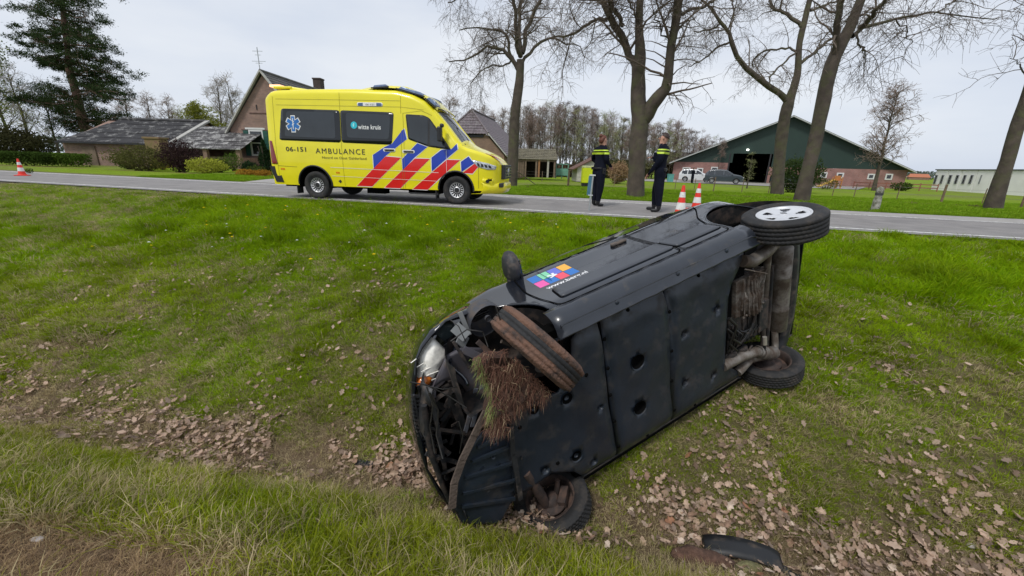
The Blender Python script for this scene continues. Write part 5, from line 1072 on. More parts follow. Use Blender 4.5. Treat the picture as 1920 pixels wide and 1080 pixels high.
g = onground(685, 876); t = thing('grille_scrap', 'small black plastic grille fragment on the leaves in the ditch bottom', 'car debris', (g.x, g.y, g.z+.03), R(-8)); q = MB(); q.box((0, 0, 0), (.17, .05, .018)); 
for k in range(6): q.box((-.07+.028*k, 0, .012), (.008, .046, .012))
q.build('grille_piece', plast2, t, bevel=.002)
def clod(px, py, sx, sy, sz, label, name='soil_clod', mt=None, rz=0):
    g = onground(px, py); mb = MB(); mb.ball((0, 0, 0), (sx, sy, sz), 22, k=12); rr = random.Random(px); o_ = rr.random()*50
    mb.v = [tuple(Vector(v)*(1+.55*(float(fbm(v[0]*14+o_, v[1]*14+v[2]*19+o_, 3))-.5))) for v in mb.v]; o = mb.build(name, mt or soilm); o.location = (g.x, g.y, g.z+sz*.25); o.rotation_euler.z = rz; return tag(o, label, 'clod' if name == 'soil_clod' else 'stone')
clod(1318, 1050, .20, .06, .06, 'dug-up dark soil clod left of the torn wheel-arch liner', mt=pm('fresh_soil', (.11, .06, .042), .95, var=.4, scale=30, bump=.9, bscale=60), rz=R(-10)); clod(1402, 1066, .09, .045, .04, 'turf clod in front of the torn wheel-arch liner', mt=pm('turf_clod', (.16, .15, .07), .95, var=.4, scale=40, bump=.7)); clod(1480, 1075, .10, .035, .03, 'small soil clod right of the torn wheel-arch liner')
stm = pm('pale_stone', (.42, .38, .36), .8, var=.15)
clod(1820, 1028, .035, .022, .015, 'pale oval stone among the leaves at the bottom right', 'stone', stm); clod(70, 1014, .030, .018, .012, 'pale stone at the edge of the bare soil bottom left', 'stone', stm)
# ================================================================ trees
bark = pm('bark', (.074, .058, .045), .92, var=.35, scale=3.5, bump=1.0, bscale=16, dirt=((.085, .085, .040), .30, 2.0))
twigm = pm('twig_bark', (.115, .088, .066), .9, var=.2); twigr = pm('twig_bark_reddish', (.26, .19, .155), .9, var=.25); twigg = pm('twig_bark_greenish', (.28, .29, .13), .9, var=.25); twigp = pm('twig_bark_pale', (.34, .30, .27), .9, var=.2)
def resamp(pts, rad, K, wob=0.):
    P = np.array([tuple(p) for p in pts]); r_ = np.array(rad, float); n = len(P); t = np.linspace(0, n-1, K); out = []
    for q in t:
        i = min(int(q), n-2); f = q-i; p0 = P[max(i-1, 0)]; p1 = P[i]; p2 = P[i+1]; p3 = P[min(i+2, n-1)]
        out.append(.5*((2*p1)+(-p0+p2)*f+(2*p0-5*p1+4*p2-p3)*f*f+(-p0+3*p1-3*p2+p3)*f**3))
    out = np.array(out)
    if wob: out[1:] += RNG.normal(0, wob, (K-1, 3))
    return out, np.interp(t, range(n), r_)
def skin_arrays(P, Rr, n):
    """P (m,K,3), R (m,K) -> verts, quads"""
    m_, K = P.shape[:2]; T = np.zeros_like(P); T[:, 1:-1] = P[:, 2:]-P[:, :-2]; T[:, 0] = P[:, 1]-P[:, 0]; T[:, -1] = P[:, -1]-P[:, -2]; T /= np.linalg.norm(T, axis=-1, keepdims=True)+1e-9
    ref = np.where(np.abs(T.mean(1)[:, 2:3]) > .8, np.array([[1., 0, 0]]), np.array([[0, 0, 1.]]))[:, None, :]
    U_ = np.cross(T, ref); U_ /= np.linalg.norm(U_, axis=-1, keepdims=True)+1e-9; V_ = np.cross(T, U_); a = np.arange(n)*2*math.pi/n
    Rn_ = Rr[:, :, None]*(1+(.22*(vn(np.arange(n)[None, None, :]*1.1+P[:, :, :1]*3, P[:, :, 2:3]*2.2)-.5) if n >= 10 else 0))
    verts = P[:, :, None, :]+Rn_[..., None]*(U_[:, :, None, :]*np.cos(a)[None, None, :, None]+V_[:, :, None, :]*np.sin(a)[None, None, :, None])
    b = (np.arange(m_)*K*n)[:, None, None]; i = (np.arange(K-1)*n)[None, :, None]; j = np.arange(n)[None, None, :]; j2 = (j+1) % n
    q = np.stack([b+i+j, b+i+j2, b+i+n+j2, b+i+n+j], -1).reshape(-1, 4); return verts.reshape(-1, 3), q
def spawn(P, Rr, m_, t0, L, K, spread=.9, droop=0., up=0., rf=.55, wig=.12, rmin=.004, t1=1.0, rmax=.045):
    n, K0 = P.shape[:2]; idx = np.repeat(np.arange(n), m_); t = RNG.uniform(t0, t1, len(idx)); f = t*(K0-1); i = np.minimum(f.astype(int), K0-2); w = (f-i)[:, None]
    p0 = P[idx, i]*(1-w)+P[idx, i+1]*w; r0 = Rr[idx, i]*(1-w[:, 0])+Rr[idx, i+1]*w[:, 0]; T = P[idx, i+1]-P[idx, i]; T /= np.linalg.norm(T, axis=-1, keepdims=True)+1e-9
    d = RNG.normal(0, 1, p0.shape); d -= T*(d*T).sum(-1, keepdims=True); d /= np.linalg.norm(d, axis=-1, keepdims=True)+1e-9; d = T*(1-spread*.6)+d*spread; d[:, 2] += up; d /= np.linalg.norm(d, axis=-1, keepdims=True)
    ln = RNG.uniform(L[0], L[1], len(idx))*np.where(t > .9, .7, 1); step = ln/(K-1); Q = np.zeros((len(idx), K, 3)); Q[:, 0] = p0
    for k in range(1, K):
        d = d+RNG.normal(0, wig, d.shape); d[:, 2] += -droop*k/K; d /= np.linalg.norm(d, axis=-1, keepdims=True); Q[:, k] = Q[:, k-1]+d*step[:, None]
    ra = np.clip(r0*rf, rmin, max(rmax, rmin)); Rn = ra[:, None]*np.linspace(1, .35, K)[None]; return Q, np.maximum(Rn, rmin*.6)
def mesh_from(name, parts, mat, off):
    vs = []; qs = []; b = 0
    for v, q in parts: vs.append(v); qs.append(q+b); b += len(v)
    V_ = np.concatenate(vs)-np.array(off); Q_ = np.concatenate(qs); me = bpy.data.meshes.new(name); me.vertices.add(len(V_)); me.vertices.foreach_set('co', V_.reshape(-1).astype('f')); me.loops.add(Q_.size); me.loops.foreach_set('vertex_index', Q_.reshape(-1).astype('i'))
    me.polygons.add(len(Q_)); me.polygons.foreach_set('loop_start', np.arange(len(Q_), dtype='i')*Q_.shape[1]); me.update(calc_edges=True); me.polygons.foreach_set('use_smooth', [True]*len(Q_)); me.materials.append(mat); return me
def obj_from(me, parent):
    o = bpy.data.objects.new(me.name, me); COL.objects.link(o); o.parent = parent; return o
def bigtree(name, label, base, limbs, tw=twigm, group='bare roadside trees', L1=(1.2, 3.0), dens=(9, 7, 6), droop=.12, depth=None, fine=True, rmin=.006):
    """limbs: list of photo outlines [(x, y, width)...] standing at the tree's own distance"""
    Y0 = base.y; t = thing(name, label, 'tree', tuple(base), 0, group); parts = []; PL = []; RL = []; rr = random.Random(len(label))
    for li, limb in enumerate(limbs):
        dev = 0 if li == 0 else rr.uniform(-1.6, 1.6); pts = []; rad = []
        for k, (x, y, w) in enumerate(limb):
            Yk = Y0+(dev*k/(len(limb)-1)*.9 if li else 0); p = at(x, y, Yk); pts.append(p); rad.append(w*.48*(p-CO).dot(c_f)/F_PX/math.sqrt(1+((x-960)/F_PX)**2))
        if li == 0: pts.insert(0, pts[0]-Vector((0, 0, .35))); rad.insert(0, rad[0]*1.2)
        P, r_ = resamp(pts, rad, 30 if li == 0 else 14, .0 if li == 0 else .03); parts.append((P[None], r_[None], 14 if max(rad) > .1 else 8)); PL.append(resamp(pts, rad, 14)[0]); RL.append(resamp(pts, rad, 14)[1])
    tv = [];
    for P, r_, n in parts:
        v, q = skin_arrays(P, r_, n); tv.append((v, q))
    # knobbly bark
    me = mesh_from('trunk', tv, bark, base); o = obj_from(me, t)
    A_ = np.array(PL[1:]) if len(PL) > 1 else np.array(PL); B_ = np.array(RL[1:]) if len(RL) > 1 else np.array(RL)
    b1, r1 = spawn(A_, B_, dens[0], .22, L1, 8, .9, droop*.5, .25, .42, .14, rmin*2.2)
    b2, r2 = spawn(b1, r1, dens[1], .15, (.5, 1.3), 6, .85, droop, .0, .5, .2, rmin*1.3); b3, r3 = spawn(b2, r2, dens[2], .15, (.25, .7), 4, .85, droop*2, 0, .55, .25, rmin)
    prt = [skin_arrays(b1, r1, 5), skin_arrays(b2, r2, 3), skin_arrays(b3, r3, 3)]
    b4, r4 = spawn(A_, B_, dens[0]*2, .4, (.5, 1.2), 5, 1., droop, 0, .2, .2, rmin); prt += [skin_arrays(b4, r4, 3)]
    obj_from(mesh_from('crown', prt, tw, base), t); return t
bA = onground(958, 351); bA.z -= .02
bigtree('roadside_tree', 'slender bare tree with fanning crown just right of the ambulance bonnet', bA, [
 [(958, 352, 24), (962, 290, 21), (966, 215, 19), (974, 150, 17), (976, 112, 15)],
 [(971, 130, 9), (961, 110, 8), (940, 92, 6), (916, 87, 5), (898, 98, 4), (873, 112, 3), (841, 115, 2)], [(963, 114, 7), (955, 98, 6), (951, 67, 5), (932, 55, 4), (908, 53, 3), (859, 54, 2)], [(976, 105, 10), (969, 81, 8), (967, 37, 7), (961, -20, 6)],
 [(977, 100, 8), (973, 49, 7), (979, -25, 6)], [(979, 100, 9), (985, 67, 8), (995, 37, 7), (1016, -5, 6), (1040, -50, 4)], [(979, 118, 7), (995, 98, 6), (1016, 77, 5), (1036, 71, 4), (1057, 81, 3), (1085, 88, 2), (1095, 108, 1.5)], [(958, 114, 4), (942, 124, 3), (926, 122, 3), (906, 132, 2), (881, 155, 1.5)], [(961, 0, 5), (930, -20, 4), (880, -10, 3), (840, 5, 2)]], dens=(10, 8, 6), droop=.22, L1=(1.0, 2.6))
bB = onground(1190, 369); bB.z -= .02
bigtree('roadside_tree', 'massive bare tree forking low into thick stems between the two police officers', bB, [
 [(1190, 370, 36), (1193, 330, 31), (1196, 270, 34), (1200, 222, 36), (1197, 190, 29), (1197, 156, 27), (1197, 125, 28), (1200, 99, 22), (1198, 52, 16), (1200, -5, 14), (1202, -60, 12)],
 [(1192, 128, 16), (1184, 108, 14), (1170, 72, 14), (1149, 39, 14), (1128, 2, 11), (1110, -35, 8)], [(1206, 226, 28), (1222, 200, 27), (1240, 178, 25), (1251, 156, 20), (1256, 104, 17), (1265, 52, 17), (1272, 0, 18), (1276, -50, 15)],
 [(1143, 33, 6), (1120, 37, 6), (1100, 48, 6), (1079, 61, 5), (1065, 66, 4), (1040, 68, 2)], [(1278, 28, 7), (1303, 16, 6), (1329, 8, 6), (1347, -4, 5), (1380, -30, 4)], [(1168, 48, 9), (1155, 22, 8), (1140, -10, 7), (1130, -50, 5)], [(1205, 60, 5), (1188, 20, 4), (1176, -10, 3)], [(1262, 90, 4), (1240, 60, 3), (1225, 20, 2)]], dens=(10, 7, 5), L1=(.9, 2.4))
bC = onground(1458, 366); bC.z -= .02
bigtree('roadside_tree', 'bare tree with a long limb reaching left over the barn roof', bC, [
 [(1456, 368, 28), (1461, 300, 24), (1467, 247, 25), (1475, 205, 25), (1486, 170, 18), (1496, 135, 15), (1498, 91, 13), (1506, 49, 13), (1518, 0, 12), (1528, -50, 10)],
 [(1476, 190, 15), (1466, 178, 13), (1438, 159, 12), (1405, 133, 11), (1376, 91, 10), (1368, 62, 8), (1350, 42, 7), (1329, 10, 5), (1300, -20, 3)], [(1503, 50, 9), (1485, 36, 8), (1467, 23, 7), (1449, 14, 6), (1444, -4, 6), (1450, -30, 5)], [(1494, 98, 5), (1480, 91, 5), (1451, 94, 4), (1420, 104, 4), (1412, 125, 3)], [(1493, 98, 5), (1465, 122, 4), (1444, 143, 4), (1446, 165, 2)], [(1502, 118, 8), (1530, 96, 7), (1556, 75, 6), (1600, 50, 4)], [(1520, 20, 6), (1545, 10, 5), (1570, 2, 4)], [(1370, 78, 5), (1340, 92, 4), (1320, 110, 3), (1290, 125, 2)], [(1352, 42, 5), (1335, 55, 4), (1300, 60, 2)], [(1368, 60, 4), (1376, 30, 3), (1372, 0, 3)]], dens=(8, 7, 5), droop=.25, L1=(1.0, 2.6))
bD = onground(1503, 378); bD.z -= .02
bigtree('roadside_tree', 'tall bare tree leaning right behind the upturned rear wheel', bD, [
 [(1501, 382, 36), (1514, 320, 29), (1529, 262, 28), (1543, 195, 30), (1553, 143, 31), (1568, 100, 29), (1590, 58, 26), (1603, 28, 23), (1616, -5, 21), (1640, -60, 17)],
 [(1564, 112, 15), (1568, 80, 14), (1570, 51, 15), (1576, 0, 15), (1580, -50, 12)], [(1598, 68, 12), (1612, 56, 10), (1627, 49, 8), (1658, 43, 7), (1682, 35, 6), (1707, 33, 6), (1739, 24, 5), (1755, 26, 4), (1814, 30, 4), (1857, 35, 3), (1890, 30, 1.5)], [(1752, 26, 4), (1775, 10, 3), (1794, 0, 3), (1830, -20, 2)], [(1612, 52, 13), (1630, 36, 12), (1645, 18, 11), (1668, -12, 8), (1700, -50, 6)], [(1606, 68, 5), (1612, 85, 4), (1621, 94, 4), (1621, 130, 2)], [(1680, 36, 4), (1700, 60, 3), (1706, 85, 2), (1690, 110, 1.2)], [(1614, 30, 5), (1640, 15, 4), (1680, -5, 3)]], dens=(7, 6, 4), droop=.22, L1=(.8, 2.0))
bE = onground(1862, 394); bE.z -= .02
bigtree('roadside_tree', 'thick leaning bare trunk at the right edge before the white cabins', bE, [
 [(1858, 396, 46), (1870, 360, 38), (1886, 310, 33), (1903, 250, 32), (1918, 208, 34), (1934, 160, 32), (1950, 100, 32), (1965, 30, 28), (1975, -40, 24)],
 [(1930, 150, 14), (1960, 90, 12), (2010, 20, 8)], [(1945, 175, 8), (1925, 140, 5), (1910, 120, 3), (1896, 106, 1.5)], [(1965, 30, 14), (1950, -20, 12), (1930, -60, 8)]], dens=(2, 4, 3), L1=(.6, 1.5))
# ---- procedural free-standing trees
def simpletree(h, r0, nl, spread, tw, seed, lvl=(6, 5), trunkh=.25, up=.5, kind='bare_tree', lean=0., rmin=.02, droop=.05):
    """returns (trunk mesh, crown mesh) at origin"""
    n = 9; z = np.linspace(0, h, n); P = np.stack([np.cumsum(RNG.normal(lean, h*.006, n)), np.cumsum(RNG.normal(0, h*.006, n)), z], -1); P[0, :2] = 0; Rr = r0*np.linspace(1, .16, n); Rr[0] *= 1.25
    v = [skin_arrays(P[None], Rr[None], 7)]; b1, r1 = spawn(P[None], Rr[None], nl, trunkh, (h*spread*.5, h*spread), 7, .85, 0., up, .5, .10, rmin*1.6)
    # longer branches low, shorter high
    k = np.clip(1.25-(b1[:, 0, 2]/h)*.9, .3, 1)[:, None, None]; b1 = b1[:, :1]+(b1-b1[:, :1])*k; v.append(skin_arrays(b1, r1, 4))
    b2, r2 = spawn(b1, r1, lvl[0], .2, (h*spread*.16, h*spread*.36), 5, .8, droop, .25, .6, .15, rmin); b3, r3 = spawn(b2, r2, lvl[1], .2, (h*spread*.08, h*spread*.18), 3, .8, droop, .1, .7, .2, rmin*.8)
    return mesh_from('trunk', v, bark, (0, 0, 0)), mesh_from('crown', [skin_arrays(b2, r2, 3), skin_arrays(b3, r3, 3)], tw, (0, 0, 0)), np.concatenate([b2[:, -1], b3[:, -1]])
def place_tree(ms, px, py, Y, hpx, name, label, group=None, cat='tree', rz=0, base=None, h=10.):
    p = base or at(px, py, Y); zg = hz(p.x, p.y); t = thing(name, label, cat, (p.x, p.y, zg-.1), rz, group)
    s = ((hpx)*(p-CO).dot(c_f)/F_PX)/h; t.scale = (s, s, s)
    for m_ in ms: obj_from(m_, t)
    return t
fol = {}
def foliage(n_, c, var=.3):
    if n_ in fol: return fol[n_]
    m = bpy.data.materials.new('foliage_'+n_); m.use_nodes = True; N = m.node_tree.nodes; L = m.node_tree.links; N.remove(N['Principled BSDF']); g = N.new('ShaderNodeNewGeometry'); v = N.new('ShaderNodeMapRange'); v.inputs[3].default_value = 1-var; v.inputs[4].default_value = 1+var; L.new(g.outputs['Random Per Island'], v.inputs[0])
    h = N.new('ShaderNodeMixRGB'); h.blend_type = 'MULTIPLY'; h.inputs[0].default_value = 1; h.inputs[1].default_value = (*c, 1); L.new(v.outputs[0], h.inputs[2]); d = N.new('ShaderNodeBsdfDiffuse'); t = N.new('ShaderNodeBsdfTranslucent'); s = N.new('ShaderNodeMixShader'); s.inputs[0].default_value = .3
    L.new(h.outputs[0], d.inputs[0]); L.new(h.outputs[0], t.inputs[0]); L.new(d.outputs[0], s.inputs[1]); L.new(t.outputs[0], s.inputs[2]); L.new(s.outputs[0], N['Material Output'].inputs[0]); fol[n_] = m; return m
def leafcloud(name, C, size, mat, off=(0, 0, 0), long=1.6):
    """one small quad leaf per point of C"""
    n = len(C); a = RNG.normal(0, 1, (n, 3)); a /= np.linalg.norm(a, axis=-1, keepdims=True); b = np.cross(a, RNG.normal(0, 1, (n, 3))); b /= np.linalg.norm(b, axis=-1, keepdims=True)+1e-9; s = (size*RNG.uniform(.6, 1.4, n))[:, None]
    v = np.stack([C-a*s*long/2, C-b*s/2, C+a*s*long/2, C+b*s/2], 1).reshape(-1, 3); q = np.arange(n*4).reshape(n, 4); return mesh_from(name, [(v, q)], mat, off)
def bush(px, py, Y, w, h_, name, label, mat, n=2600, size=.07, cat='shrub', shape='round', stems=True, dz=0, group=None, depth=None):
    """px, py = middle of its foot in the photo; w, h_ in photo pixels"""
    p = at(px, py, Y); zg = hz(p.x, p.y); dd = (p-CO).dot(c_f); W_ = w/2*dd/F_PX; Hh = h_*dd/F_PX; t = thing(name, label, cat, (p.x, p.y, zg), 0, group)
    D_ = depth or W_; C = RNG.normal(0, 1, (n, 3)); C /= np.linalg.norm(C, axis=-1, keepdims=True); az = np.arctan2(C[:, 1], C[:, 0]); lump = .80+.42*vn(az*2.3+px, C[:, 2]*3+py)+RNG.normal(0, .07, n); rad = (RNG.random(n)**.28)*lump
    z = (C[:, 2]*rad+1)/2
    if shape == 'cone': f = np.clip(1.15-z, .1, 1)
    elif shape == 'low': f = np.ones(n)
    else: f = np.clip(.55+z*1.2, 0, 1)
    P = np.stack([C[:, 0]*rad*W_*f, C[:, 1]*rad*D_*f, np.clip(z, 0.02, 1.3)*Hh], -1)
    if name == 'hedge': P = np.stack([RNG.uniform(-W_, W_, n), RNG.uniform(-D_, D_, n), Hh*RNG.random(n)**.5*(.85+.3*vn(RNG.random(n)*0+P[:, 0]*.8+px, P[:, 1]*0))], -1)
    obj_from(leafcloud('foliage', P, size, mat), t)
    if stems:
        q = MB(); rr = random.Random(px)
        for k in range(7): a = rr.random()*6.28; q.tube([(0.1*W_*math.cos(a), .1*W_*math.sin(a), -.05), (.3*W_*math.cos(a), .3*W_*math.sin(a), Hh*.4), (.6*W_*math.cos(a+.2), .6*D_*math.sin(a+.2), Hh*.8)], [.03, .02, .008], 5)
        q.build('stem', twigm, t)
    return t
# ---- the big pine, left
pb = onground(170, 304); pY = pb.y
pt = thing('pine_tree', 'tall dark Scots pine with reddish trunk and sparse layered crown on the left lawn', 'tree', tuple(pb)); trunk_px = [(170, 306, 19), (163, 260, 15), (155, 225, 14), (140, 165, 12), (130, 130, 11), (126, 85, 9), (120, 40, 8), (118, 0, 6), (116, -45, 4)]
pts = [at(x, y, pY) for x, y, w in trunk_px]; rad = [w/2*(p-CO).dot(c_f)/F_PX for p, (x, y, w) in zip(pts, trunk_px)]; P0, R0_ = resamp(pts, rad, 20); pbark = pm('pine_bark', (.14, .085, .06), .9, var=.3, scale=2, bump=1, bscale=9)
# sprays: (x from, y from) trunk point -> tip, and foliage radius in px
SPR = [(122, 40, 50, 12, 18), (124, 60, 45, 62, 14), (126, 75, 60, 75, 16), (128, 95, 62, 108, 16), (130, 110, 85, 112, 14), (120, 10, 75, -5, 20), (118, 0, 150, -5, 22), (120, 20, 165, 25, 20), (122, 40, 170, 45, 18), (124, 55, 172, 72, 18), (128, 85, 190, 90, 18), (130, 100, 205, 112, 18), (132, 115, 215, 135, 18), (136, 140, 222, 152, 16), (138, 150, 236, 185, 14), (142, 170, 220, 175, 18), (145, 180, 110, 165, 20), (145, 180, 85, 175, 20), (148, 195, 60, 185, 16), (148, 195, 30, 182, 16), (150, 200, 120, 205, 20), (152, 210, 180, 200, 20), (155, 220, 225, 215, 18), (156, 225, 235, 240, 16), (158, 235, 215, 255, 18), (158, 235, 190, 235, 20), (155, 225, 130, 235, 18), (155, 220, 100, 215, 16), (160, 250, 200, 262, 14), (160, 250, 240, 262, 12), (145, 175, 165, 165, 20), (128, 85, 100, 85, 16), (124, 60, 90, 45, 18), (130, 105, 150, 105, 18), (135, 135, 165, 130, 16), (134, 120, 110, 125, 14), (118, 5, 105, -25, 20), (118, 5, 135, -35, 20), (140, 160, 185, 160, 14), (126, 70, 150, 62, 14)]
BP = []; BR = []; FC = []
for (x0, y0, x1, y1, rp) in SPR:
    for rep in range(3):
        dv = RNG.uniform(-3.0, 3.0); a = at(x0, y0, pY); b = at(x1+RNG.uniform(-8, 8), y1+RNG.uniform(-6, 6), pY+dv); mid = (a+b)/2+Vector((0, 0, RNG.uniform(-.5, .2))); q, r_ = resamp([a, mid, b], [.07, .045, .015], 8, .05); BP.append(q); BR.append(r_)
        rr_ = rp*(a-CO).dot(c_f)/F_PX
        for s_ in range(7):
            c = np.array(q[RNG.integers(3, 8)])+RNG.normal(0, 1, 3)*np.array([rr_*.95, rr_*.95, rr_*.34]); n = 100; FC.append(c+RNG.normal(0, 1, (n, 3))*np.array([rr_*.26, rr_*.26, rr_*.15]))
BP = np.array(BP); BR = np.array(BR); obj_from(mesh_from('trunk', [skin_arrays(P0[None], R0_[None], 12), ], pbark, pb), pt); b2, r2 = spawn(BP, BR, 8, .3, (.4, 1.4), 5, .8, .0, .2, .5, .15, .012); obj_from(mesh_from('branches', [skin_arrays(BP, BR, 5), skin_arrays(b2, r2, 3)], pbark, pb), pt)
obj_from(leafcloud('needles', np.concatenate(FC), .048, foliage('pine', (.040, .062, .024), .45), tuple(pb), 4.5), pt)
# ---- left edge: weeping pale-green tree, bare multi-stem tree, hedge and shrubs
def leafy(name, label, px, py, Y, hpx, mat, n_leaf=9000, size=.05, tw=twigm, spread=.45, droop=.3, seed=1, sph=.8, up=.5, nl=26, lvl=(6, 5), h=10., long=1.6, zmin=.15):
    tr, crn, tips = simpletree(h, .2, nl, spread, tw, seed, lvl, zmin, up, droop=droop); t = place_tree((tr, crn), px, py, Y, hpx, name, label, h=h)
    if n_leaf: k = RNG.integers(0, len(tips), n_leaf); obj_from(leafcloud('foliage', tips[k]+RNG.normal(0, 1, (n_leaf, 3))*.22*sph, size, mat, long=long), t)
    return t
leafy('birch_tree', 'tall pale-green weeping birch cut off by the left edge', -12, 300, 40, 290, foliage('birch', (.16, .20, .05)), 9000, .07, twigp, .40, .5)
leafy('bare_tree', 'low spreading bare tree with forked trunk behind the pine', 108, 283, 52, 120, None, 0, tw=twigm, spread=.75, up=.55, zmin=.1, nl=22)
leafy('birch_tree', 'small birch with fresh yellow-green leaves behind the hedge at far left', 30, 285, 48, 160, foliage('spring', (.24, .27, .05)), 2600, .08, twigp, .45, .3)
leafy('bare_tree', 'bare tree with thin upright stems between the birch and the pine', 62, 285, 50, 150, None, 0, tw=twigp, spread=.4, up=.7)
G1, G2, G3 = foliage('hedge', (.050, .085, .018)), foliage('olive', (.105, .105, .035)), foliage('dark_conifer', (.022, .045, .018))
bush(8, 286, 38, 135, 62, 'yew_bush', 'large dark brownish-green bush at the left edge behind the hedge', foliage('brown_green', (.055, .055, .025)), 9000, .12)
bush(45, 309, 30, 90, 24, 'hedge', 'low dark hedge behind the far left traffic cone', G1, 5000, .07, 'hedge', stems=False, depth=.6)
bush(118, 309, 31, 90, 22, 'hedge', 'low bright-green hedge left of the pine trunk', foliage('hedge_light', (.075, .125, .02)), 5000, .07, 'hedge', stems=False, depth=.6)
bush(272, 316, 27, 95, 46, 'shrub', 'wide olive-brown shrub in front of the long shed', G2, 5200, .06)
bush(240, 310, 29, 40, 30, 'shrub', 'small green shrub right of the pine', foliage('midgreen', (.08, .11, .025)), 1600, .06)
bush(341, 318, 26, 58, 58, 'shrub', 'dark purple-leaved round shrub between the olive one and the yellow one', foliage('purple', (.050, .030, .030)), 4200, .06)
bush(388, 319, 25, 66, 28, 'shrub', 'low yellow variegated shrub on the lawn', foliage('variegated', (.34, .36, .05), .5), 2600, .06)
bush(300, 290, 29.5, 45, 26, 'shrub', 'yellow-flowered shrub beside the mossy brick pier', foliage('forsythia', (.28, .24, .03), .4), 1300, .05)
bush(410, 305, 28, 44, 28, 'shrub', 'rough green shrub under the low mottled roof', foliage('midgreen', (.08, .11, .025)), 1900, .06)
bush(436, 306, 30, 30, 34, 'shrub', 'light-green shrub at the corner of the gabled farmhouse', foliage('hedge_light', (.075, .125, .02)), 1300, .05)
bush(466, 307, 25, 30, 26, 'box_bush', 'clipped dark round box bush below the farmhouse window', G3, 2200, .045)
bush(480, 307, 24.5, 34, 18, 'box_bush', 'low green bush right of the round box bush', foliage('midgreen', (.08, .11, .025)), 1400, .045)
bush(499, 308, 25, 32, 66, 'conifer', 'upright dark green conifer beside the rear of the ambulance', G3, 3600, .05, 'conifer', 'cone')
bush(462, 323, 23, 34, 12, 'heather', 'low orange heather clump, left one of two', foliage('heather', (.36, .19, .03), .4), 900, .04, 'heather', 'low', False, group=None); bush(491, 323, 23, 32, 12, 'heather', 'low orange heather clump nearest the ambulance', foliage('heather', (.36, .19, .03), .4), 900, .04, 'heather', 'low', False)
bush(56, 326, 20, 12, 10, 'shrub', 'tiny dark green plant right of the far left cone', G1, 200, .03, stems=False)
# trees behind the sheds and the farmhouse
leafy('leafing_tree', 'broad yellow-green tree behind the sheds left of the farmhouse', 392, 300, 62, 84, foliage('yellowgreen', (.22, .23, .035), .35), 12000, .16, twigg, .75, 0, zmin=.2, nl=34)
for k, (px, hp, tw, lb) in enumerate(((258, 72, twigr, 'bare brown tree behind the shed, leftmost of the row'), (300, 66, twigr, 'bare brown tree behind the shed, second of the row'), (334, 62, twigr, 'bare brown tree behind the shed nearest the yellow-green tree'), (425, 98, twigp, 'tall pale bare poplar behind the farmhouse, left one of two'), (452, 96, twigp, 'tall pale bare poplar behind the farmhouse, right one of two'), (348, 50, twigg, 'small bare greenish tree between the brown trees and the yellow-green one'))):
    leafy('bare_tree', lb, px, 302, 72+k*2, hp+40, None, 0, tw=tw, spread=.42, up=.9, nl=30, lvl=(6, 6))
bush(290, 300, 66, 200, 66, 'undergrowth', 'brownish-green belt of scrub behind the long shed roof', foliage('scrub', (.115, .115, .05)), 9000, .22, 'undergrowth', 'low', False, depth=2)
for px, hp, lb in ((845, 60, 'bare tree left of the half-hipped roof'), (905, 50, 'bare tree showing over the ridge of the half-hipped roof'), (925, 40, 'small bare tree at the right end of the half-hipped roof')): leafy('bare_tree', lb, px, 316, 80, hp+58, None, 0, tw=twigr, spread=.45, up=.8, nl=30, lvl=(6, 6))
# ---- the wood behind the farmyard: every trunk its own tree
kinds = [simpletree(10, .10, 26, .30, tw, 50+i, (7, 5), .16, .85, rmin=.015)[:2] for i, tw in enumerate((twigr, twigp, twigg, twigm, twigr))]
for v in kinds:
    pass
nw = 0
for row, Yb in enumerate((68, 76, 86)):
    for px in np.arange(942+row*5, 1345, 11.5-row*1.0):
        top = np.interp(px, [940, 990, 1030, 1090, 1140, 1190, 1240, 1290, 1345], [222, 216, 211, 216, 230, 240, 240, 256, 268])+RNG.normal(0, 4)+row*1; x = px+RNG.normal(0, 3); Yt = Yb+RNG.normal(0, 2); p = at(x, 320, Yt); foot = 310+(x-960)*.0289+1.45*F_PX/Yt
        t = place_tree(kinds[int(RNG.integers(0, 5))], x, foot, Yt, max(foot-top, 25), 'woodland_tree', 'thin bare tree in the wood behind the farmyard', 'thin bare trees of the wood behind the farmyard', rz=RNG.random()*6.28); nw += 1
bush(1150, 325, 66, 170, 32, 'undergrowth', 'greenish undergrowth along the foot of the wood', foliage('undergrowth', (.10, .10, .045)), 9000, .22, 'undergrowth', 'low', False, depth=2)
bush(1040, 325, 66, 170, 24, 'undergrowth', 'brown undergrowth behind the open cart shed', foliage('undergrowth_brown', (.13, .095, .06)), 7000, .22, 'undergrowth', 'low', False, depth=2)
bush(1290, 322, 80, 110, 30, 'undergrowth', 'brown undergrowth between the wood and the barn', foliage('undergrowth_brown', (.13, .095, .06)), 4000, .25, 'undergrowth', 'low', False, depth=2)
bush(1160, 327, 42, 40, 40, 'reed_clump', 'tall clump of dry straw-coloured reeds left of the big forked tree', foliage('reed', (.33, .22, .13), .35), 2600, .10, 'reeds', 'round', False)
bush(1345, 292, 130, 60, 26, 'far_trees', 'row of distant trees left of the barn roof', foliage('undergrowth_brown', (.13, .095, .06)), 2500, .5, 'trees', 'low', False)
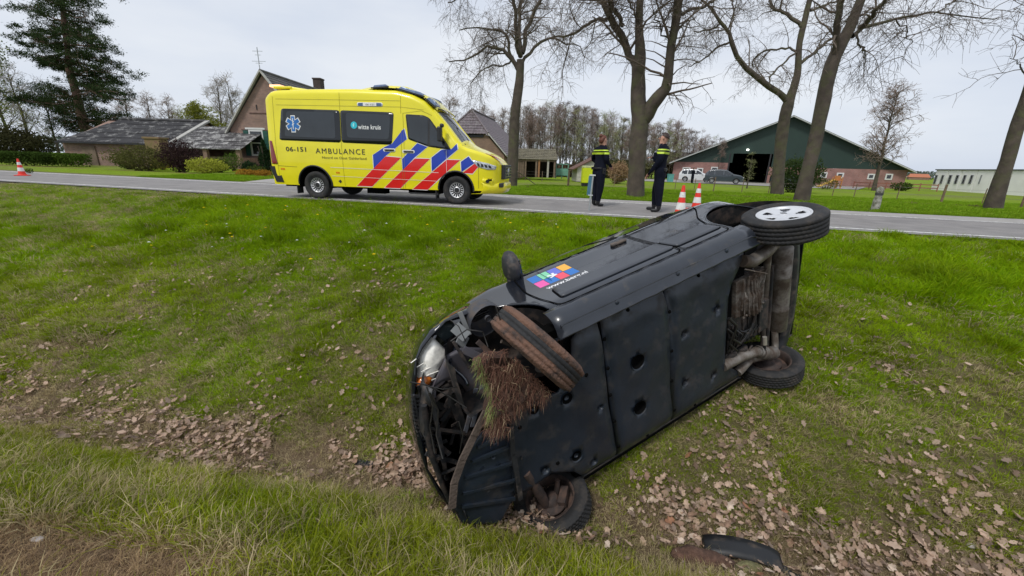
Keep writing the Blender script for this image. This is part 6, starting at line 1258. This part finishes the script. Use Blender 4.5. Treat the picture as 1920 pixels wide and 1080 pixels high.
# trees in the field at the right
leafy('bare_tree', 'symmetrical bare tree in front of the right end of the barn', 1640, 352, 44, 172, None, 0, tw=twigr, spread=.40, up=.45, nl=50, lvl=(8, 4), zmin=.2)
leafy('small_tree', 'young bare tree with a pale trunk in front of the dark barn door', 1402, 343, 40, 64, None, 0, tw=twigg, spread=.35, up=.9, nl=16)
bush(1492, 350, 34, 84, 66, 'pine_bush', 'bushy dark green pine between the two leaning trunks', foliage('bushpine', (.05, .075, .025)), 5000, .09, 'pine', 'round'); 
bush(1560, 300, 43.5, 46, 20, 'undergrowth', 'thin olive shrub behind the leaning trunk', G2, 600, .08, 'shrub', 'round', False); bush(1690, 352, 46, 34, 16, 'shrub', 'dark low bush at the right corner of the barn', G1, 900, .09)
far = MB(); tl = thing('far_treeline', 'distant hazy line of trees on the horizon at the right', 'trees', (300, 330, -.6)); C = np.stack([RNG.uniform(-260, 420, 26000), RNG.uniform(-8, 8, 26000), RNG.random(26000)**.6*8], -1); C[:, 2] *= .6+.7*vn(C[:, 0]*.05, C[:, 0]*0); obj_from(leafcloud('foliage', C, .9, foliage('far_haze', (.15, .18, .15), .15)), tl); tl.rotation_euler.z = R(-25); tag(tl, kind='stuff')  # distance haze is put into the lightened foliage colour
tl2 = thing('far_treeline', 'distant line of trees on the horizon at the left edge', 'trees', (-260, 200, -.3)); C = np.stack([RNG.uniform(-120, 160, 16000), RNG.uniform(-6, 6, 16000), RNG.random(16000)**.6*9], -1); obj_from(leafcloud('foliage', C, .8, foliage('far_haze', (.15, .18, .15), .15)), tl2); tl2.rotation_euler.z = R(50); tag(tl2, kind='stuff')
# ================================================================ buildings
bk1 = brickmat('farm_brick', (.27, .145, .105), (.19, .10, .08), (.30, .27, .23)); bk2 = brickmat('barn_brick', (.30, .125, .105), (.24, .10, .085), (.30, .25, .22)); bk3 = brickmat('brown_brick', (.24, .135, .085), (.18, .10, .07), (.24, .2, .17))
tileg = pm('grey_roof_tile', (.105, .100, .098), .7, var=.3, scale=3, dirt=((.17, .16, .14), .3, 5)); tilep = pm('mauve_roof_tile', (.135, .105, .115), .45, var=.25, scale=2, coat=.2, dirt=((.21, .19, .19), .3, 3)); corr = pm('lichened_sheet', (.058, .056, .058), .85, var=.25, scale=.9, dirt=((.36, .35, .33), .20, 1.8)); wfr = pm('white_frame', (.62, .62, .60), .5, var=.05); vergem = pm('verge_board', (.42, .41, .37), .7, var=.15); winb = pm('window_glass', (.02, .024, .028), .08, spec=.8, var=.2, coat=.3); wood = pm('weathered_wood', (.16, .115, .08), .85, var=.3, scale=3, bump=.5); greenp = pm('green_paint', (.012, .075, .055), .5, var=.1); voidm = MATS['black_void']
def frame_thing(name, label, cat, P0, P1, zb, group=None):
    """Empty at P0 with local x towards P1, local y away from the viewer"""
    d = (P1-P0); ang = math.atan2(d.y, d.x); return thing(name, label, cat, (P0.x, P0.y, zb), ang, group), math.hypot(d.x, d.y)
def tiles(mb, O, U_, V_, rows, cols, amp=.03, step=.04, ok=None, m=0, sub=3):
    O, U_, V_ = Vector(O), Vector(U_), Vector(V_); Nn = U_.cross(V_).normalized()
    if Nn.z < 0: Nn = -Nn
    for r_ in range(rows):
        pts = []
        for k in range(cols*sub+1):
            u = k/(cols*sub); w = amp*math.cos(k*2*math.pi/sub)*.5
            pts.append((O+U_*u+V_*(r_/rows)+Nn*(w+step), O+U_*u+V_*((r_+1.06)/rows)+Nn*w, u))
        for a, b in zip(pts, pts[1:]):
            if ok and not ok((a[2]+b[2])/2, (r_+.5)/rows): continue
            q = a[0]-Nn*step*1.2, b[0]-Nn*step*1.2; mb.add([a[0], b[0], b[1], a[1], q[0], q[1]], [(0, 1, 2, 3), (4, 5, 1, 0)], m)
def window(par, x, z, w, h, y=-.03, nx=1, nz=1, fr=.07, mat=None, gl=None, hid=0):
    q = MB(); 
    for a, b, c, d in ((x, z, w, fr), (x, z+h-fr, w, fr), (x, z+fr, fr, h-2*fr), (x+w-fr, z+fr, fr, h-2*fr)): q.box((a+c/2, y, b+d/2), (c, .08, d))
    for i in range(1, nx): q.box((x+w*i/nx, y+.005, z+h/2), (fr*.6, .06, h-2*fr))
    for i in range(1, nz): q.box((x+w/2, y+.008, z+h*i/nz), (w-2*fr, .05, fr*.6))
    o = q.build('window', mat or wfr, par); g_ = MB(); g_.box((x+w/2, y+.02, z+h/2), (w-2*fr+.01, .02, h-2*fr+.01)); g_.build('pane', gl or winb, o); return o
# ---- gabled farmhouse
Y = 36; P0 = at(441, 300, Y); P1 = at(593, 300, Y); zg = .1; t, Wd = frame_thing('farmhouse', 'gabled brick farmhouse with a green shutter and chimney, half hidden by the ambulance', 'house', P0, P1, zg); t.rotation_euler.z += R(-4)
ze = at(441, 243, Y).z-zg; za = at(517, 137, Y).z-zg; hw = Wd/2; Dp = 11
q = MB(); q.prism([(0, -.5), (Wd, -.5), (Wd, ze), (hw, za-.15), (0, ze)], lambda p: (p[0], 0, p[1]), lambda p: (p[0], Dp, p[1])); wl = q.build('wall', bk1, t)
for z_, x0_, x1_ in ((za-3.05, 1.9, Wd-1.9), (za-4.35, 1.0, Wd-1.0)): q = MB(); q.box(((x0_+x1_)/2, -.02, z_), (x1_-x0_, .05, .07)); q.build('brick_string_course', pm('dark_brick_course', (.11, .06, .05), .9), wl)
for x_, z_ in ((1.35, ze-.05), (2.05+2.9, za-2.6), (4.6, za-3.3), (2.6, za-2.6)): q = MB(); q.box((x_, -.03, z_), (.07, .04, .38)); q.build('wall_anchor', ablk, wl)
rf = MB(); oh = .25
for s_ in (0, 1):
    ex_ = -oh if s_ == 0 else Wd+oh; sl = (za-ze)/hw; zz = ze-oh*sl; O = (ex_, -.2, zz+.05); V_ = (hw-ex_, 0, za-zz); 
    tiles(rf, O, (0, Dp+.4, 0), V_, 22, 40, .03, .03)
ro = rf.build('roof', tileg, t)
q = MB(); q.bar((-oh, -.24, ze-oh*sl+.0), (hw, -.24, za+.06), .10, .22, up=(0, 1, 0)); q.bar((Wd+oh, -.24, ze-oh*sl), (hw, -.24, za+.06), .10, .22, up=(0, 1, 0)); q.build('verge_board', vergem, ro); q = MB(); q.tube([(hw, -.25, za+.08), (hw, Dp+.2, za+.08)], .11, 8); q.build('ridge_tile', tileg, ro)
q = MB(); q.box((hw, 8.6, za+.3), (.75, .75, 1.5)); q.box((hw, 8.6, za+1.08), (.85, .85, .12)); q.build('chimney', pm('soot_brick', (.06, .045, .04), .9, bump=.3), ro)
xw, zw = at(474, 285, Y).x-P0.x, at(474, 292, Y).z-zg; window(t, xw, zw, 1.25, 2.05, nz=2, fr=.12); q = MB(); q.box((xw+.6, -.04, zw+2.15), (1.7, .08, .14)); q.build('lintel', wfr, t)
for dx, sk in ((-.42, 1), (1.28, 1)):
    q = MB(); q.box((xw+dx+.18, -.07, zw+1.0), (.42, .05, 2.0)); o = q.build('shutter', greenp, t); 
    for k in range(7): s2_ = MB(); s2_.box((xw+dx+.18, -.105, zw+.2+.27*k), (.32, .02, .08)); s2_.build('slat', greenp, o)
a = at(490, 150, 40); q = MB(); q.tube([(0, 0, -3), (0, 0, 2.6)], .035, 6); 
for z_, w_ in ((2.3, .9), (2.0, .5), (1.5, 1.2), (1.35, .6)): q.bar((-w_/2, 0, z_), (w_/2, 0, z_), .03)
an = thing('aerial', 'thin television aerial mast above the farmhouse roof', 'aerial', tuple(a)); q.build('mast', pgal, an)
# ---- long shed with mottled roof, and the lower one next to it
Ye, Yr = 33.6, 38.; L0 = at(112, 268, Ye); L1 = at(318, 271, Ye); zb_ = .1; t, Wd = frame_thing('brick_shed', 'long low brick shed with a grey lichened sheet roof behind the pine', 'shed', L0, L1, zb_); ze = L1.z-zb_; zr = at(390, 229, Yr).z-zb_
q = MB(); q.prism([(0, -.4), (0, ze), (Yr-Ye, zr-.1), (2*(Yr-Ye), ze), (2*(Yr-Ye), -.4)], lambda p: (0, p[0]+.2, p[1]), lambda p: (Wd-.1, p[0]+.2, p[1])); wl = q.build('wall', bk1, t)
rf = MB(); tiles(rf, (-.2, -.1, ze), (Wd+.3, 0, 0), (0, Yr-Ye+.3, zr-ze), 5, 60, .05, .05, ok=lambda u, v: u > v*.14); tiles(rf, (-.2, 2*(Yr-Ye)+.5, ze), (Wd+.3, 0, 0), (0, -(Yr-Ye)-.3, zr-ze), 5, 60, .05, .05); ro = rf.build('roof', corr, t)
q = MB(); q.bar((Wd+.1, -.15, ze+.05), (Wd+.1, Yr-Ye+.2, zr+.1), .35, .14, up=(0, -1, 1)); q.build('verge_flashing', pm('cement_verge', (.40, .39, .36), .9, var=.2), ro); q = MB(); q.tube([(Wd*.14, Yr-Ye+.2, zr+.08), (Wd+.1, Yr-Ye+.2, zr+.08)], .13, 8); q.build('ridge', corr, ro); q = MB(); q.bar((-.2, -.16, ze-.04), (Wd, -.16, ze-.04), .12, .12); q.build('gutter', ablk, t)
q = MB(); q.box((2.0, .16, .7), (1.1, .1, 1.5)); q.build('door', wood, t)
L0 = at(318, 281, 33.); L1 = at(446, 281, 33.); t, Wd = frame_thing('open_shed', 'low lean-to shed with a mottled white and grey roof joining the farmhouse', 'shed', L0, L1, zb_); ze = L1.z-zb_; zr = at(420, 238, 37).z-zb_
q = MB(); q.box((Wd*.5, 4.2, ze*.5+.6), (Wd, .2, ze+1.2)); 
q.build('wall', bk3, t)
for x_ in (.1, Wd*.5, Wd-.1): q = MB(); q.box((x_, .2, ze/2-.1), (.3, .3, ze+.2)); q.build('brick_post', bk3, t)
q = MB(); q.box((Wd*.5, 2.2, .3), (Wd-.4, 3.6, 1.2)); q.build('stored_straw', pm('pinkish_stack', (.26, .16, .12), .9, var=.3), t)
rf = MB(); tiles(rf, (-.4, -.1, ze), (Wd+.7, 0, 0), (0, 4.3, zr-ze), 6, 34, .05, .05); ro = rf.build('roof', pm('mottled_sheet', (.09, .085, .085), .85, var=.25, scale=1.2, dirt=((.46, .45, .43), .33, 2.2)), t)
p = at(297, 285, 32.5); t = thing('brick_pier', 'mossy yellowish brick pier standing before the shed roof', 'chimney', (p.x, p.y, .1)); q = MB(); q.box((0, 0, 1.0), (1.15, .8, 2.2)); q.box((0, 0, 2.12), (1.3, .95, .14)); q.build('pier', pm('mossy_brick', (.22, .17, .07), .95, var=.4, scale=3, bump=.6, dirt=((.18, .10, .07), .4, 3)), t, bevel=.02)
# ---- half-hipped house right of the ambulance
c0 = at(877, 320, 45); zb_ = -.15; t = thing('half_hipped_house', 'brown brick house with a mauve half-hipped tile roof right of the ambulance', 'house', (c0.x, 45, zb_), R(-10.8)); za = at(877, 207, 46.5).z-zb_; zh = at(877, 250, 45).z-zb_; ze = 2.15; hw = 4.25; hh = hw*(za-zh)/(za-ze); Ld = 13.5
q = MB(); q.prism([(-hw+.3, -.4), (hw-.3, -.4), (hw-.3, ze), (hh-.15, zh-.15), (-hh+.15, zh-.15), (-hw+.3, ze)], lambda p: (p[0], 0, p[1]), lambda p: (p[0], Ld-.2, p[1])); q.build('wall', bk3, t)
rf = MB()
for s_ in (1, -1):
    tiles(rf, (s_*hw, -.25, ze-.05), (0, Ld+.4, 0), (-s_*hw, 0, za-ze+.05), 20, 42, .05, .045, ok=lambda u, v: u*(Ld+.4) > 1.75*max(0, (v-(zh-ze)/(za-ze))/(1-(zh-ze)/(za-ze))) and (1-u)*(Ld+.4) > 1.75*max(0, (v-(zh-ze)/(za-ze))/(1-(zh-ze)/(za-ze))))
tiles(rf, (-hh, -.3, zh-.05), (2*hh, 0, 0), (0, 1.8, za-zh+.1), 9, 14, .05, .045, ok=lambda u, v: abs(u-.5)*2 < 1-v+.04); ro = rf.build('roof', tilep, t)
for s_ in (1, -1):
    q = MB(); q.bar((s_*hw, -.3, ze-.05), (s_*hh, -.3, zh), .08, .2, up=(0, 1, 0)); q.build('verge_board', vergem, ro); q = MB(); q.tube([(s_*hh, -.3, zh+.05), (0, 1.5, za+.1)], .10, 6); q.build('hip_tile', tilep, ro)
q = MB(); q.tube([(0, 1.5, za+.12), (0, Ld-1.5, za+.12)], .12, 6); q.build('ridge_tile', tilep, ro); q = MB(); q.box((hw*.05, -.05, zh-.25), (3.0, .06, .25)); q.build('fascia', ablk, t); q = MB(); q.bar((hw+.05, -.2, ze-.12), (hw+.05, Ld, ze-.12), .14, .10); q.build('gutter', vergem, t)
window(t, 2.0, .2, 1.3, 1.5, nx=3, nz=4, fr=.08); window(t, -1.0, .6, 1.2, 1.4, nx=2, nz=2)
# ---- open cart shed
P0 = at(958, 322, 47); P1 = at(1041, 322, 47); zb_ = -.2; t, Wd = frame_thing('cart_shed', 'open-fronted timber cart shed with a mossy sloping roof beside the half-hipped house', 'shed', P0, P1, zb_); ze, zr = at(1000, 299, 47).z-zb_, at(1000, 279, 50).z-zb_
rf = MB(); tiles(rf, (-.3, -.2, ze), (Wd+.5, 0, 0), (0, 3.4, zr-ze), 7, 26, .05, .05); rf.build('roof', pm('mossy_tiles', (.13, .115, .08), .9, var=.35, scale=2, dirt=((.19, .17, .11), .4, 4)), t)
q = MB(); q.box((Wd/2, 3.2, ze*.5+.3), (Wd, .15, ze+.8)); q.box((0.0, 1.6, ze*.5), (.15, 3.2, ze)); q.box((Wd, 1.6, ze*.5), (.15, 3.2, ze)); q.build('wall', pm('dark_boards', (.035, .026, .02), .9), t)
for k in range(6): q = MB(); q.box((.12+.24*k, .02, ze*.5), (.21, .05, ze)); q.build('plank', wood, t)
for x_, m_ in ((1.6, wood), (2.8, wood), (3.1, pm('orange_brick_post', (.30, .15, .07), .9)), (4.1, pm('pale_post', (.42, .39, .34), .8)), (Wd-.1, wood)): q = MB(); q.box((x_, .05, ze*.5), (.2, .2, ze)); q.build('post', m_, t)
q = MB(); q.box((Wd/2, .05, ze-.1), (Wd, .16, .22)); q.build('beam', wood, t)
# ---- small gabled outbuilding and the green climbing frame behind the woman
P0 = at(1082, 324, 44); P1 = at(1128, 324, 44); t, Wd = frame_thing('outbuilding', 'small pale outbuilding with a brown gable roof behind the policewoman', 'shed', P0, P1, -.25); q = MB(); q.prism([(0, -.2), (Wd, -.2), (Wd, 1.6), (Wd*.85, 2.3), (0, 1.2)], lambda p: (p[0], 0, p[1]), lambda p: (p[0], 4, p[1])); q.build('wall', pm('cream_render', (.45, .43, .38), .8), t); q = MB(); q.bar((-.5, 1.8, 1.0), (Wd*.85, 1.8, 2.42), 4.2, .1); q.build('roof', pm('brown_roof_sheet', (.13, .065, .045), .8), t)
p = at(1054, 318, 50); t = thing('climbing_frame', 'pale green wooden climbing frame left of the policewoman', 'playset', (p.x, p.y, -.3)); gm_ = pm('pale_green_paint', (.16, .36, .27), .7)
for x_ in (-.7, 0, .7): q = MB(); q.box((x_, 0, .8), (.1, .1, 1.7)); q.build('post', gm_, t)
q = MB(); q.box((0, 0, .7), (1.4, .08, .8)); q.box((0, 0, 1.6), (1.6, .1, .1)); q.build('panel', gm_, t)
# ---- yellow container
p = onground(1103, 343); p = at(1102, 330, 30); zg = hz(p.x, p.y); t = thing('grit_bin', 'bright yellow box bin on a black base directly behind the policewoman', 'bin', (p.x, p.y, zg)); q = MB(); q.box((0, 0, .82), (.86, .7, 1.05), taper=.97); q.build('box', pm('bright_yellow_plastic', (.72, .80, .01), .45, var=.05), t, bevel=.04); q = MB(); q.box((0, 0, 1.40), (.84, .7, .14)); q.build('lid', pm('cream_lid', (.66, .68, .35), .5), t, bevel=.03); q = MB(); q.box((0, 0, .2), (.75, .6, .3)); q.build('base', ablk, t)
# ---- big dairy barn
P0 = at(1260, 333, 66); P1 = at(1693, 352, 54); zb_ = -.45; t, Wd = frame_thing('dairy_barn', 'wide barn with dark green gable above red brick walls and an open dark doorway', 'barn', P0, P1, zb_)
fx = lambda px, py=330: ((lambda v: ((Matrix.Rotation(-t.rotation_euler.z, 3, 'Z') @ (CO+v*((P0.y+(P1.y-P0.y)/(P1.x-P0.x)*((0)-P0.x))/(v.y-(P1.y-P0.y)/(P1.x-P0.x)*v.x))-Vector((P0.x, P0.y, zb_))))))(ray(px, py)))
eL = fx(1258, 303); eR = fx(1695, 319); ap = fx(1487, 219); xa = ap.x; zeL, zeR, za = eL.z, eR.z, ap.z; Ld = 26
dl = fx(1362, 340).x; dr = fx(1434, 340).x; dt = fx(1400, 288).z
q = MB()
q.box((dl/2, .1, zeL/2-.4), (dl, .2, zeL+.8)); q.box(((dr+Wd)/2, .1, zeR/2-.4), (Wd-dr, .2, zeR+.8)); q.box((.1, Ld/2, zeL/2-.4), (.2, Ld-.4, zeL+.8)); q.box((Wd-.1, Ld/2, zeR/2-.4), (.2, Ld-.4, zeR+.8)); wl = q.build('brick_wall', bk2, t)
gg = pm('green_cladding', (.013, .034, .026), .55, var=.10, scale=.5)
def ztop(x): return zeL+(za-zeL)*x/xa if x < xa else zeR+(za-zeR)*(Wd-x)/(Wd-xa)
xs_b = np.arange(0, Wd, 1.0); 
for x_ in xs_b:
    x1_ = min(x_+.998, Wd); base_ = dt if (x_+.5 > dl and x_+.5 < dr) else (zeL if x_ < dl else zeR)+.02
    if ztop(x_+.02)-.02 > base_ or ztop(x1_)-.02 > base_:
        P = [(x_, base_), (x1_, base_), (x1_, max(ztop(x1_), base_+.01)), (x_, max(ztop(x_), base_+.01))]; 
        if x_ < xa < x1_: P.insert(3, (xa, za))
        q = MB(); q.prism(P, lambda p: (p[0], .0, p[1]), lambda p: (p[0], .12, p[1])); q.build('cladding_panel', gg, t)
for a_, b_ in ((dl-.18, dl), (dr, dr+.18)): q = MB(); q.box(((a_+b_)/2, -.02, dt/2-.2), (.18, .2, dt+.4)); q.build('door_post', ablk, t)
q = MB(); q.box((Wd/2, -.05, zeR+.35), (Wd*.96, .06, .12)); 
q.build('cladding_rail', ablk, t) if False else None
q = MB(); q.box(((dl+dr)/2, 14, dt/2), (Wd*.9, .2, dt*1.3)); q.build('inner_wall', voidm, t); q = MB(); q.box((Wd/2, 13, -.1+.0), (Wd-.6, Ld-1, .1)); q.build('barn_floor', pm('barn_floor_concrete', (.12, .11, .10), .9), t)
for sgn, (xa0, z0, xb0, z1) in ((0, (-.6, zeL-.25, xa, za)), (1, (Wd+.6, zeR-.25, xa, za))):
    q = MB(); q.add([(xa0, -.7, z0+.15), (xb0, -.7, z1+.15), (xb0, Ld, z1+.15), (xa0, Ld, z0+.15), (xa0, -.7, z0+.02), (xb0, -.7, z1+.02), (xb0, Ld, z1+.02), (xa0, Ld, z0+.02)], [(0, 1, 2, 3), (7, 6, 5, 4), (0, 4, 5, 1), (1, 5, 6, 2), (2, 6, 7, 3), (3, 7, 4, 0)]); o = q.build('roof', pm('barn_roof_sheet', (.17, .17, .165), .7, var=.15), t, fixn=True)
    q = MB(); q.bar((xa0, -.74, z0-.02), (xb0, -.74, z1-.02), .08, .5, up=(0, 1, 0)); q.build('verge_board', pm('pale_verge', (.50, .52, .50), .6), o)
for a_, b_, c_, d_ in ((1279, 322, 1295, 314), (1306, 323, 1319, 315), (1331, 329, 1347, 313), (1537, 333, 1552, 323), (1567, 334, 1583, 324), (1625, 336, 1641, 326), (1658, 337, 1675, 326)):
    u, v_ = fx(a_, b_), fx(c_, d_); window(t, u.x, u.z, v_.x-u.x, v_.z-u.z, y=-.03, fr=.15, nx=1)
u = fx(1402, 281); q = MB(); q.box((u.x, -.15, u.z), (.28, .2, .2)); q.build('floodlight', pm('lit_floodlight', (1, .98, .92), .3, emit=4), t)
# white sliding gate post right of the door
yd = MB(); a = fx(1262, 333); w_ = t.matrix_world
mw = Matrix.Translation(t.location) @ Matrix.Rotation(t.rotation_euler.z, 4, 'Z')
vs = []
for (x_, y_) in ((-6, -14), (20, -14), (24, -1), (24, 0), (-6, 0)): p = mw @ Vector((x_, y_, 0)); vs.append((p.x, p.y, hz(p.x, p.y)*0+max(hz(p.x, p.y), -.62)+.05))
yd.add(vs, [tuple(range(5))]); tag(yd.build('farm_yard', pm('yard_concrete', (.30, .285, .26), .9, var=.15)), kind='structure')
# ---- white modular cabins
P0 = at(1744, 357, 54); P1 = at(1920, 373, 41); d = (P1-P0); P1 = P0+d*1.5; zb_ = -.80; t, Wd = frame_thing('cabin_building', 'long white flat-roofed modular cabin building with dark windows at the right edge', 'building', P0, P1, zb_)
mr_ = P0-Vector((0, 0, 0)); sl = (P1.y-P0.y)/(P1.x-P0.x)
def fc(px, py):
    v = ray(px, py); k = (P0.y-sl*P0.x)/(v.y-sl*v.x); return Matrix.Rotation(-t.rotation_euler.z, 3, 'Z') @ (CO+v*k-Vector((P0.x, P0.y, zb_)))
Hh = fc(1757, 319).z; wht = pm('cabin_white', (.86, .84, .82), .6, var=.06, scale=1); n = 6; xb = [0, fc(1776-3, 340).x, fc(1802-3, 340).x]; w_ = (xb[2]-xb[1]); 
while xb[-1] < Wd: xb.append(xb[-1]+w_)
for a_, b_ in zip(xb, xb[1:]): q = MB(); q.box(((a_+b_)/2, 2.5, Hh/2), (b_-a_-.07, 5, Hh)); q.build('module', wht, t, bevel=.02)
q = MB(); q.box((xb[-1]/2, 2.5, Hh+.06), (xb[-1]+.2, 5.2, .12)); q.build('roof_edge', pm('dark_roof_edge', (.09, .11, .11), .6), t)
for a_, b_ in ((1750, 1759), (1762, 1771), (1776, 1786), (1789, 1799), (1803, 1813), (1816, 1826), (1835, 1842)):
    u, v_ = fc(a_, 344), fc(b_, 329); window(t, u.x, u.z-.05, v_.x-u.x, v_.z-u.z+.1, y=-.02, fr=.06, nz=2, mat=pm('grey_window_frame', (.2, .21, .22), .5))
# far red-roofed farm
p = at(1722, 332, 240); t = thing('far_farmhouse', 'tiny distant house with an orange roof on the horizon at the right', 'house', (p.x, p.y, -.6), R(-30)); t.scale = (.55,)*3; q = MB(); q.box((0, 0, 1.2), (16, 8, 3)); q.build('wall', bk3, t); q = MB(); q.add([(-8.5, -4.5, 2.6), (8.5, -4.5, 2.6), (7, 0, 6), (-7, 0, 6), (-8.5, 4.5, 2.6), (8.5, 4.5, 2.6)], [(0, 1, 2, 3), (3, 2, 5, 4), (0, 3, 4), (1, 5, 2)]); q.build('roof', pm('orange_tiles', (.42, .15, .08), .8), t)
# ================================================================ parked cars in the yard
def parked(px0, px1, py, Y, col, name, label, L_=4.5, hh=1.55, flip=1, rz=0.):
    p = at((px0+px1)/2, py, Y); zg = max(hz(p.x, p.y), -.62)+.06; t = thing(name, label, 'car', (p.x, p.y, zg), math.atan2(P1b.y-P0b.y, P1b.x-P0b.x)+rz)
    k = L_/4.4; top = smoothi([(-2.2*k, hh*.62), (-2.05*k, hh*.80), (-1.7*k, hh*.96), (-.6*k, hh), (.2*k, hh*.97), (1.0*k, hh*.68), (1.9*k, hh*.58), (2.2*k, hh*.42)]); ins = lambda x, z: (.30*max(0, z-hh*.58)+.35*max(0, abs(x)/(2.2*k)-.8)**1.5)
    sh_ = Shell(np.arange(-2.2*k, 2.21*k, .11), top, lambda x: .25, .88, ins, rc=.1, ns=12, nc=3, nr=6); mt = [pm('parked_paint_'+name+str(px0), col, .3, coat=.5, var=.04), winb]
    fn = lambda x, y, z, ty: 1 if (ty == 'side' and z > hh*.62 and -1.9*k < x < .95*k and z < top(x)-.14 and not (-.12 < x < -.02 or -1.15*k < x < -1.07*k)) or (ty == 'roof' and .25*k < x < 1.0*k) else 0
    sh_.mesh(fn, [(-1.35*k, .33, .38), (1.38*k, .33, .38)], capfront=0, caprear=0).build('body', mt, t); q = MB(); q.box((0, 0, .4), (3.9*k, 1.4, .3)); q.build('floor_pan', voidm, t)
    for x_ in (-1.35*k, 1.38*k):
        for s_ in (-1, 1): wheel(t, (x_, s_*.78, .33), (0, s_, 0), .33, .21, .2, rubber, ch, ablk, 'spokes')
    q = MB(); q.box((2.1*k, -.62, hh*.45), (.14, .35, .14)); q.build('headlight', lens, t); q = MB(); q.box((-2.12*k, -.66, hh*.58), (.12, .25, .2)); q.build('tail_light', pm('tail_red', (.4, .01, .01), .3), t); q = MB(); q.box((.85*k, -.95, hh*.64), (.12, .14, .12)); q.build('wing_mirror', mt[0], t); return t
P0b = at(1260, 333, 66); P1b = at(1693, 352, 54)
parked(1279, 1329, 337, 57, (.62, .63, .64), 'parked_suv', 'white car parked in the yard before the barn windows', 4.2, 1.62)
parked(1328, 1384, 342, 52, (.035, .045, .06), 'parked_mpv', 'dark blue-grey people carrier parked beside the white car', 4.3, 1.65)
parked(1452, 1510, 343, 52, (.045, .06, .06), 'parked_car', 'dark car half hidden behind the two roadside trunks', 4.3, 1.5)
p = at(1297, 341, 50); person((p.x, p.y, max(hz(p.x, p.y), -.6)+.05), (1, .1), 1.78, dict(legl=(0, 0, .28, 0, 0, 0), legr=(0, .02, .28, 0, .02, 0), arml=((0, .15, .66), (.03, .16, .52)), armr=((0, .18, .68), (.1, .22, .6))), 'brown', 'small distant man in dark clothes standing in front of the white parked car', detail=False, uniform=False)
p = at(1257, 334, 54); t = thing('bin', 'small teal bin at the left corner of the barn', 'bin', (p.x, p.y, -.5)); q = MB(); q.box((0, 0, .45), (.6, .6, .9), taper=1.1); q.build('body', pm('teal_plastic', (.10, .33, .30), .5), t, bevel=.04); q = MB(); q.box((0, 0, .95), (.7, .7, .08)); q.build('lid', pm('teal_plastic', (.1, .33, .3), .5), t)
p = at(1560, 350, 47); t = thing('slide', 'small yellow children\'s slide before the barn wall', 'slide', (p.x, p.y, -.55)); q = MB(); q.bar((-1.6, 0, .2), (.1, 0, 1.0), .5, .08); q.build('chute', pm('slide_yellow', (.62, .36, .06), .5), t); q = MB(); 
for x_ in (.1, .7):
    for y_ in (-.3, .3): q.bar((x_, y_, 0), (x_, y_, 1.3), .08)
q.box((.4, 0, .95), (.7, .7, .08)); q.box((.4, 0, 1.2), (.7, .06, .5)); q.build('tower', pm('slide_orange', (.5, .20, .06), .6), t)
# ================================================================ fences
postm = pm('fence_post_wood', (.17, .115, .075), .9, var=.3, bump=.4); wirem = pm('fence_wire', (.20, .19, .18), .5, metal=.5)
def fence(name, label, feet, h, r_, zs, thick=()):
    g0 = onground(*feet[0]); t = thing(name, label, 'fence', tuple(g0)); tops = []
    for i, (x, y) in enumerate(feet):
        g = onground(x, y)-g0; k = thick.get(i, 1) if thick else 1; q = MB(); q.tube([g-Vector((0, 0, .2)), g+Vector((.02, 0, h*(1.0 if k == 1 else 1.15)))], [r_*k, r_*k*.9], 8); q.build('post', postm, t); tops.append(g)
    for z in zs:
        q = MB(); pts = []
        for a, b in zip(tops, tops[1:]): pts += [a+Vector((0, -.04, z)), (a+b)/2+Vector((0, -.04, z-.02))]
        q.tube(pts+[tops[-1]+Vector((0, -.04, z))], .006, 4); q.build('wire', wirem, t)
fence('wire_fence', 'wire fence with round wooden posts along the paddock left of the big forked tree', [(985, 338), (1016, 340), (1065, 350), (1110, 345), (1151, 348), (1175, 350)], 1.0, .035, (.35, .65, .92), {2: 2.3})
fence('wire_fence', 'low wire fence with thin posts across the field before the barn', [(1265, 356), (1301, 357), (1337, 360), (1390, 362), (1440, 364), (1560, 368), (1600, 371), (1680, 376), (1764, 380), (1840, 384), (1913, 391)], .85, .025, (.4, .75), {8: 2.4, 10: 2.0, 2: 1.5})
fence('post_fence', 'row of tall dark posts before the cart shed', [(991, 330), (1017, 331), (1044, 328)], 1.9, .07, ())
g0 = at(1600, 349, 50); t = thing('rail_fence', 'low reddish rail fence along the barn wall', 'fence', (g0.x, g0.y, -.62), math.atan2(P1b.y-P0b.y, P1b.x-P0b.x)); rl = pm('red_rail', (.27, .10, .07), .8)
for k in range(6): q = MB(); q.box((k*1.5, 0, .45), (.08, .08, 1.0)); q.build('post', rl, t)
q = MB(); q.box((3.75, 0, .8), (7.5, .05, .1)); q.build('rail', rl, t); q = MB(); q.box((3.75, 0, .45), (7.5, .05, .1)); q.build('rail', rl, t)
a, b = onground(1004, 346), at(971, 322, 20.5); t = thing('leaning_pole', 'thin weathered pole leaning against the slender tree', 'pole', tuple(a)); q = MB(); q.tube([(0, 0, 0), tuple(b-a)], .028, 6); q.build('pole', wood, t)
